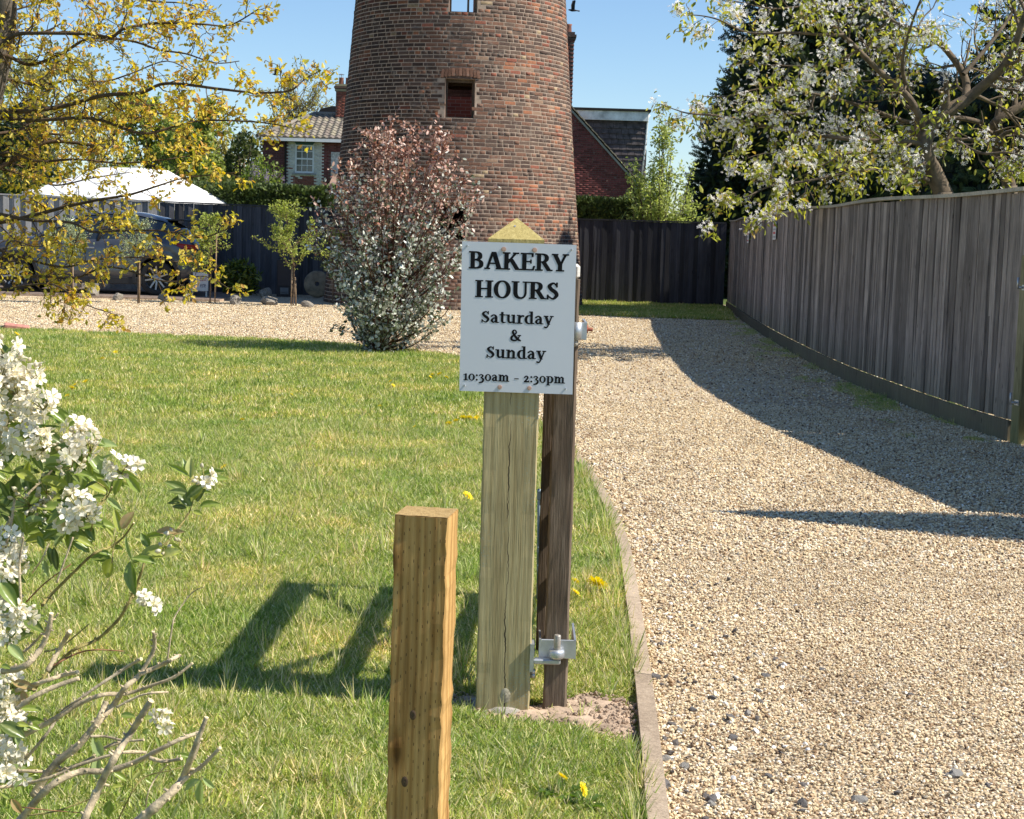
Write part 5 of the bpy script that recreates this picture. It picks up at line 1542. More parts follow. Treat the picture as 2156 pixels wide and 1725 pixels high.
# ------------------------------------------------------------------ parked car, nose to the left
M_cpaint = simple('car_paint_grey', (.075, .083, .098), .28, .03, 3, metal=.5)
M_cpaint.node_tree.nodes['Principled BSDF'].inputs['Coat Weight'].default_value = .8
M_cpaint.node_tree.nodes['Principled BSDF'].inputs['Coat Roughness'].default_value = .05
M_cblack = simple('black_trim', (.015, .015, .016), .55, .05)
M_cglass = simple('car_glass', (.018, .024, .028), .04, .05, 2, spec=1.0)
M_tyre = simple('tyre_rubber', (.02, .02, .02), .8, .1, 20)
M_rim = simple('alloy_rim', (.34, .35, .37), .35, .05, metal=.85)
CY = 32.2
cw = P(347, 622, CY)
car = empty('parked_car', (P(198, 600, CY).x, CY + .1, .052), .03, 'dark grey sport utility car parked nose left before the slatted fence', 'car')
CL = 4.62; XF, XR_ = .92, 3.74; RW = .35; RA = .42
def interp(x, tab):
    for (a, va), (b, vb) in zip(tab[:-1], tab[1:]):
        if x <= b:
            t = max(0, min(1, (x - a) / (b - a))); t = t * t * (3 - 2 * t) * .5 + t * .5
            return va + (vb - va) * t
    return tab[-1][1]
ztop = [(0, .66), (.08, .80), (.3, .93), (.7, 1.01), (1.3, 1.10), (2.2, 1.09), (3.4, 1.13), (4.1, 1.18), (4.42, 1.12), (4.55, .98), (4.62, .72)]
hwid_ = [(0, .50), (.1, .70), (.35, .83), (.8, .895), (1.5, .90), (3.2, .90), (3.9, .905), (4.3, .84), (4.55, .72), (4.62, .6)]
zbot = [(0, .34), (.2, .24), (.5, .22), (4.1, .24), (4.4, .32), (4.62, .48)]
M_ = MB(); vs = []; cols_n = 116
for i in range(cols_n + 1):
    x = CL * i / cols_n; zt__ = interp(x, ztop); hw_ = interp(x, hwid_); zb = interp(x, zbot)
    for xw in (XF, XR_):
        if abs(x - xw) < RA: zb = max(zb, RW + math.sqrt(RA * RA - (x - xw) ** 2))
    zb = min(zb, zt__ - .12)
    mid = zb + (zt__ - zb) * .45
    flare = 0
    for xw in (XF, XR_): flare = max(flare, .025 * max(0, 1 - abs(x - xw) / .62))
    half = [(0, zb), (hw_ - .05, zb), (hw_ + flare, zb + .02), (hw_ - .012 + flare, zb + (zt__ - zb) * .3), (hw_ - .02 + flare * .5, mid), (hw_ - .005 + flare * .6, zt__ - .20), (hw_ - .03, zt__ - .09), (hw_ - .10, zt__ - .01), (hw_ - .35, zt__ + .025), (0, zt__ + .035)]
    for (y, z) in half: vs.append((x - CL / 2, -y, z))
    for (y, z) in half[-2:0:-1]: vs.append((x - CL / 2, y, z))
nr_ = 18; fs = []
for i in range(cols_n):
    for k in range(nr_): fs.append((i * nr_ + k, i * nr_ + (k + 1) % nr_, (i + 1) * nr_ + (k + 1) % nr_, (i + 1) * nr_ + k))
fs.append(tuple(range(nr_ - 1, -1, -1))); fs.append(tuple(cols_n * nr_ + k for k in range(nr_)))
M_.add(vs, fs, (1, 1, 1), True); M_.build('body', M_cpaint, car)
# greenhouse
gx_ = [(1.22, 1.09), (1.55, 1.30), (2.0, 1.52), (2.3, 1.60), (2.8, 1.645), (3.3, 1.62), (3.8, 1.53), (4.15, 1.38), (4.42, 1.14)]
def gring(x, z, grow_=0.0, up=0.0):
    zb = interp(x, ztop) - .05
    t = (z - zb) / .55
    wb = interp(x, hwid_) - .09 + grow_; wt = wb - .27 * min(1, t) 
    return [(-wb, zb), (-(wb * .52 + wt * .48), zb + (z - zb) * .5), (-wt - .02, z - .05 + up), (-wt + .07, z + up), (0, z + .025 + up), (wt - .07, z + up), (wt + .02, z - .05 + up), ((wb * .52 + wt * .48), zb + (z - zb) * .5), (wb, zb)]
m = MB(); vs = []; fs = []
xs = [1.22 + (4.42 - 1.22) * i / 32 for i in range(33)]
for x in xs:
    for (y, z) in gring(x, interp(x, gx_)): vs.append((x - CL / 2, y, z))
for i in range(32):
    for k in range(8): fs.append((i * 9 + k, i * 9 + k + 1, (i + 1) * 9 + k + 1, (i + 1) * 9 + k))
m.add(vs, fs, (1, 1, 1), True); m.build('windows', M_cglass, car)
m = MB(); vs = []; fs = []
xs = [1.95 + (3.9 - 1.95) * i / 20 for i in range(21)]
for x in xs:
    r_ = gring(x, interp(x, gx_), .0, .012)[2:7]; r_ = [(y * 1.012, z) for y, z in r_]
    for (y, z) in r_: vs.append((x - CL / 2, y, z))
for i in range(20):
    for k in range(4): fs.append((i * 5 + k, i * 5 + k + 1, (i + 1) * 5 + k + 1, (i + 1) * 5 + k))
m.add(vs, fs, (1, 1, 1), True); m.build('roof', M_cpaint, car)
for s in (-1, 1):
    def gpnt(x, f):
        r_ = gring(x, interp(x, gx_)); a, b, c = r_[0], r_[1], r_[2]
        (y, z) = (a[0] + (b[0] - a[0]) * f * 2, a[1] + (b[1] - a[1]) * f * 2) if f < .5 else (b[0] + (c[0] - b[0]) * (f - .5) * 2, b[1] + (c[1] - b[1]) * (f - .5) * 2)
        return Vector((x - CL / 2, s * -y * 1.008 * -1, z))
    m = MB(); m.tube([gpnt(1.24, .0), gpnt(1.5, .75), gpnt(1.75, .95), gpnt(2.05, 1.0)], .032, 6); m.build('windscreen_pillar', M_cpaint, car)
    m = MB(); m.tube([gpnt(2.55, 0), gpnt(2.62, .5), gpnt(2.66, 1)], .035, 5); m.build('door_pillar', M_cblack, car)
    m = MB(); q1_, q2_, q3_, q4_ = gpnt(3.62, 0), gpnt(4.36, 0), gpnt(3.95, .98), gpnt(3.55, .98); o_ = Vector((0, s * .012, 0))
    m.poly([p + o_ for p in (q1_, q2_, q3_, q4_)]); m.build('rear_quarter', M_cpaint, car)
    y_ = s * .905
    m = MB()
    for x in (1.36, 2.55, 3.42): m.tube([(x - CL / 2, s * (interp(x, hwid_) - .006), .34), (x - CL / 2 + .02, s * (interp(x, hwid_) - .012), .7), (x - CL / 2, s * (interp(x, hwid_) - .03), 1.0)], .007, 4)
    m.build('door_gap', M_cblack, car)
    for x in (2.30, 3.22):
        m = MB(); m.box(x - CL / 2, x - CL / 2 + .2, y_ - .02, y_ + .02, .90, .935, bev=.008); m.build('door_handle', M_rim, car)
    m = MB(); m.box(1.25 - CL / 2, 3.45 - CL / 2, min(s * .875, s * .915), max(s * .875, s * .915), .21, .35, bev=.01); m.build('sill', M_cblack, car)
    m = MB(); m.box(1.62 - CL / 2, 1.80 - CL / 2, min(s * .93, s * 1.08), max(s * .93, s * 1.08), 1.06, 1.20, bev=.03); m.build('mirror', M_cblack, car)
    m = MB(); m.prism([(.10 - CL / 2, s * .70, .80), (.55 - CL / 2, s * .885, .88), (.62 - CL / 2, s * .875, .95), (.22 - CL / 2, s * .75, .90)], (0, s * .012, 0)); m.build('headlight', simple('lamp_glass', (.5, .52, .55), .1, .05, spec=1) if 'lamp_glass' not in bpy.data.materials else bpy.data.materials['lamp_glass'], car)
    m = MB(); m.prism([(4.02 - CL / 2, s * .89, 1.07), (4.50 - CL / 2, s * .76, 1.02), (4.50 - CL / 2, s * .76, .90), (4.25 - CL / 2, s * .87, .94)], (0, s * .012, 0)); m.build('tail_light', simple('tail_red', (.25, .015, .012), .15, .05) if 'tail_red' not in bpy.data.materials else bpy.data.materials['tail_red'], car)
    for xw in (XF, XR_):
        m = MB(); vs = []; fs = []; nA = 24
        for k in range(nA + 1):
            t = -.25 + (PI + .5) * k / nA
            for (r_, yo) in ((RA - .005, .0), (RA + .055, .0), (RA + .055, -.03), (RA - .005, -.10)):
                vs.append((xw - CL / 2 + r_ * math.cos(t), s * (.93 + yo), max(RW + r_ * math.sin(t), .2)))
        for k in range(nA):
            for j in range(4): fs.append((k * 4 + j, k * 4 + (j + 1) % 4, (k + 1) * 4 + (j + 1) % 4, (k + 1) * 4 + j))
        m.add(vs, fs); m.build('arch_trim', M_cblack, car)
        T = Matrix.Translation((xw - CL / 2, s * .80, RW)) @ Matrix.Rotation(-s * PI / 2, 4, 'X')
        wh = MB(); wh.lathe([(.24, -.11), (.33, -.11), (RW, -.08), (RW, .08), (.33, .105), (.25, .10), (.24, .09)], 36, T); who = wh.build('wheel', M_tyre, car)
        m = MB(); m.lathe([(.268, .086), (.252, .100), (.238, .088), (.232, .03), (.23, -.1)], 36, T); m.lathe([(.0, .07), (.05, .07), (.06, .04)], 14, T)
        for k in range(5):
            A = T @ Matrix.Rotation(k * 2 * PI / 5 + .3, 4, 'Z')
            for (xa, xb) in ((-.075, -.045), (.045, .075)):
                m.add([A @ Vector(p) for p in ((-.02 + xa * .2, .035, .068), (.02 + xa * .2, .035, .068), (xb, .24, .088), (xa, .24, .088), (-.02 + xa * .2, .035, .03), (.02 + xa * .2, .035, .03), (xb, .24, .04), (xa, .24, .04))], [(0, 1, 2, 3), (0, 4, 5, 1), (1, 5, 6, 2), (3, 2, 6, 7), (0, 3, 7, 4)])
        m.build('rim', M_rim, who)
        m = MB(); m.lathe([(.0, .0), (.235, .0)], 20, T); m.build('brake_disc', M_cblack, who)
m = MB(); m.box(3.85 - CL / 2, 4.22 - CL / 2, -.55, .55, 1.50, 1.535, bev=.01); m.build('spoiler', M_cblack, car)

# ------------------------------------------------------------------ small things in the yard
M_rock = simple('boulder_stone', (.30, .265, .215), .95, .35, 5, .8, 25, .02, attr=False)
def boulder(x, y, w_px, h_px, label, seed, group='boulders edging the gravel yard', blocky=.25):
    p = G(x, y); s = w_px / F * p.y / 2; hh = h_px / F * p.y
    me = rock_mesh('boulder', np.random.RandomState(seed), M_rock, 2, blocky, 1.0)
    zs_ = [v.co.z for v in me.vertices]; xs_ = [v.co.x for v in me.vertices]
    o = link('boulder', me, None, (p.x, p.y + s, hh * .38), (0, 0, seed), (s * 1.02, s * .9, hh * .62))
    tag(o, label, 'boulder', group)
for i, a in enumerate(((193, 628, 34, 24, 'first boulder of the yard edge from the left, under the oak leaves'), (245, 634, 26, 19, 'small boulder beneath the middle of the parked car'), (344, 636, 27, 18, 'low boulder just under the rear wheel of the car'),
                       (393, 637, 27, 18, 'pale squarish boulder just behind the rear wheel of the car'), (491, 643, 32, 22, 'pointed rugged boulder in front of the dark glossy bush'), (567, 644, 40, 21, 'wide flat-topped boulder left of the birch sapling'),
                       (646, 648, 30, 15, 'low rounded boulder right of the birch sapling'))):
    boulder(*a, seed=30 + i)
p = P(558, 610, 32.5); o = link('boulder', rock_mesh('boulder', np.random.RandomState(44), M_rock, 2, .25, 1.0), None, (p.x, 32.5, .12), (0, 0, 1), (.19, .15, .15)); tag(o, 'grey boulder at the foot of the fence behind the others', 'boulder', 'boulders edging the gravel yard')
# mill stone leaning on the fence
ms = MB(); pc = P(668, 609, 33.6)
Tm = Matrix.Translation((pc.x, 33.6, .30)) @ Matrix.Rotation(PI / 2 - .12, 4, 'X')
ms.lathe([(.05, .07), (.26, .075), (.285, .05), (.285, -.05), (.26, -.07), (.05, -.07), (.05, .07)], 28, Tm)
tag(ms.build('millstone', simple('millstone', (.26, .215, .15), .95, .3, 8, .7, 30, .01)), 'round old millstone leaning against the fence beside the silvery shrub', 'millstone')
# dark cabinet against the fence
p = P(599, 600, 33.7)
cab = empty('storage_box', (p.x, 33.7, 0), label='tall dark box standing against the fence behind the birch sapling', cat='box')
M_dkbox = simple('dark_box', (.030, .024, .026), .6, .1)
m = MB(); m.box(-.17, .17, 0, .3, 0, .80, bev=.01); m.build('body', M_dkbox, cab)
m = MB(); m.box(-.15, .15, -.012, -.002, .24, .77, bev=.003); m.build('door', simple('dark_box_door', (.05, .035, .035), .6, .1), cab)
m = MB(); m.box(-.09, .09, -.02, -.002, .06, .20, bev=.003); m.tube([(-.07, -.03, .10), (.07, -.03, .10)], .008, 6); m.build('handle', M_lead, cab)
# small white board beside the car
pw = P(420, 595, 31.6)
M_board = simple('board_white', (.62, .62, .60), .6, .05)
wb = empty('yard_sign', (pw.x, 31.6, 0), label='small white yard sign half hidden behind the tail of the parked car', cat='sign')
z0_, z1_ = P(420, 613, 31.6).z, P(420, 574, 31.6).z
x0_, x1_ = P(400, 600, 31.6).x - pw.x, P(438, 600, 31.6).x - pw.x
m = MB(); m.box(x0_, x1_, 0, .03, z0_, z1_); m.build('panel', M_board, wb)
U2 = Vector(((x1_ - x0_) / 400, 0, 0)); V2 = Vector((0, 0, -(z1_ - z0_) / 400))
for txt, a, b, bl, cp, col in (('rmas', 215, 385, 180, 95, 'sign_red'), ('ere', 225, 355, 320, 95, 'sign_navy')):
    g_ = np.zeros((400 // 4, 400 // 4), bool); text_grid(g_, 4, txt, a, b, bl, cp)
    if col == 'sign_red': mt_ = simple('sign_red', (.35, .05, .03), .6)
    else: mt_ = simple('sign_navy', (.04, .05, .12), .6)
    link('lettering', grid_mesh(g_, 4, Vector((x0_, -.002, z1_)), U2, V2, mt_, 'lettering'), wb)
for x in (x0_ + .04, x1_ - .04):
    m = MB(); m.box(x - .015, x + .015, .03, .05, 0, z1_ - .03); m.build('leg', M_board, wb)
# two narrow plates on the right hand fence
M_platered = simple('plate_red', (.5, .08, .08), .5); M_plategrey = simple('plate_grey', (.3, .3, .32), .5)
for i, (x, y0, y1, lab) in enumerate(((1578, 480, 512, 'narrow pale plate on the brown fence, the one nearer the back corner'), (1634, 469, 505, 'narrow white plate with red marks on the brown fence'))):
    best = None
    for p, t in stations(FRL, .05):
        d = abs(((CAMR.transposed() @ (Vector((p.x, p.y, 1.4)) - EYE)).x / -(CAMR.transposed() @ (Vector((p.x, p.y, 1.4)) - EYE)).z * F + 1078) - x)
        if best is None or d < best[0]: best = (d, p, t)
    _, p, t = best
    z0_, z1_ = P(x, y1, p.y).z, P(x, y0, p.y).z
    a_ = math.atan2(t.y, t.x)
    pl = MB(); pl.box(-.21, .21, .030, .036, z0_, z1_)
    o = pl.build('fence_plate', M_board, None, (p.x, p.y, 0), (0, 0, a_)); 
    if t.y < 0: o.rotation_euler.z = a_ + PI; 
    # keep it on the drive side
    nrm = Vector((-math.sin(o.rotation_euler.z), math.cos(o.rotation_euler.z), 0))
    if nrm.x > 0: o.rotation_euler.z += PI
    tag(o, lab, 'sign plate', 'plates on the brown fence')
    for k in range(4):
        zc = z0_ + (z1_ - z0_) * (.16 + .22 * k)
        m = MB(); m.box(-.16, .16, .0365, .0375, zc - .012, zc + .012 + .01 * (k % 2)); m.build('print', M_platered if (k + i) % 2 == 0 else M_plategrey, o)
# pinkish brick and dark slab at the lawn corner
p = G(34, 700); m = MB(); m.box(-.16, .16, -.07, .07, 0, .085, (1, .8, .75), bev=.015)
tag(m.build('loose_brick', simple('pink_brick', (.50, .22, .17), .9, .2, 15, .5), None, (p.x, p.y, .02), (.1, .12, .3)), 'loose pinkish brick at the far left corner of the lawn', 'brick')
p = G(4, 699); m = MB(); m.box(-.12, .12, -.08, .08, 0, .06, bev=.015)
tag(m.build('dark_slab', simple('dark_slab', (.05, .045, .04), .9), None, (p.x, p.y, .02), (0, 0, .2)), 'dark flat stone lying beside the pinkish brick', 'stone')
# dark stones in the drive
M_flint = simple('dark_flint', (.13, .12, .115), .8, .6, 40, .7, 80, .004)
M_greyst = simple('grey_stone', (.26, .245, .22), .85, .35, 40, .7, 80, .004)
rk = np.random.RandomState(77)
stones = [(1918, 1469, 17, 'small dark cube-like stone alone in the sunlit gravel', 0), (2012, 1638, 32, 'largest grey stone lying on the gravel near the bottom right corner', 1), (1810, 1690, 34, 'flat grey-black stone near the bottom edge of the drive', 1),
          (1612, 1430, 20, 'dark flint lump furthest up the drive of the near cluster, level with the gate hinge', 0), (1596, 1460, 16, 'dark flint lump just below the one level with the gate hinge', 0), (1500, 1475, 22, 'dark flint lump nearest the middle of the flint cluster, upper one', 0), (1540, 1520, 26, 'larger dark flint below the upper middle lump of the cluster', 0), (1460, 1500, 18, 'small dark flint between the edging and the middle of the cluster', 0), (1380, 1432, 24, 'dark flint lump close beside the timber edging, level with the gate foot', 0), (1356, 1392, 26, 'dark flint touching the timber edging just above the gate foot', 0), (1395, 1660, 40, 'largest dark flint, hard by the edging in the bottom of the picture', 0), (1370, 1640, 30, 'dark flint tucked against the edging just left of the largest flint', 0), (1545, 1560, 22, 'dark flint below the middle of the flint cluster', 0),
          (1620, 1640, 20, 'dark flint lump alone right of the lower flint cluster', 0), (1500, 1690, 24, 'dark flint lump near the bottom edge below the cluster', 0), (1444, 1620, 22, 'grey stone among the lower flints near the edging', 1), (1402, 1605, 26, 'grey stone just above the largest flint by the edging', 1), (1690, 1700, 30, 'dark flint near the bottom edge, midway along the near gravel', 0), (1730, 1415, 14, 'small dark flint right of the cluster, level with the gate foot', 0), (1500, 1700, 24, 'grey stone close beside the dark flint at the bottom edge', 1), (1350, 1405, 16, 'small dark flint touching the edging below the gate hinge', 0), (1430, 1545, 20, 'grey stone in the middle of the lower flint cluster', 1), (1900, 1290, 10, 'tiny dark flint on the open gravel below the pointed shadow', 0), (1650, 1250, 10, 'tiny dark flint on the gravel highest up toward the pointed shadow', 0), (1480, 1330, 12, 'tiny dark flint right of the edging, level with the dandelions by the gate', 0), (2080, 1660, 18, 'small dark flint just right of the largest grey stone', 0), (1575, 1508, 22, 'grey stone at the centre of the flint cluster', 1), (1400, 1560, 14, 'small dark flint beside the edging below the bare soil', 0)]
for (x, y, s, lab, kd) in stones:
    p = G(x, y); r = s / F * math.hypot(p.y, 1.45) / 2
    o = link('stone', rock_mesh('stone', rk, M_greyst if kd else M_flint, 2, .28, .8), None, (p.x, p.y, .004 + r * .22), tuple(rk.rand(3) * .8), (r * 1.15, r * .9, r * .9))
    tag(o, lab, 'stone', 'flint lumps scattered in the gravel' if s < 31 and 'cube' not in lab else None)

# birds
def bird(x, y, Y, span, label, rot):
    p = P(x, y, Y); m = MB()
    b = MB(); b.tube([(-.30, 0, .02), (-.22, 0, .02), (-.05, 0, 0), (.12, 0, 0), (.26, 0, -.01), (.44, 0, -.03)], [.01, .05, .085, .07, .035, .05], 8)
    bd = empty('flying_bird', p, rot, label, 'bird'); bd.scale = (span, span, span)
    b.build('body', M_bird, bd)
    for s, up_ in ((1, .55), (-1, .5)):
        w_ = MB(); w_.add([(-.1, s * .04, .03), (.12, s * .04, .02), (.10, s * .22, up_ * .6), (-.1, s * .22, up_ * .62), (.13, s * .30, up_ * 1.15), (.0, s * .31, up_ * 1.2)], [(0, 1, 2, 3), (3, 2, 4, 5)]); w_.build('wing', M_bird, bd)
M_bird = simple('bird_feathers', (.02, .022, .03), .7)
bird(580, 157, 60, .42, 'small dark bird flying in the blue sky left of the tower', .3)
bird(1206, 22, 45, .44, 'dark bird in flight just right of the tower top', .1)

# ------------------------------------------------------------------ vegetation
M_bark = simple('bark', (.13, .105, .08), .95, .35, 9, .8, 40, .01, attr=True)
M_leaf = leafmat('leaf', .5, .5)
M_leafg = leafmat('glossy_leaf', .28, .30, spec=.5)
M_needle = leafmat('needle', .6, .12)
M_petal = leafmat('petal', .6, .5, spec=.2)
rv = np.random.RandomState(101)
def leaves(name, tips, per, jit, size, cols, probs, mat, parent, tpl=LEAF4, wr=.5, droop=-.15, out=.9, lo=.2, jitc=.2, kind='stuff', off=None):
    p, d = leaf_points(tips, rv, per, jit, lo)
    n = len(p)
    X = d * (1 - out) + rdir(n, rv) * out; X[:, 2] += droop
    Z = rdir(n, rv) * .8; Z[:, 2] += .7
    L = rv.uniform(size[0], size[1], n)
    if off is not None: p = p - np.array(off)
    o = bulk(name, *tpl, p, X, Z, L, L * wr * rv.uniform(.8, 1.2, n), pick(n, cols, probs, jitc, rv), mat, parent=parent)
    o['kind'] = kind
    return o
BR = .62
def traced(segs, tips, pts, Ys, r0, r1, step, tl, lev=1, kids=(4, 3), up=.1, wig=.2, spread=.8, ratio=.55, start=.12, px=None, sides=0):
    n = len(pts)
    if not hasattr(Ys, '__len__'): Ys = (Ys, Ys)
    W3 = [P(x, y, Ys[0] + (Ys[-1] - Ys[0]) * i / max(n - 1, 1) + (rv.normal() * .08 if 0 < i < n - 1 else 0)) for i, (x, y) in enumerate(pts)]
    ln = smooth_line(W3, 5); k = len(ln)
    r0 *= BR; r1 *= BR
    segs.append((ln, [r0 + (r1 - r0) * i / (k - 1) for i in range(k)], sides))
    tot = sum((b - a).length for a, b in zip(ln[:-1], ln[1:])); acc = 0; nx = tot * start
    for i, (a, b) in enumerate(zip(ln[:-1], ln[1:])):
        L = (b - a).length
        while nx < acc + L:
            q = a.lerp(b, (nx - acc) / L); t = (b - a).normalized()
            o = Vector(rv.normal(size=3)); o = (o - t * o.dot(t)).normalized(); f = nx / tot
            grow(segs, tips, rv, q, t * .55 + o * spread, tl * rv.uniform(.55, 1.25) * (1.1 - .55 * f), max(r1 * .8, (r0 + (r1 - r0) * f) * .45), 2, 2 + lev, (0, 0) + tuple(kids), up, wig, spread, ratio, 4, True)
            nx += step * rv.uniform(.6, 1.4)
        acc += L
    tips.append((ln[-6:], 3))
    return ln

# --- oak whose branches hang into the picture on the left
def d1(l): return [(x * .3905, y * .3905) for x, y in l]
segs = []; tips = []
oak_b = [
 ([(-90, 130), (-40, 108), (0, 98), (31, 74), (78, 70), (187, 72), (234, 78), (266, 59), (336, 49), (422, 51), (484, 53), (543, 20)], (11, 10.2), .030, .006),
 ([(-80, 170), (0, 118)] + d1([(160, 350), (330, 290), (480, 210), (700, 220), (860, 270), (1000, 290), (1160, 340), (1290, 330)]), (11, 10.6), .024, .005),
 ([(-80, 250), (0, 236)] + d1([(150, 600), (350, 570), (560, 515), (760, 500), (900, 450), (1180, 480), (1380, 500), (1560, 490), (1640, 430), (1730, 380)]), (11, 9.8), .030, .005),
 ([(-90, 380), (0, 352)] + d1([(240, 770), (480, 780), (590, 790), (640, 680), (800, 620), (950, 610)]), (11, 11.5), .030, .006),
 ([(-60, 300)] + d1([(0, 640), (180, 650), (500, 640), (760, 720), (950, 680), (1100, 650), (1400, 660), (1570, 690)]), (11, 9.9), .026, .005),
 ([(-90, 480)] + d1([(0, 1200), (190, 1160), (340, 1120), (520, 1080), (700, 1050), (860, 1000), (1000, 960), (1290, 930)]), (11, 10.4), .026, .005),
 ([(-60, 440), (20, 455)] + d1([(180, 1190), (380, 1200), (500, 1250), (640, 1245), (880, 1245), (1100, 1280), (1290, 1200)]), (11, 10.0), .020, .005),
 ([(-70, 560)] + d1([(0, 1500), (200, 1490), (400, 1500), (600, 1440), (900, 1520), (1100, 1490), (1240, 1560)]), (11, 9.8), .018, .004),
 ([(-60, 600)] + d1([(0, 1560), (260, 1530), (400, 1600), (480, 1650), (600, 1690)]), (10.6, 9.6), .012, .004),
 ([(-80, 510)] + d1([(0, 1350), (150, 1400), (350, 1440), (520, 1400), (800, 1390), (1020, 1430)]), (11, 10.3), .018, .004),
 ([(-40, 40)] + d1([(60, 60), (380, -20), (500, 60), (640, 140)]), (11.3, 11.3), .014, .004),
 ([(-60, -30), (100, -30)] + d1([(700, -10), (850, 10), (1000, 20), (1160, 70)]), (11.2, 10.5), .016, .004),
 ([(-70, 210)] + d1([(0, 430), (200, 460), (400, 430), (560, 440), (700, 400), (900, 330), (1050, 400)]), (11.4, 11.8), .020, .005),
 ([(-60, 330)] + d1([(0, 910), (180, 950), (300, 1000), (500, 960), (700, 930)]), (11.4, 12.2), .018, .005),
 ([(-80, 420)] + d1([(0, 830), (200, 870), (420, 860), (650, 880), (900, 860), (1080, 830)]), (10.8, 11.0), .020, .005),
 ([(-60, 290)] + d1([(0, 720), (160, 700), (380, 720), (620, 560), (820, 570), (1010, 540), (1180, 600)]), (11.2, 12.0), .020, .005),
 ([(-60, 600)] + d1([(0, 1400), (60, 1300), (200, 1330), (330, 1300)]), (10.8, 10.2), .012, .004),
]
for i_, (pl, Ys, r0, r1) in enumerate(oak_b): traced(segs, tips, pl, Ys, r0, r1, .088 if i_ in (5, 6, 7, 9, 16) else .062, .20 if i_ in (5, 6, 7, 8, 9, 16) else .26, 1, (3,), .12, .22, .85, .55)
base_o = P(-75, 700, 11.1); OK0 = Vector((base_o.x, 11.1, 0))
oak = empty('oak_tree', OK0, label='young oak with yellow-green spring leaves reaching in from the left edge', cat='tree')
tr = [(OK0.x, 11.1, -.05), (OK0.x + .02, 11.1, .8)] + [tuple(P(x, y, 11.1)) for x, y in ((-70, 520), (-60, 330), (-20, 180), (6, 80), (14, -40), (20, -200), (10, -420))]
tl_ = smooth_line(tr, 6)
mb = MB(); mb.tube([Vector(p) - OK0 for p in tl_], [.16 - .12 * i / (len(tl_) - 1) for i in range(len(tl_))], 14, (1, 1, 1)); mb.build('trunk', M_bark, oak)
# more of the crown above and left of the frame
for (x, y) in ((-250, 60), (-300, 300), (-260, 500), (200, -160), (350, -220), (-150, -200)):
    traced(segs, tips, [(-40, min(y + 120, 500) if x < 0 else -120), (x * .5, y + 30), (x, y)], (11.1, 11.1 + rv.uniform(-1.5, 1.5)), .03, .005, .13, .45, 1, (3,), .12, .22, .85, .55)
sg_ = [([p - OK0 for p in a], b, c) for a, b, c in segs]
tubes(sg_, 'branches', M_bark, oak, (.7, .55, .40), .0014)
o = leaves('leaves', tips, 4.6, .020, (.026, .054), [(.70, .54, .09), (.84, .67, .15), (.54, .47, .08), (.62, .36, .10), (.38, .37, .07)], [4, 3.4, 2.4, 2.4, 1.2], M_leaf, oak, OAK, .62, -.25, .85, .5, .22, off=OK0)
print('oak tips', len(tips), len(o.data.polygons))

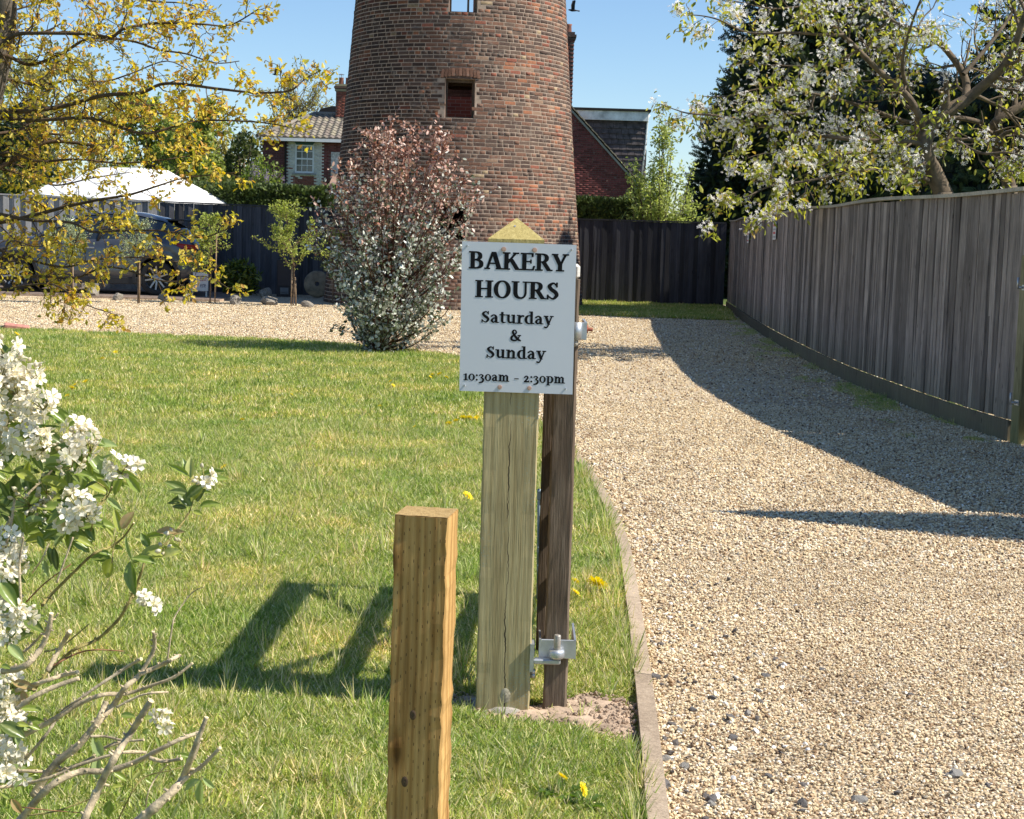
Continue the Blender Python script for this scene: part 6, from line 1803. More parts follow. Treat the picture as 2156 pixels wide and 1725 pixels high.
# --- cherry in blossom behind the right fence
def d3(l): return [(1162 + x * .461, y * .461) for x, y in l]
segs = []; tips = []
CYt = 20.0
ch_b = [
 (d3([(1790, 890), (1740, 780), (1700, 690), (1720, 600), (1790, 520), (1890, 460)]), (CYt, CYt), .19, .13, .5, .7),
 (d3([(1890, 460), (1960, 400), (2050, 320), (2110, 220), (2150, 100), (2200, -20)]), (CYt, 19.5), .11, .05, .3, .9),
 (d3([(1890, 460), (1880, 340), (1740, 170), (1560, 100), (1480, -20)]), (CYt, 20.8), .09, .03, .26, .9),
 (d3([(1710, 620), (1640, 460), (1500, 330), (1400, 230), (1330, 160), (1250, 80), (1180, -10)]), (CYt, 19.3), .08, .02, .24, .8),
 (d3([(1690, 690), (1650, 650), (1400, 640), (1100, 600), (900, 560), (760, 530), (640, 520), (590, 510), (490, 475)]), (CYt, 19.5), .06, .006, .2, .62),
 (d3([(1330, 160), (1250, 160), (1100, 150), (900, 150), (760, 90), (660, 70), (580, 72)]), (19.4, 19.4), .035, .006, .2, .6),
 (d3([(1720, 830), (1700, 815), (1600, 785), (1500, 775), (1350, 790), (1150, 830), (1000, 850), (830, 930), (715, 975)]), (CYt, 18.6), .05, .006, .24, .45),
 (d3([(2090, 860), (2070, 780), (2010, 640), (2030, 560), (2156, 480), (2300, 420)]), (21.0, 21.0), .15, .09, .4, .9),
 (d3([(1960, 560), (1860, 540), (1760, 550), (1640, 560), (1400, 480), (1200, 430), (1000, 400), (800, 440), (690, 440)]), (21, 20.2), .06, .008, .2, .7),
 (d3([(1400, 230), (1250, 300), (1050, 300), (860, 290)]), (19.5, 20.4), .03, .006, .2, .6),
 (d3([(2030, 640), (1950, 640), (1800, 640), (1700, 700), (1500, 700), (1350, 700), (1200, 760), (1000, 700), (850, 740)]), (20.6, 19.2), .04, .006, .2, .6),
 (d3([(1880, 340), (2000, 200), (2100, 60), (2130, -60)]), (20, 20.6), .05, .02, .25, .8),
 (d3([(1640, 460), (1600, 300), (1640, 120), (1700, -40)]), (20, 19), .05, .015, .22, .8),
 (d3([(1560, 100), (1350, 20), (1150, 30), (1000, 40), (860, 10), (720, -10)]), (20.8, 20.0), .03, .006, .2, .6),
 (d3([(2156, 480), (2156, 300), (2120, 120), (2156, -50)]), (21, 21.5), .05, .02, .25, .8),
 (d3([(1100, 600), (1050, 700), (1000, 800), (1080, 900), (1000, 950), (960, 1020)]), (19.6, 18.4), .02, .005, .26, .35),
 (d3([(1350, 790), (1400, 850), (1380, 900)]), (19.4, 19.2), .015, .005, .3, .3),
 (d3([(1200, 430), (1150, 520), (950, 500), (860, 600), (840, 720)]), (20, 20), .03, .006, .2, .55),
 (d3([(2030, 640), (2100, 600), (2200, 640), (2320, 560)]), (20.6, 20), .05, .02, .22, .7),
 (d3([(1840, 640), (1960, 700), (2100, 700), (2250, 760)]), (20.2, 19.5), .04, .01, .22, .6),
]
for i_, (pl, Ys, r0, r1, stp, tl) in enumerate(ch_b): traced(segs, tips, pl, Ys, r0, r1, stp * (.95 if i_ in (4, 5, 8, 9, 13, 15, 17) else .66), tl * (.8 if i_ in (4, 5, 9, 13) else .95), 1, (4,), .05, .2, .9, .55, .08)
CH0 = Vector((P(1990, 400, CYt).x, CYt, 0))
cherry = empty('cherry_tree', CH0, label='spreading cherry tree with white blossom above the brown fence', cat='tree')
a1, a2 = P(*d3([(1790, 890)])[0], CYt), P(*d3([(2090, 860)])[0], 21.0)
mb = MB()
for a_, r_ in ((a1, .12), (a2, .10)): mb.tube([Vector((a_.x + .15, a_.y, -.05)) - CH0, Vector((a_.x + .1, a_.y, a_.z * .5)) - CH0, a_ - CH0 + Vector((0, 0, .03))], [r_ * 1.25, r_ * 1.05, r_], 14, (1.3, 1.25, 1.15))
mb.build('trunk', M_bark, cherry)
tubes([([p - CH0 for p in a], b, c) for a, b, c in segs], 'branches', M_bark, cherry, (1.1, 1.0, .85), .004)
print('cherry tips', len(tips))
leaves('leaves', tips, 4.8, .06, (.055, .11), [(.36, .38, .07), (.54, .52, .11), (.22, .25, .05), (.44, .32, .09)], [4, 3, 2.0, 1], M_leaf, cherry, LEAF, .42, -.5, .7, .15, .25, off=CH0)
def blossoms(name, tips, frac, per, jit, size, parent, off, col=((.80, .76, .74), (.86, .83, .80))):
    sel = [t for t in tips if rv.rand() < frac]
    p, d = leaf_points(sel, rv, per, jit * .35, .25)
    # clumps
    n = len(p); p = np.repeat(p, 4, 0) + rv.normal(size=(n * 4, 3)) * jit; n = len(p)
    X = rdir(n, rv); Z = rdir(n, rv); Z[:, 2] += .4
    o = bulk(name, *FLOWER, p - np.array(off), X, Z, rv.uniform(size[0], size[1], n), rv.uniform(size[0], size[1], n), vcol(n, *col, rs=rv), M_petal, parent=parent); o['kind'] = 'stuff'
blossoms('blossom', tips, .48, 3.1, .045, (.040, .065), cherry, CH0, ((.90, .87, .84), (.95, .93, .90)))

# --- silvery shrub in front of the tower
eb = G(802, 746); EB = Vector((eb.x, eb.y, 0)); EYs = eb.y
def env(z):
    tb_ = [(0, .22), (.1, .32), (.25, .52), (.5, .68), (1.0, .78), (1.5, .80), (1.8, .74), (2.0, .62), (2.2, .46), (2.4, .26), (2.9, .06)]
    return interp(z, tb_)
segs = []; tips = []
shrub = empty('silver_shrub', EB, label='upright silver-leaved shrub with pinkish young tops in front of the tower', cat='shrub')
for k in range(165):
    z = .08 + 2.26 * rv.rand() + (.35 * rv.rand() if rv.rand() < .15 else 0); a = rv.rand() * 2 * PI; r = env(z) * rv.uniform(.35, 1.22) ** .7
    cx_ = .10 + .04 * z
    t = Vector((cx_ + r * math.cos(a), r * math.sin(a) * .85, z + .05))
    z0_ = max(.05, z * .45 - .1); b = Vector((cx_ * z0_ / 1.2 * .5, 0, z0_))
    mid = b.lerp(t, .5) + Vector((0, 0, -.06)) + Vector(rv.normal(size=3)) * .03
    ln = smooth_line([b, mid, t, t + (t - mid).normalized() * .1 + Vector((0, 0, .16))], 4)
    segs.append((ln, [.009 - .006 * i / (len(ln) - 1) for i in range(len(ln))], 2)); tips.append((ln[3:], 1))
    for q in range(6):
        i = rv.randint(3, len(ln) - 1); d = (ln[i] - ln[i - 1]).normalized(); o = Vector(rv.normal(size=3)) * .8; o.z += .35
        grow(segs, tips, rv, ln[i], d * .7 + o * .6, rv.uniform(.18, .36), .003, 3, 3, (0,), .25, .12, .8, .6, 4, False)
ln = smooth_line([Vector((0, 0, -.02)), Vector((.02, 0, .5)), Vector((.1, 0, 1.3)), Vector((.16, 0, 2.3))], 6)
mb = MB(); mb.tube(ln, [.045 - .038 * i / (len(ln) - 1) for i in range(len(ln))], 10, (1, .9, .8)); mb.tube([(0, 0, 0), (-.08, .02, .25), (-.15, 0, .9)], [.03, .022, .01], 8); mb.tube([(.02, 0, .02), (.12, -.02, .3), (.3, 0, 1.0)], [.028, .02, .01], 8)
mb.build('trunk', M_bark, shrub)
tubes(segs, 'stems', M_bark, shrub, (.9, .45, .35), .0025)
p, d = leaf_points(tips, rv, 13.5, .018, .1); n = len(p)
zf_ = np.clip((p[:, 2] - 1.15) / 1.15 + rv.normal(size=n) * .22, 0, 1)[:, None]
green = pick(n, [(.36, .39, .31), (.60, .62, .54), (.12, .15, .08), (.78, .78, .70)], [2.4, 3, 3.2, 2.2], .2, rv); pink = pick(n, [(.42, .22, .16), (.56, .37, .29), (.28, .12, .08), (.66, .50, .41)], [3, 3, 2, 1.2], .2, rv)
col = np.where(rv.rand(n, 1) < zf_, pink, green)
X = rdir(n, rv); X[:, 2] += .15; Z = rdir(n, rv)
L = rv.uniform(.028, .062, n)
o = bulk('leaves', *ROUND, p, X, Z, L, L * .62, col, leafmat('silver_leaf', .42, .18, spec=.5), parent=shrub); o['kind'] = 'stuff'
print('shrub leaves', n)

# --- hedges and conifers
def sprays(name, pos, nrm, size, cols, probs, mat, parent, up=.6, wr=.8, rnd=.55, down=0):
    n = len(pos); X = nrm * .7 + rdir(n, rv) * rnd; X[:, 2] += up - down
    Z = nrm + rdir(n, rv) * .5
    L = rv.uniform(size[0], size[1], n)
    o = bulk(name, *SPRAY, pos, X, Z, L, L * wr, pick(n, cols, probs, .2, rv), mat, parent=parent); o['kind'] = 'stuff'; return o
def hedge(x0, x1, Y, z1, depth, label, n, z0=0.0, wob=.05, cols=((.08, .12, .03), (.15, .20, .05), (.04, .06, .017)), size=(.10, .2), sl=0):
    X0 = P(x0, 430, Y).x; X1 = P(x1, 430, Y).x; c = Vector(((X0 + X1) / 2, Y, 0)); hw_ = (X1 - X0) / 2
    h = empty('hedge', c, label=label, cat='hedge')
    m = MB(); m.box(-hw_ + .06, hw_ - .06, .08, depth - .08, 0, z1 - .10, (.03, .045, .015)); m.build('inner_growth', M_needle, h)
    f = rv.rand(n); fr_n = int(n * .62); pos = np.zeros((n, 3)); nm = np.zeros((n, 3))
    x = rv.uniform(-hw_, hw_, n)
    top = lambda x_: z1 + sl * x_ + np.array([mnoise.noise(Vector((q * 1.3, Y, 0))) for q in x_]) * wob * 2
    pos[:, 0] = x
    pos[:fr_n, 1] = rv.uniform(-.03, .08, fr_n); pos[:fr_n, 2] = z0 + (top(x[:fr_n]) - z0) * rv.rand(fr_n); nm[:fr_n, 1] = -1
    k = n - fr_n; pos[fr_n:, 1] = rv.uniform(0, depth, k); pos[fr_n:, 2] = top(x[fr_n:]) - rv.rand(k) * .06; nm[fr_n:, 2] = 1
    sprays('foliage', pos, nm, size, cols, (4, 3, 3), M_needle, h, .45)
    return h
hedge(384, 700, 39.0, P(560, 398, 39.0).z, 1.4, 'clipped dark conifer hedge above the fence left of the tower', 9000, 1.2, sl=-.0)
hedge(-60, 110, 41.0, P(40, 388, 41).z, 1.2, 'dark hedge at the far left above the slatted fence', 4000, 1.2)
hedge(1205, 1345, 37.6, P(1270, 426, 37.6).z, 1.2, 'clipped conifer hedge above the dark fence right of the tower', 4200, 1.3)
def conifer(name, base, Hh, R0, n, label, cols, size, shape=1.0, seed=0, lump=.22, z0=.0, core=.78):
    t = empty(name, base, label=label, cat='tree')
    m = MB(); m.tube([(0, 0, -.1), (0, 0, Hh * .85)], [R0 * .08 + .05, .03], 8); m.build('trunk', M_bark, t)
    def rad(z, a):
        u = z / Hh
        r = R0 * (max(0, 1 - u) ** (.62 * shape)) * min(1, .72 + u * 1.4)
        return r * (1 + lump * 1.8 * mnoise.noise(Vector((math.cos(a) * 1.4 + seed, math.sin(a) * 1.4, z * .55))) + lump * mnoise.noise(Vector((math.cos(a) * 3.5 + seed, math.sin(a) * 3.5, z * 1.5))))
    vs = []; fs = []; A = 20; B = 16
    for j in range(B + 1):
        z = z0 + (Hh * .97 - z0) * j / B
        for k in range(A):
            a = 2 * PI * k / A; r = rad(z, a) * core; vs.append((r * math.cos(a), r * math.sin(a), z))
    for j in range(B):
        for k in range(A): fs.append((j * A + k, j * A + (k + 1) % A, (j + 1) * A + (k + 1) % A, (j + 1) * A + k))
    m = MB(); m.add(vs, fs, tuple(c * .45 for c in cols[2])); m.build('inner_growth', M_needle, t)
    zz = z0 + (Hh - z0) * (1 - np.sqrt(rv.rand(n))) ; aa = rv.rand(n) * 2 * PI
    # keep most of them on the side that can be seen
    aa = np.where(rv.rand(n) < .72, -PI / 2 + rv.normal(size=n) * 1.05, aa)
    pos = np.zeros((n, 3)); nm = np.zeros((n, 3))
    for i in range(n):
        r = rad(zz[i], aa[i]) * rv.uniform(.80, 1.06); pos[i] = (r * math.cos(aa[i]), r * math.sin(aa[i]), zz[i]); nm[i] = (math.cos(aa[i]), math.sin(aa[i]), .1)
    sprays('foliage', pos, nm, size, cols, (4, 2, 4), M_needle, t, .15, .75, .6, .1)
    return t
DK = ((.030, .048, .018), (.055, .085, .025), (.016, .026, .010))
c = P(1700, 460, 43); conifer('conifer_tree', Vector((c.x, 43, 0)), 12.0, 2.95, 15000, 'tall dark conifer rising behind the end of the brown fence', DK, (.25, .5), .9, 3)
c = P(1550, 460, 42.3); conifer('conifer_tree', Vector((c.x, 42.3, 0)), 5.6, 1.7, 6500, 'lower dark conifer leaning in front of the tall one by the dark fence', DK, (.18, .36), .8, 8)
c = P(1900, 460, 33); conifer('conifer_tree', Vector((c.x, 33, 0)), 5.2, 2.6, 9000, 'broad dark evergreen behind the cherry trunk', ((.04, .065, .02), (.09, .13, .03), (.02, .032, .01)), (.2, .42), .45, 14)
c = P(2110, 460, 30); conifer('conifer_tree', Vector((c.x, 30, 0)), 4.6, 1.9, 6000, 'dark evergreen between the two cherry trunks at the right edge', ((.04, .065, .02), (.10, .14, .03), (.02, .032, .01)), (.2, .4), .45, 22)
conifer('conifer_tree', Vector((11.2, 29.9, 0)), 12.2, 2.9, 9000, 'tall dark conifer added to shade the verge and back fence, behind the cherry blossom', DK, (.25, .5), .4, 41)  # added tree, sized to throw shade on the verge and back fence
# unseen conifer added beside the side gate to cast the pointed shadow
sc_ = empty('shadow_conifer', (4.42, 7.83, 0), label='unseen slim conifer added to cast the pointed shadow on the drive', cat='tree')
m = MB(); m.tube([(0, 0, -.02), (0, 0, 3.0)], [.05, .01], 6); m.build('trunk', M_bark, sc_)
vs = []; 
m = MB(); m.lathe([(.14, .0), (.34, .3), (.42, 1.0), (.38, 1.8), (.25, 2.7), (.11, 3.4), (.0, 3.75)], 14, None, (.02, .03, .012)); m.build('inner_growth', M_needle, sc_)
n = 3500; zz = 3.7 * (1 - np.sqrt(rv.rand(n))); aa = rv.rand(n) * 6.283; rr__ = np.array([interp(z, [(0, .22), (.3, .36), (1, .43), (1.8, .39), (2.6, .27), (3.3, .12), (3.75, .01)]) for z in zz])
sprays('foliage', np.stack([rr__ * np.cos(aa), rr__ * np.sin(aa), zz], 1), np.stack([np.cos(aa), np.sin(aa), aa * 0], 1), (.04, .09), DK, (4, 2, 4), M_needle, sc_, .9)

def leafball(name, base, shape, n, label, cat, tpl, size, wr, cols, probs, mat, nb=14, stem=.02, core=None, seed=1, lump=.25, holes=.0):
    """bushy plant: shape = (rx, ry, z0, z1)"""
    rx, ry, z0, z1 = shape; t = empty(name, base, label=label, cat=cat)
    segs = []
    for k in range(nb):
        a = rv.rand() * 6.28; r = rv.rand() ** .5 * .8; e = Vector((rx * r * math.cos(a), ry * r * math.sin(a), z0 + (z1 - z0) * rv.uniform(.5, .95)))
        segs.append((smooth_line([Vector((0, 0, -.02)), Vector((e.x * .25, e.y * .25, e.z * .5)), e], 4), [stem * (1 - .07 * i) for i in range(9)], 3))
    tubes(segs, 'stems', M_bark, t, (1, .9, .8))
    u = rdir(int(n * 2.2), rv); nz_ = np.array([mnoise.noise(Vector(v) * 2.1 + Vector((seed * 3.1, 0, 0))) for v in u])
    rad = (1 + lump * 1.5 * nz_) * rv.uniform(.5, 1.0, len(u)) ** .45
    p = u * rad[:, None]; p = p[:n]
    pos = np.stack([p[:, 0] * rx, p[:, 1] * ry, (z0 + z1) / 2 + p[:, 2] * (z1 - z0) / 2], 1); pos = pos[pos[:, 2] > .02]
    if holes:
        hn = np.array([mnoise.noise(Vector(v) * (2.2 / max(rx, .3)) + Vector((9, seed, 0))) for v in pos]); pos = pos[hn > -.5 + holes * .6]
    k = len(pos); X = rdir(k, rv) * .7 + u[:k] * .6; X[:, 2] += .1; Z = rdir(k, rv); Z[:, 2] += .5
    L = rv.uniform(size[0], size[1], k)
    o = bulk('leaves', *tpl, pos, X, Z, L, L * wr, pick(k, cols, probs, .22, rv), mat, parent=t); o['kind'] = 'stuff'
    return t, pos
c = P(500, 600, 34.0); leafball('laurel_bush', Vector((c.x, 34.0, 0)), (.43, .4, .02, .72), 900, 'rounded dark glossy bush in front of the fence, behind the pointed boulder', 'bush', LEAF, (.10, .17), .36, [(.08, .12, .02), (.20, .24, .035), (.34, .34, .06)], [4, 3, 1.5], M_leafg, 16, .012)
# ivy clad tree, lilac, light green shrub
c = P(512, 330, 58); leafball('ivy_tree', Vector((c.x, 58, 0)), (.78, .8, 1.5, P(512, 283, 58).z), 3200, 'rounded dark ivy-clad tree left of the far brick house', 'tree', LEAF4, (.09, .17), .8, [(.05, .07, .02), (.10, .12, .04), (.16, .17, .07)], [4, 3, 1], M_leaf, 18, .05)
c = P(546, 380, 46); lil, lp = leafball('lilac_bush', Vector((c.x, 46, 0)), (.85, .7, .6, P(546, 340, 46).z), 3600, 'lilac bush with purple flower heads below the far brick house', 'bush', LEAF4, (.06, .12), .7, [(.16, .22, .05), (.28, .33, .08), (.10, .14, .03)], [4, 3, 2], M_leaf, 18, .02, lump=.3)
q = lp[(lp[:, 2] > 2.2) | ((np.abs(lp[:, 0]) > .5) & (lp[:, 2] > 1.9))]; q = q[rv.rand(len(q)) < .10][:46]; q = np.repeat(q, 40, 0) + rv.normal(size=(len(q) * 40, 3)) * np.array((.035, .035, .08)); k = len(q)
o = bulk('lilac_flowers', *FLOWER, q, rdir(k, rv), rdir(k, rv), .045, .045, vcol(k, (.30, .20, .36), (.52, .42, .60), rs=rv), M_petal, parent=lil); o['kind'] = 'stuff'
segs = []; tips = []
c = P(1392, 460, 37.2); LG = Vector((c.x, 37.2, 0))
lgs = empty('apple_tree', LG, label='light green young tree with pale blossom beside the slate hung dormer', cat='tree')
for k in range(46):
    a = rv.rand() * 6.28; r = rv.rand() ** .6
    e = Vector((.90 * r * math.cos(a), .6 * r * math.sin(a), rv.uniform(1.6, 3.5) * (1.08 - .30 * r) + (.5 if r < .4 else 0)))
    ln = smooth_line([Vector((0, 0, 0)), Vector((e.x * .55, e.y * .55, e.z * .5)), e * .9, e + Vector((0, 0, .15))], 4)
    segs.append((ln, [.022 - .017 * i / (len(ln) - 1) for i in range(len(ln))], 2)); tips.append((ln[4:], 1))
    for q_ in range(8):
        i = rv.randint(3, len(ln) - 1); o = Vector(rv.normal(size=3)) * .6; o.z += .5
        grow(segs, tips, rv, ln[i], o, rv.uniform(.22, .5), .005, 3, 3, (0,), .3, .1, .7, .6, 4)
tubes(segs, 'stems', M_bark, lgs, (1, .95, .8), .004)
leaves('leaves', tips, 24, .05, (.06, .11), [(.40, .46, .13), (.55, .60, .22), (.26, .31, .09)], [4, 3, 2], M_leaf, lgs, LEAF4, .5, .0, .8)
blossoms('blossom', [t for t in tips if t[0][-1].z > 2.4], .3, 1.0, .03, (.04, .06), lgs, (0, 0, 0))

def bgtree(base, Hh, Wc, label, levels, cols, probs, per, size, seed, trunk=.2, barkc=(1, .95, .85), nk=(7, 5, 4, 3), up=.25, name='bare_tree', z_first=.25, spread=.75, minr=.012):
    rr_b = np.random.RandomState(seed); segs = []; tips = []
    t = empty(name, base, label=label, cat='tree')
    n = 7; pts = [Vector((0, 0, -.1))]; 
    for i in range(n): pts.append(pts[-1] + Vector((rr_b.normal() * .03 * Hh / 8, rr_b.normal() * .03 * Hh / 8, Hh * .62 / n)))
    mb = MB(); mb.tube(pts, [trunk * (1 - .6 * i / n) for i in range(n + 1)], 8, barkc); mb.build('trunk', M_bark, t)
    for k in range(nk[0] * 2):
        f = z_first + (1 - z_first) * k / (nk[0] * 2 - 1); i = min(int(f * n), n - 1); q = pts[i].lerp(pts[i + 1], f * n - i)
        a = k * 2.4 + rr_b.rand(); d = Vector((math.cos(a) * spread * (1.25 - .7 * f), math.sin(a) * spread * (1.25 - .7 * f), .45 + f * .7))
        grow(segs, tips, rr_b, q, d, Wc * rr_b.uniform(.6, .9) * (1.1 - .25 * f), trunk * .35 * (1.2 - .6 * f), 1, levels, (0,) + tuple(nk[1:]), up, .16, .75, .58, 4, levels <= 2)
    tubes(segs, 'branches', M_bark, t, barkc, minr, (6, 5, 4, 3, 3))
    p, d = leaf_points(tips, rr_b, per, .06 * Wc / 3, 0); k = len(p)
    X = rdir(k, rv); Z = rdir(k, rv); Z[:, 2] += .4
    L = rv.uniform(size[0], size[1], k); o = bulk('leaves', *LEAF4, p, X, Z, L, L * .6, pick(k, cols, probs, .2, rv), M_leaf, parent=t); o['kind'] = 'stuff'
    return t
YG = [(.42, .38, .13), (.56, .50, .18), (.32, .31, .11)]
c = P(618, 400, 96); bgtree(Vector((c.x, 96, 0)), 12.5, 4.2, 'thin twiggy tree just coming into leaf behind the far brick house', 4, YG, (3, 2, 2), 3.4, (.10, .2), 5, .2, (1.3, 1.1, .85), (7, 6, 5, 3), .3, spread=.9, minr=.014)
GG = [(.31, .37, .09), (.44, .48, .12), (.22, .26, .07)]
bt = [(-60, 62, 7.6, 2.9, 'pale bushy tree at the far left behind the slatted fence', GG, 9), (70, 70, 8.4, 3.0, 'twiggy pale tree behind the left end of the marquee', YG, 6), (190, 78, 8.2, 3.2, 'bare grey tree with yellow buds behind the marquee', YG, 4), (310, 70, 6.6, 2.8, 'light green tree behind the right half of the marquee', GG, 8), (415, 64, 5.4, 2.3, 'low willow with yellow green leaves left of the ivy-clad tree', GG, 8), (470, 80, 5.6, 2.4, 'faint bare tree between the willow and the ivy-clad tree', YG, 4)]
for i, (x, Y, Hh, Wc, lab, cl, per) in enumerate(bt):
    c = P(x, 400, Y); bgtree(Vector((c.x, Y, 0)), Hh * 1.3, Wc * 1.15, lab, 3, cl, (3, 2, 2), per * 2, (.14, .26), 40 + i, .22, (1.2, 1.05, .85), (7, 6, 5), .25, minr=.014, z_first=.12)
c = P(48, 400, 55); conifer('conifer_tree', Vector((c.x, 55, 0)), 5.6, 1.5, 4500, 'dark conifer showing between the oak leaves at far left', ((.05, .075, .02), (.09, .12, .03), (.03, .045, .012)), (.2, .4), .7, 31)
# low scrub behind the far hedges so the horizon is closed
for i, (x, Y, rx, z1, lab) in enumerate(((150, 52, 2.6, 2.7, 'low green thicket behind the left part of the marquee'), (330, 54, 2.4, 2.9, 'low green thicket behind the right part of the marquee'), (450, 50, 1.6, 3.1, 'olive green thicket between the marquee and the lilac'), (-40, 50, 2.0, 3.2, 'olive green thicket at the left edge beyond the fence'), (1450, 46, 1.5, 2.2, 'shaded thicket behind the light green tree'))):
    c = P(x, 430, Y); leafball('thicket', Vector((c.x, Y, 0)), (rx, 1.2, .3, z1), 5200, lab, 'thicket', LEAF4, (.10, .19), .6, [(.11, .14, .03), (.19, .21, .05), (.07, .09, .02)], [3, 3, 2], M_leaf, 22, .02, seed=i + 3, lump=.35)

# --- saplings in the gravel yard
def sapling(x, y, h, wd, label, stakes, cols, per, size, seed, lean=0.0, z0=.38):
    p = G(x, y); b = Vector((p.x, p.y, 0)); rr_s = np.random.RandomState(seed); segs = []; tips = []
    t = empty('sapling', b, label=label, cat='sapling')
    t['group'] = 'staked saplings at the edge of the gravel yard'
    ln = smooth_line([Vector((0, 0, -.02)), Vector((.01, 0, h * .35)), Vector((lean * .5, 0, h * .7)), Vector((lean, 0, h))], 5); mb = MB(); mb.tube(ln, [.014 - .010 * i / (len(ln) - 1) for i in range(len(ln))], 8, (1.2, 1, .8)); mb.build('trunk', M_bark, t)
    tips.append((ln[8:], 1))
    for k in range(24):
        f = z0 + (1 - z0) * rr_s.rand(); i = min(int(f * (len(ln) - 1)), len(ln) - 2); a = rr_s.rand() * 6.28
        d = Vector((math.cos(a), math.sin(a) * .8, .75)); grow(segs, tips, rr_s, ln[i], d, wd * 1.15 * rr_s.uniform(.55, 1.15) * (1.25 - .6 * f), .006, 2, 3, (0, 0, 4), .12, .14, .8, .5, 4, True)
    tubes(segs, 'twigs', M_bark, t, (1.1, .9, .7), .0035)
    leaves('leaves', tips, per, .025, size, cols, [4, 3, 2][:len(cols)], M_leaf, t, LEAF4, .6, -.1, .9)
    for s in stakes:
        mb = MB(); mb.tube([(s[0], s[1], 0), (s[0] + s[3], s[1], s[2])], .014, 6, (2.4, 2.1, 1.7)); mb.build('stake', M_bark, t)
SG = [(.34, .40, .09), (.48, .53, .15), (.22, .27, .06)]
sapling(617, 645, 1.72, .62, 'birch sapling with two stakes between the flat-topped and rounded boulders', ((-.03, -.05, .75, .01), (.05, .03, .55, -.02)), SG, 20, (.035, .065), 3, -.15, z0=.3)
sapling(442, 640, 1.55, .45, 'sapling with one pale stake just behind the tail of the car', ((.10, -.03, 1.35, .02),), SG, 15, (.035, .06), 6, z0=.35)
PG = [(.38, .44, .26), (.50, .55, .34), (.26, .32, .16)]
sapling(290, 640, 1.45, .40, 'thin pale-leaved sapling in front of the rear door of the car', ((.03, 0, .8, 0),), PG, 12, (.03, .055), 9, z0=.45)
sapling(150, 640, 1.40, .42, 'thin pale-leaved sapling in front of the front door of the car', ((.03, 0, .8, 0),), PG, 12, (.03, .055), 12, z0=.45)
sapling(700, 640, 1.35, .4, 'small sapling half hidden by the left side of the silvery shrub', (), SG, 5, (.035, .055), 15)

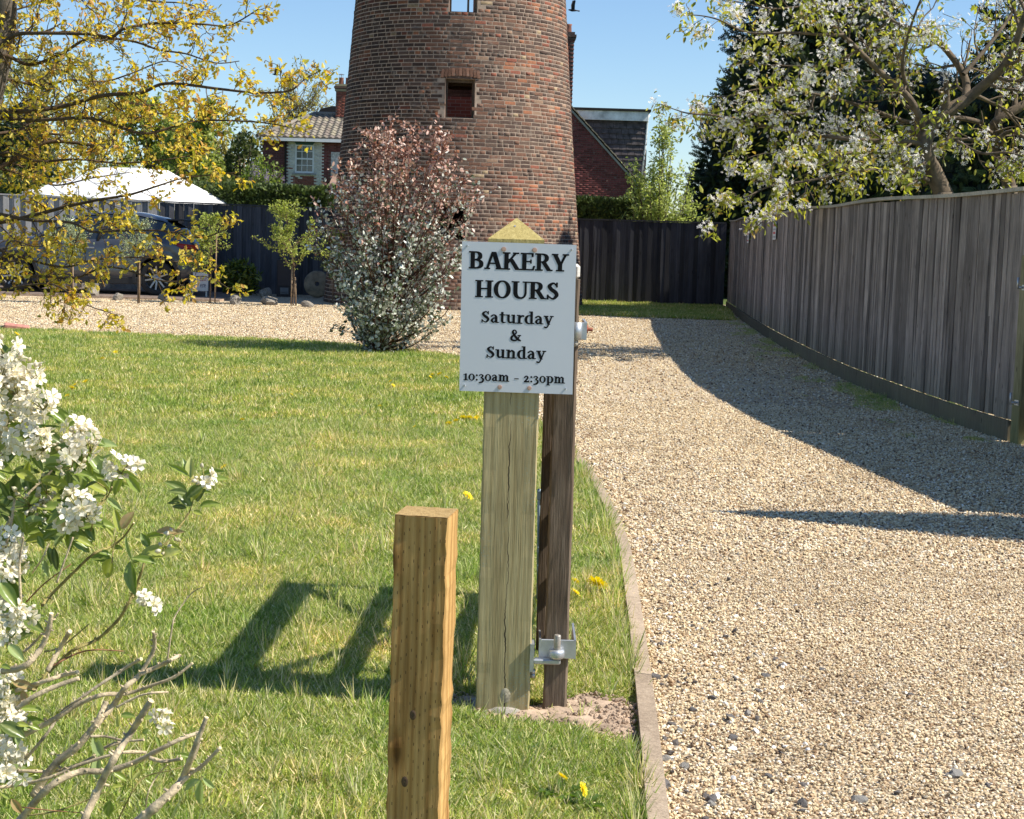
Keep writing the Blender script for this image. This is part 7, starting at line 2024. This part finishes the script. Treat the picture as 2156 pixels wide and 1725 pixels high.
# ------------------------------------------------------------------ flowering shrub in the near left corner
rc = np.random.RandomState(55); rq = random.Random(55)
M_twig = simple('pale_twig', (.48, .40, .28), .9, .42, 45, .9, 190, .003, attr=True)
M_pet2 = leafmat('white_petal', .55, .30, spec=.25)
M_cleaf = leafmat('shrub_leaf', .30, .32, spec=.55)
SB = Vector((P(-60, 1500, 2.5).x, 2.5, 0))
cho = empty('flowering_shrub', SB, label='white flowering evergreen shrub with cut-back bare branches in the near left corner', cat='shrub')
def SP_(x, y, Y): return P(x, y, Y) - SB
def c6(l): return [(.2919 * x, 1221 + .2919 * y) for x, y in l]
def c5(l): return [(.3417 * x, 673.6 + .3417 * y) for x, y in l]
br = [
 (c6([(60, 1800), (150, 1725), (350, 1500), (560, 1390), (760, 1380), (960, 1320), (1160, 1220), (1300, 1150), (1440, 1100)]), 62, 28, 2.45, 1),
 (c6([(560, 1850), (610, 1725), (700, 1530), (800, 1330), (900, 1170), (960, 1080), (1020, 980), (1090, 870)]), 62, 46, 2.40, 1),
 (c6([(880, 1850), (1020, 1725), (1130, 1630), (1250, 1520), (1320, 1430), (1380, 1280), (1440, 1120), (1490, 990)]), 84, 30, 2.36, 1),
 (c6([(1300, 1470), (1380, 1390), (1450, 1350), (1590, 1210)]), 42, 26, 2.37, 1),
 (c6([(-40, 1500), (130, 1480), (350, 1430), (560, 1340), (860, 1250), (1050, 1245)]), 26, 24, 2.52, 1),
 (c6([(-40, 1390), (180, 1380), (400, 1380), (620, 1310), (760, 1210), (880, 1170)]), 26, 24, 2.56, 1),
 (c6([(-40, 1200), (170, 1120), (400, 1000), (560, 900), (740, 830), (920, 820), (1100, 760), (1260, 700), (1390, 600)]), 46, 18, 2.6, 1),
 (c6([(240, 1560), (400, 1330), (560, 1200), (680, 1060), (820, 900), (900, 780), (1010, 680), (1110, 500), (1105, 370)]), 66, 24, 2.55, 1),
 (c6([(1010, 680), (1130, 630), (1230, 580), (1295, 545)]), 36, 28, 2.55, 1),
 (c6([(60, 1420), (170, 1310), (330, 1120), (450, 950), (560, 870), (700, 770), (900, 640), (1020, 570)]), 24, 24, 2.62, 0),
 (c6([(120, 930), (250, 840), (400, 770), (570, 710)]), 38, 34, 2.5, 1),
 (c6([(120, 800), (330, 730), (450, 690), (563, 665)]), 34, 32, 2.55, 1),
 (c6([(20, 660), (180, 620), (290, 500), (350, 360), (370, 240)]), 50, 34, 2.5, 1),
 (c6([(340, 660), (430, 500), (505, 370)]), 36, 34, 2.52, 1),
 (c6([(240, 800), (300, 720), (420, 600), (540, 500), (700, 430), (850, 290), (920, 180), (970, 100), (1010, 20)]), 30, 20, 2.66, 2),
 (c5([(800, 1725), (870, 1560), (900, 1480), (1010, 1390), (1100, 1290), (1160, 1190)]), 20, 12, 2.7, 2),
 (c6([(380, 620), (560, 530), (700, 505), (890, 515)]), 16, 8, 2.6, 3),
 (c6([(650, 1130), (760, 1130), (900, 1160), (1040, 1155)]), 20, 18, 2.5, 1),
 (c6([(840, 920), (1000, 840), (1110, 815), (1210, 810)]), 20, 15, 2.55, 1),
 (c6([(1205, 600), (1240, 350), (1270, 250), (1380, 100), (1470, 50)]), 14, 6, 2.56, 1),
 (c6([(655, 1095), (720, 980), (765, 880)]), 42, 40, 2.54, 1),
 (c6([(820, 1800), (950, 1540), (1050, 1420), (1250, 1370), (1400, 1310)]), 12, 7, 2.5, 2),
 (c6([(1050, 1640), (1070, 1530), (1130, 1420), (1210, 1330)]), 12, 9, 2.44, 1),
 (c6([(200, 1700), (400, 1670), (600, 1600), (760, 1530)]), 14, 8, 2.45, 2),
 (c6([(1080, 1285), (1180, 1310), (1310, 1290)]), 34, 22, 2.42, 1),
 (c6([(1395, 1300), (1440, 1170)]), 24, 18, 2.37, 1),
 (c6([(160, 1640), (380, 1665), (580, 1680)]), 9, 6, 2.4, 3),
 (c6([(170, 520), (260, 440), (350, 330), (420, 240)]), 22, 12, 2.62, 1),
 (c6([(320, 520), (430, 490), (560, 390), (640, 320)]), 14, 8, 2.6, 2),
 (c5([(260, 1760), (310, 1700), (450, 1560), (580, 1440), (680, 1400), (760, 1340), (825, 1250)]), 26, 12, 2.62, 2),
 (c5([(160, 1740), (280, 1620), (440, 1505)]), 12, 8, 2.6, 3),
 (c5([(130, 1760), (120, 1500), (145, 1340)]), 20, 14, 2.5, 1),
 (c5([(350, 1620), (400, 1480), (450, 1340)]), 16, 12, 2.55, 1),
 (c5([(590, 1170), (650, 1110), (690, 1030)]), 16, 9, 2.6, 2),
 (c5([(560, 1300), (600, 1160), (660, 1060), (600, 1000)]), 12, 8, 2.62, 2),
 (c5([(200, 1560), (260, 1470), (300, 1380)]), 12, 9, 2.55, 1),
 (c5([(0, 1500), (60, 1300), (90, 1100)]), 26, 16, 2.6, 1),
 (c5([(20, 1300), (150, 1100), (300, 950), (420, 800)]), 22, 12, 2.65, 1),
 (c5([(1090, 1290), (1160, 1200), (1200, 1080), (1230, 1000)]), 10, 7, 2.7, 2),
 (c5([(690, 1500), (700, 1400), (720, 1330)]), 10, 7, 2.6, 2),
]
tcol = [(1, 1, 1), (1.12, 1.08, 1.0), (.62, .62, .30), (.62, .36, .24)]
for (pl, w0, w1, Y, kd) in br:
    sc_px = .2919 if kd != 9 else .34
    ln = smooth_line([SP_(x, y, Y + rq.uniform(-.02, .02)) for x, y in pl], 7)
    n = len(ln); r0, r1 = w0 * .2919 / F * Y / 2, w1 * .2919 / F * Y / 2
    rad = []
    for i in range(n):
        r = r0 + (r1 - r0) * i / (n - 1); r *= 1 + .10 * math.sin(i * 2.1 + w0) * (1 if i % 3 == 0 else .3) + (.18 if i % 9 == 4 else 0); rad.append(r)
    m = MB(); m.tube(ln, rad, 9, tcol[kd], endcol=(1.7, 1.6, 1.35))
    # nodes and spurs
    for i in range(2, n - 1):
        if rq.random() < .34:
            o = Vector((rq.uniform(-1, 1), rq.uniform(-.6, .3), rq.uniform(-.2, 1))).normalized(); q = ln[i]
            m.tube([q, q + o * (rad[i] * 1.3 + rq.uniform(.001, .006))], [rad[i] * .5, rad[i] * .32], 5, tuple(c * 1.1 for c in tcol[kd]), endcol=(1.5, 1.4, 1.2))
    m.build('branch', M_twig, cho)
# leaves -------------------------------------------------
def big_leaf():
    v = []; tc = []; f = []; NT = 8; NS = 4
    for i in range(NT + 1):
        t = i / NT; w = .5 * math.sin(PI * min(1, t ** .85)) ** .75 if 0 < t < 1 else .02
        for j in range(NS + 1):
            s = j / NS * 2 - 1
            v.append((t, s * w, .14 * abs(s) ** 1.3 * w * 2 - .16 * t * t + .012 * math.sin(i * 2.3 + j)))
            tc.append((.42, .46, .16, .55 if abs(s) < .01 else (.28 if abs(s) > .99 else 0)))
    for i in range(NT):
        for j in range(NS):
            a = i * (NS + 1) + j; f.append((a, a + NS + 1, a + NS + 2, a + 1))
    return v, f, tc
BV, BF, BT = big_leaf()
lm = []
for k, col in enumerate(((.16, .24, .04), (.24, .32, .055), (.11, .17, .04), (.36, .40, .07), (.32, .41, .16), (.44, .30, .15), (.07, .11, .025), (.48, .50, .16))):
    bt_ = [tuple(np.array(t[:3]) * (1 if k != 5 else .9)) + (t[3],) for t in BT]
    lm.append(bulk_mesh('leaf', BV, BF, [(0, 0, 0)], [(1, 0, 0)], [(0, 0, 1)], 1, 1, col, M_cleaf, tc=bt_, smooth=True))
nleaf = 0
def put_leaf(x, y, ang, L, wr=.38, Y=2.6, k=None, roll=None, yaw=None, tilt=0.0):
    """leaf from its base at (x, y) pointing along ang (degrees, picture plane), L in picture units"""
    global nleaf
    b = SP_(x, y, Y); a = R(ang); s = L / F * Y
    dy = rq.uniform(-.45, .25) if yaw is None else yaw
    X_ = Vector((math.cos(a), dy, math.sin(a))).normalized()
    N = Vector((rq.uniform(-.3, .4), -.75, .65)) if roll is None else Vector(roll)
    Y_ = N.cross(X_).normalized(); Z_ = X_.cross(Y_)
    w_ = s * wr * 1.05; M = Matrix(((X_.x * s, Y_.x * w_, Z_.x * s, b.x), (X_.y * s, Y_.y * w_, Z_.y * s, b.y), (X_.z * s, Y_.z * w_, Z_.z * s, b.z), (0, 0, 0, 1)))
    o = bpy.data.objects.new('leaf', lm[rq.randrange(5) if k is None else k]); C.objects.link(o); o.parent = cho; o.matrix_local = M; nleaf += 1
hand = [ # crop5 coordinates: base x, y, angle, length, width ratio, mesh
 (1175, 975, 95, 130, .42, 7), (1170, 970, 112, 125, .30, 4), (1165, 965, 148, 150, .25, 1), (1240, 960, 18, 160, .22, 1), (1150, 1060, 150, 145, .42, 2), (1160, 1075, 165, 120, .40, 6), (1150, 1090, 200, 120, .3, 6), (1180, 1150, 130, 130, .5, 2),
 (1180, 1120, 90, 100, .6, 0), (1210, 1120, 60, 100, .5, 6), (1230, 1150, 15, 130, .36, 1), (1190, 1180, -10, 70, .45, 3), (1220, 1060, 5, 90, .3, 1), (1150, 1160, 170, 90, .4, 6), (1110, 1130, 175, 80, .3, 6),
 (740, 1300, 105, 140, .36, 3), (750, 1290, 60, 130, .52, 5), (700, 1330, 125, 70, .35, 3), (690, 1470, -110, 150, .55, 3), (800, 1490, -80, 210, .36, 0), (775, 1330, -75, 170, .14, 4), (760, 1420, 160, 90, .35, 1), (860, 1460, 10, 240, .42, 3), (1090, 1310, 175, 130, .42, 5), (1060, 1320, 20, 90, .42, 5),
 (1010, 1330, 185, 140, .3, 1), (920, 1400, 120, 100, .5, 0), (930, 1450, 200, 130, .4, 1), (1000, 1460, 30, 120, .5, 7), (960, 1500, 160, 150, .35, 0), (1040, 1380, -20, 100, .35, 3), (830, 1340, -10, 120, .36, 7), (690, 1480, 175, 150, .42, 0), (560, 1400, 160, 40, .4, 1),
 (600, 1430, -10, 90, .4, 0), (450, 1340, -20, 130, .38, 3), (230, 900, 10, 215, .40, 4), (240, 985, -12, 220, .34, 3), (100, 935, -20, 150, .42, 3), (370, 640, 110, 110, .42, 0), (400, 640, 100, 90, .35, 4), (420, 660, 25, 110, .42, 1), (430, 690, 5, 120, .4, 3), (520, 850, 0, 120, .32, 4),
 (600, 1000, 140, 110, .4, 0), (600, 1000, 200, 80, .35, 6), (690, 1010, -5, 110, .3, 1), (660, 1100, -30, 120, .34, 4), (560, 1100, 10, 110, .3, 2), (680, 1120, -60, 60, .4, 1), (500, 850, 190, 90, .4, 0), (470, 880, -40, 90, .4, 6),
 (10, 1590, -50, 220, .42, 0), (0, 1640, -30, 130, .4, 4), (90, 1180, -60, 120, .45, 1), (150, 1240, 10, 120, .4, 4), (270, 1480, -70, 110, .35, 4), (330, 1400, -80, 150, .3, 6), (300, 1400, -75, 110, .4, 2), (230, 1330, -60, 90, .45, 0), (10, 680, -5, 130, .3, 1), (230, 440, 60, 70, .4, 1), (250, 520, 45, 110, .4, 0), (300, 560, 80, 90, .35, 1),
]
for (x, y, a, L, wr, k) in hand: put_leaf(.3417 * x, 673.6 + .3417 * y, a, L * .3417 * 1.02, wr, 2.62 + rq.uniform(-.04, .04), k)
hand6 = [(0, 20, -45, 230, .42, 0), (60, 470, -35, 170, .42, 4), (10, 620, -5, 80, .5, 0), (90, 740, -10, 190, .34, 5), (160, 800, -60, 140, .4, 5), (150, 930, -2, 150, .34, 1), (0, 1040, -25, 210, .5, 6), (110, 1040, -5, 100, .4, 3), (740, 1270, 120, 160, .5, 4), (700, 1440, 92, 200, .36, 4), (790, 1590, -95, 130, .60, 0),
 (870, 980, 5, 110, .45, 0), (840, 1060, 80, 80, .4, 7), (860, 1060, 100, 100, .3, 7), (1040, 1000, 10, 60, .6, 1), (1030, 1110, 45, 60, .7, 1), (1120, 1130, -60, 90, .35, 0), (820, 1390, -30, 120, .38, 1), (800, 1500, 10, 90, .3, 3), (960, 1450, 60, 90, .3, 7), (950, 1440, 100, 80, .3, 7), (1370, 1280, 160, 110, .36, 0),
 (1440, 1450, 190, 130, .4, 0), (1440, 1440, 215, 150, .36, 4), (1450, 1440, -95, 230, .28, 4), (1460, 1430, -45, 130, .33, 4), (1500, 1310, -60, 60, .4, 3), (80, 1580, -60, 150, .4, 5), (70, 1580, 150, 80, .4, 1), (100, 1500, 45, 90, .36, 4), (60, 1460, 100, 100, .36, 0), (40, 1560, -100, 90, .3, 0), (690, 1170, 70, 40, .7, 1), (1000, 1440, 75, 70, .3, 7), (1050, 1440, -30, 60, .5, 1)]
for (x, y, a, L, wr, k) in hand6: put_leaf(.2919 * x, 1221 + .2919 * y, a, L * .2919, wr, 2.5 + rq.uniform(-.04, .04), k)
# flower clusters ------------------------------------------
clus = [(8, 738, 26), (40, 790, 36), (-10, 800, 30), (70, 792, 20), (34, 826, 34), (60, 858, 30), (88, 850, 26), (10, 884, 26), (26, 912, 40), (58, 930, 36), (-12, 920, 30), (88, 935, 26), (160, 905, 22), (178, 925, 26), (186, 945, 18), (150, 950, 24), (148, 975, 20),
        (252, 985, 24), (428, 1006, 18), (60, 1050, 30, 1), (95, 1070, 22, 1), (160, 1060, 28), (178, 1075, 26), (140, 1090, 24), (150, 1105, 20), (95, 1030, 22, 1), (14, 1150, 30), (22, 1180, 28), (5, 1200, 28), (12, 1255, 26), (40, 1290, 28), (10, 1305, 28), (52, 1315, 18), (5, 1332, 22),
        (308, 1262, 9), (320, 1275, 11), (366, 1127, 12, 1), (22, 1440, 22), (5, 1465, 20), (28, 1502, 26), (46, 1510, 16), (2, 1495, 22), (335, 1505, 13), (343, 1530, 14), (12, 1578, 26), (30, 1598, 24), (5, 1612, 22), (38, 1630, 16), (120, 1588, 9, 1), (345, 1155, 11, 1), (285, 985, 10), (-20, 860, 30), (-25, 960, 30), (-90, 800, 36), (-120, 880, 36), (-80, 960, 34), (-150, 980, 36), (-110, 1080, 34), (-170, 1150, 34), (-90, 1220, 32), (-160, 1300, 32), (-100, 1420, 30)]
def petal_flower():
    v = [(0, 0, -.02)]; f = []; tc = [(.62, .66, .20, .7)]
    for k in range(5):
        a = 2 * PI * k / 5
        def q(r, da, z): return (r * math.cos(a + da), r * math.sin(a + da), z)
        b = len(v)
        v += [q(.13, -.45, .03), q(.13, .45, .03), q(.36, -.52, .16), q(.36, 0, .09), q(.36, .52, .16), q(.55, -.24, .15), q(.57, .24, .15)]
        tc += [(0, 0, 0, 0)] * 7
        f += [(0, b, b + 3), (0, b + 3, b + 1), (b, b + 2, b + 3), (b + 1, b + 3, b + 4), (b + 2, b + 5, b + 3), (b + 3, b + 5, b + 6), (b + 3, b + 6, b + 4)]
    for k in range(5):
        a = 2 * PI * k / 5 + .6; b = len(v); c, s = math.cos(a), math.sin(a)
        v += [(.02 * c, .02 * s, .0), (.10 * c, .10 * s, .24), (.13 * c - .02 * s, .13 * s + .02 * c, .22)]; tc += [(.75, .62, .18, 1)] * 3; f.append((b, b + 1, b + 2))
    return v, f, tc
FV, FF, FT = petal_flower()
BUD = ([(0, 0, 0), (.35, .42, 0), (.35, -.2, .38), (.35, -.2, -.38), (.72, .36, .05), (.72, -.18, .33), (.72, -.18, -.33), (1, 0, 0)],
       [(0, 1, 2), (0, 2, 3), (0, 3, 1), (1, 4, 5, 2), (2, 5, 6, 3), (3, 6, 4, 1), (4, 7, 5), (5, 7, 6), (6, 7, 4)])
for c_ in clus:
    x, y, r = c_[:3]; bud = len(c_) > 3
    Y = 2.55 + rq.uniform(-.05, .07); ctr_ = SP_(x, y, Y); r *= 1.22 if r > 15 else 1.0; rr_c = r / F * Y
    nf = 0 if bud else max(3, int((rr_c / .0105) ** 2 * 1.9)); nb_ = int((rr_c / .0095) ** 2 * (1.4 if bud else .8)) + 3
    vf = rdir(max(nf, 1) * 3, rc); vf = vf[(vf[:, 1] < .35) & (vf[:, 2] > -.75)][:nf]; nf = len(vf)
    e = empty_ = None
    pf = vf * (rr_c * rc.uniform(.7, 1.0, (nf, 1))) + np.array(ctr_)
    Z = vf + np.array((.1, -.35, .35)) + rc.normal(size=(nf, 3)) * .3
    vb = rdir(nb_ * 3, rc); vb = vb[(vb[:, 1] < .5)][:nb_]; pb_ = vb * (rr_c * rc.uniform(.45, .95, (len(vb), 1))) + np.array(ctr_)
    root = None
    sz = rc.uniform(.020, .028, nf)
    m = MB()
    if nf:
        fl_ = bulk_mesh('flowers', FV, FF, pf, rdir(nf, rc), Z, sz, sz, vcol(nf, (.86, .78, .60), (.93, .89, .79), rs=rc), M_pet2, tc=FT, smooth=False)
        root = link('flower_cluster', fl_, cho)
    bs_ = rc.uniform(.009, .013, len(vb))
    bud_me = bulk_mesh('buds', *BUD, pb_, vb + np.array((0, 0, .25)), rdir(len(vb), rc), bs_, bs_ * .85, vcol(len(vb), (.62, .56, .36), (.84, .79, .66), rs=rc), M_pet2, smooth=True)
    if root is None: root = link('bud_cluster', bud_me, cho); root['kind'] = 'stuff'
    else: link('buds', bud_me, root)['kind'] = 'stuff'
    for k in range(0, len(vb), 2):
        q = Vector(pb_[k]); m.tube([ctr_ + Vector((0, .01, -rr_c * .5)), q], .0011, 3, (.7, .75, .35))
    for k in range(0, nf, 3): m.tube([ctr_ + Vector((0, .01, -rr_c * .5)), Vector(pf[k])], .0011, 3, (.7, .75, .35))
    if m.v: m.build('stalks', M_twig, root)
    # leaves round the cluster
    if r > 15:
        for k in range(4 if x < 120 else 5):
            a = rq.uniform(-200, 30); put_leaf(x + rq.uniform(-.5, .5) * r, y + r * rq.uniform(.2, .8), a, rq.uniform(36, 66), rq.uniform(.32, .46), Y + rq.uniform(.02, .07))
# darker inner leaves filling the body of the shrub on the left
body = [(-60, 760, 60), (0, 830, 60), (40, 880, 60), (60, 970, 80), (90, 1000, 80), (20, 1040, 80), (110, 1040, 70), (60, 1100, 60), (-20, 1100, 80), (-40, 1250, 60), (-40, 1400, 60), (-40, 1550, 60), (120, 980, 60), (180, 990, 40), (-120, 840, 70), (-150, 950, 80), (-120, 1060, 80), (-170, 1180, 80), (-120, 1300, 80), (-160, 1430, 80)]
for (x, y, s) in body:
    for k in range(11):
        put_leaf(x + rq.uniform(-s, s), y + rq.uniform(-s, s) * .7, rq.uniform(-180, 60), rq.uniform(38, 70), rq.uniform(.32, .46), 2.68 + rq.uniform(-.02, .12), rq.choice((0, 1, 2, 6, 6, 2, 3)))
print('shrub leaf objects', nleaf)

# ------------------------------------------------------------------ dandelions and daisies
M_dand = leafmat('dandelion_petal', .6, .2)
def head_mesh(rad, n1, seed):
    rr_d = np.random.RandomState(seed); pos = []; X = []; Z = []; L = []
    for ring, (k, el, l) in enumerate(((n1, .12, 1.0), (n1, .42, .88), (int(n1 * .8), .75, .65), (int(n1 * .5), 1.15, .42))):
        for i in range(k):
            a = 2 * PI * (i + rr_d.rand() * .6) / k; d = (math.cos(a) * math.cos(el), math.sin(a) * math.cos(el), math.sin(el))
            pos.append((0, 0, 0)); X.append(d); Z.append((-d[0] * .3, -d[1] * .3, 1)); L.append(rad * l * rr_d.uniform(.85, 1.1))
    L = np.array(L)
    return bulk_mesh('flower_head', [(0.05, -.4, 0), (.05, .4, 0), (.9, .5, -.02), (1, .0, -.03), (.9, -.5, -.02)], [(0, 4, 3, 2, 1)], pos, X, Z, L, L * .17, vcol(len(L), (.88, .66, .01), (.94, .80, .03), rs=rr_d), M_dand)
hm_ = [head_mesh(1.0, 16, k) for k in range(3)]
M_dstem = simple('dandelion_stem', (.20, .26, .08), .6)
def dandelion(x, y, wpx, label=None, group=None, tilt=(0, 0)):
    g = G(x, y, .03); s = wpx / F * math.hypot(g.y, 1.2) / 2 * 1.4; h = .04 if g.y > 7 else .05
    g = G(x, y, h + .022)
    t = empty('dandelion', (g.x, g.y, .022)); 
    tag(t, label or 'small yellow dandelion flower dotted in the far part of the lawn', 'dandelion', group)
    o = link('flower_head', hm_[rq.randrange(3)], t, (0, 0, h), (.65 + tilt[0], tilt[1], rq.uniform(0, 6)), (s, s, s * .9))
    m = MB(); m.tube([(0, .01, 0), (.003, .006, h * .6), (0, 0, h)], .0018, 5); m.build('stem', M_dstem, t)
    if g.y < 8:
        for k in range(5):
            a = k * 1.3 + rq.random(); m = MB()
            lf = bulk_mesh('leaf', OAK[0], OAK[1], [(0, 0, .004)], [(math.cos(a), math.sin(a), .35)], [(0, 0, 1)], .07, .03, (.10, .17, .03), M_leaf); link('leaf', lf, t)
dandelion(1257, 1230, 38, 'large open dandelion beside the gate, next to the timber edging')
dandelion(1211, 1224, 16, 'dandelion partly behind the right edge of the gate stile, upper one')
dandelion(1211, 1248, 20, 'dandelion just below another beside the gate stile')
dandelion(1183, 1637, 26, 'flat opened dandelion in the lawn below the bare soil')
dandelion(1227, 1662, 24, 'drooping dandelion near the bottom edge, closest to the gravel', tilt=(.5, .4))
dandelion(985, 1044, 19, 'single dandelion left of the sign post in mid lawn')
dandelion(472, 984, 18, 'single dandelion right of the tallest leafy twig of the flowering shrub')
dandelion(35, 704, 12, 'single dandelion at the far left corner beside the pinkish brick')
far = [(180, 804, 14, 'largest of the four dandelions in the upper left of the lawn'), (158, 811, 13, 'middle dandelion of the four in the upper left of the lawn'), (152, 818, 13, 'dandelion touching its neighbour among the four in the upper left of the lawn'), (142, 834, 13, 'lowest of the four dandelions in the upper left of the lawn'),
 (243, 742, 9, 'tiny dandelion just left of the long shrub shadow'), (215, 755, 8, 'tiny dandelion lower left of the one by the shrub shadow'), (910, 790, 10, 'left dandelion of the three between the silver shrub and the sign'), (925, 788, 10, 'right dandelion of the three between the silver shrub and the sign'), (907, 795, 9, 'lowest dandelion of the three between the silver shrub and the sign'),
 (945, 892, 13, 'first dandelion from the left in the row beside the sign post'), (960, 886, 11, 'second dandelion from the left in the row beside the sign post'), (975, 880, 13, 'middle dandelion of the row beside the sign post'), (988, 880, 12, 'fourth dandelion from the left in the row beside the sign post'), (1003, 880, 12, 'dandelion of the row closest to the sign post'),
 (873, 899, 11, 'lone dandelion left of the row beside the sign post'), (822, 803, 8, 'small dandelion in the lawn below the foot of the silver shrub'), (828, 812, 8, 'small dandelion just under another below the silver shrub'), (811, 758, 7, 'tiny dandelion at the very foot of the silver shrub'), (615, 832, 8, 'tiny dandelion alone in the middle left of the lawn'),
 (510, 884, 9, 'small dandelion above the tallest leafy twig of the flowering shrub'), (545, 783, 6, 'tiny dandelion under the middle of the shrub shadow'), (800, 856, 9, 'small dandelion midway between the silver shrub and the short post'), (940, 795, 8, 'tiny dandelion nearest the left edge of the sign')]
for (x, y, w_, lab) in far: dandelion(x, y, w_, lab, 'small dandelions scattered over the far lawn')
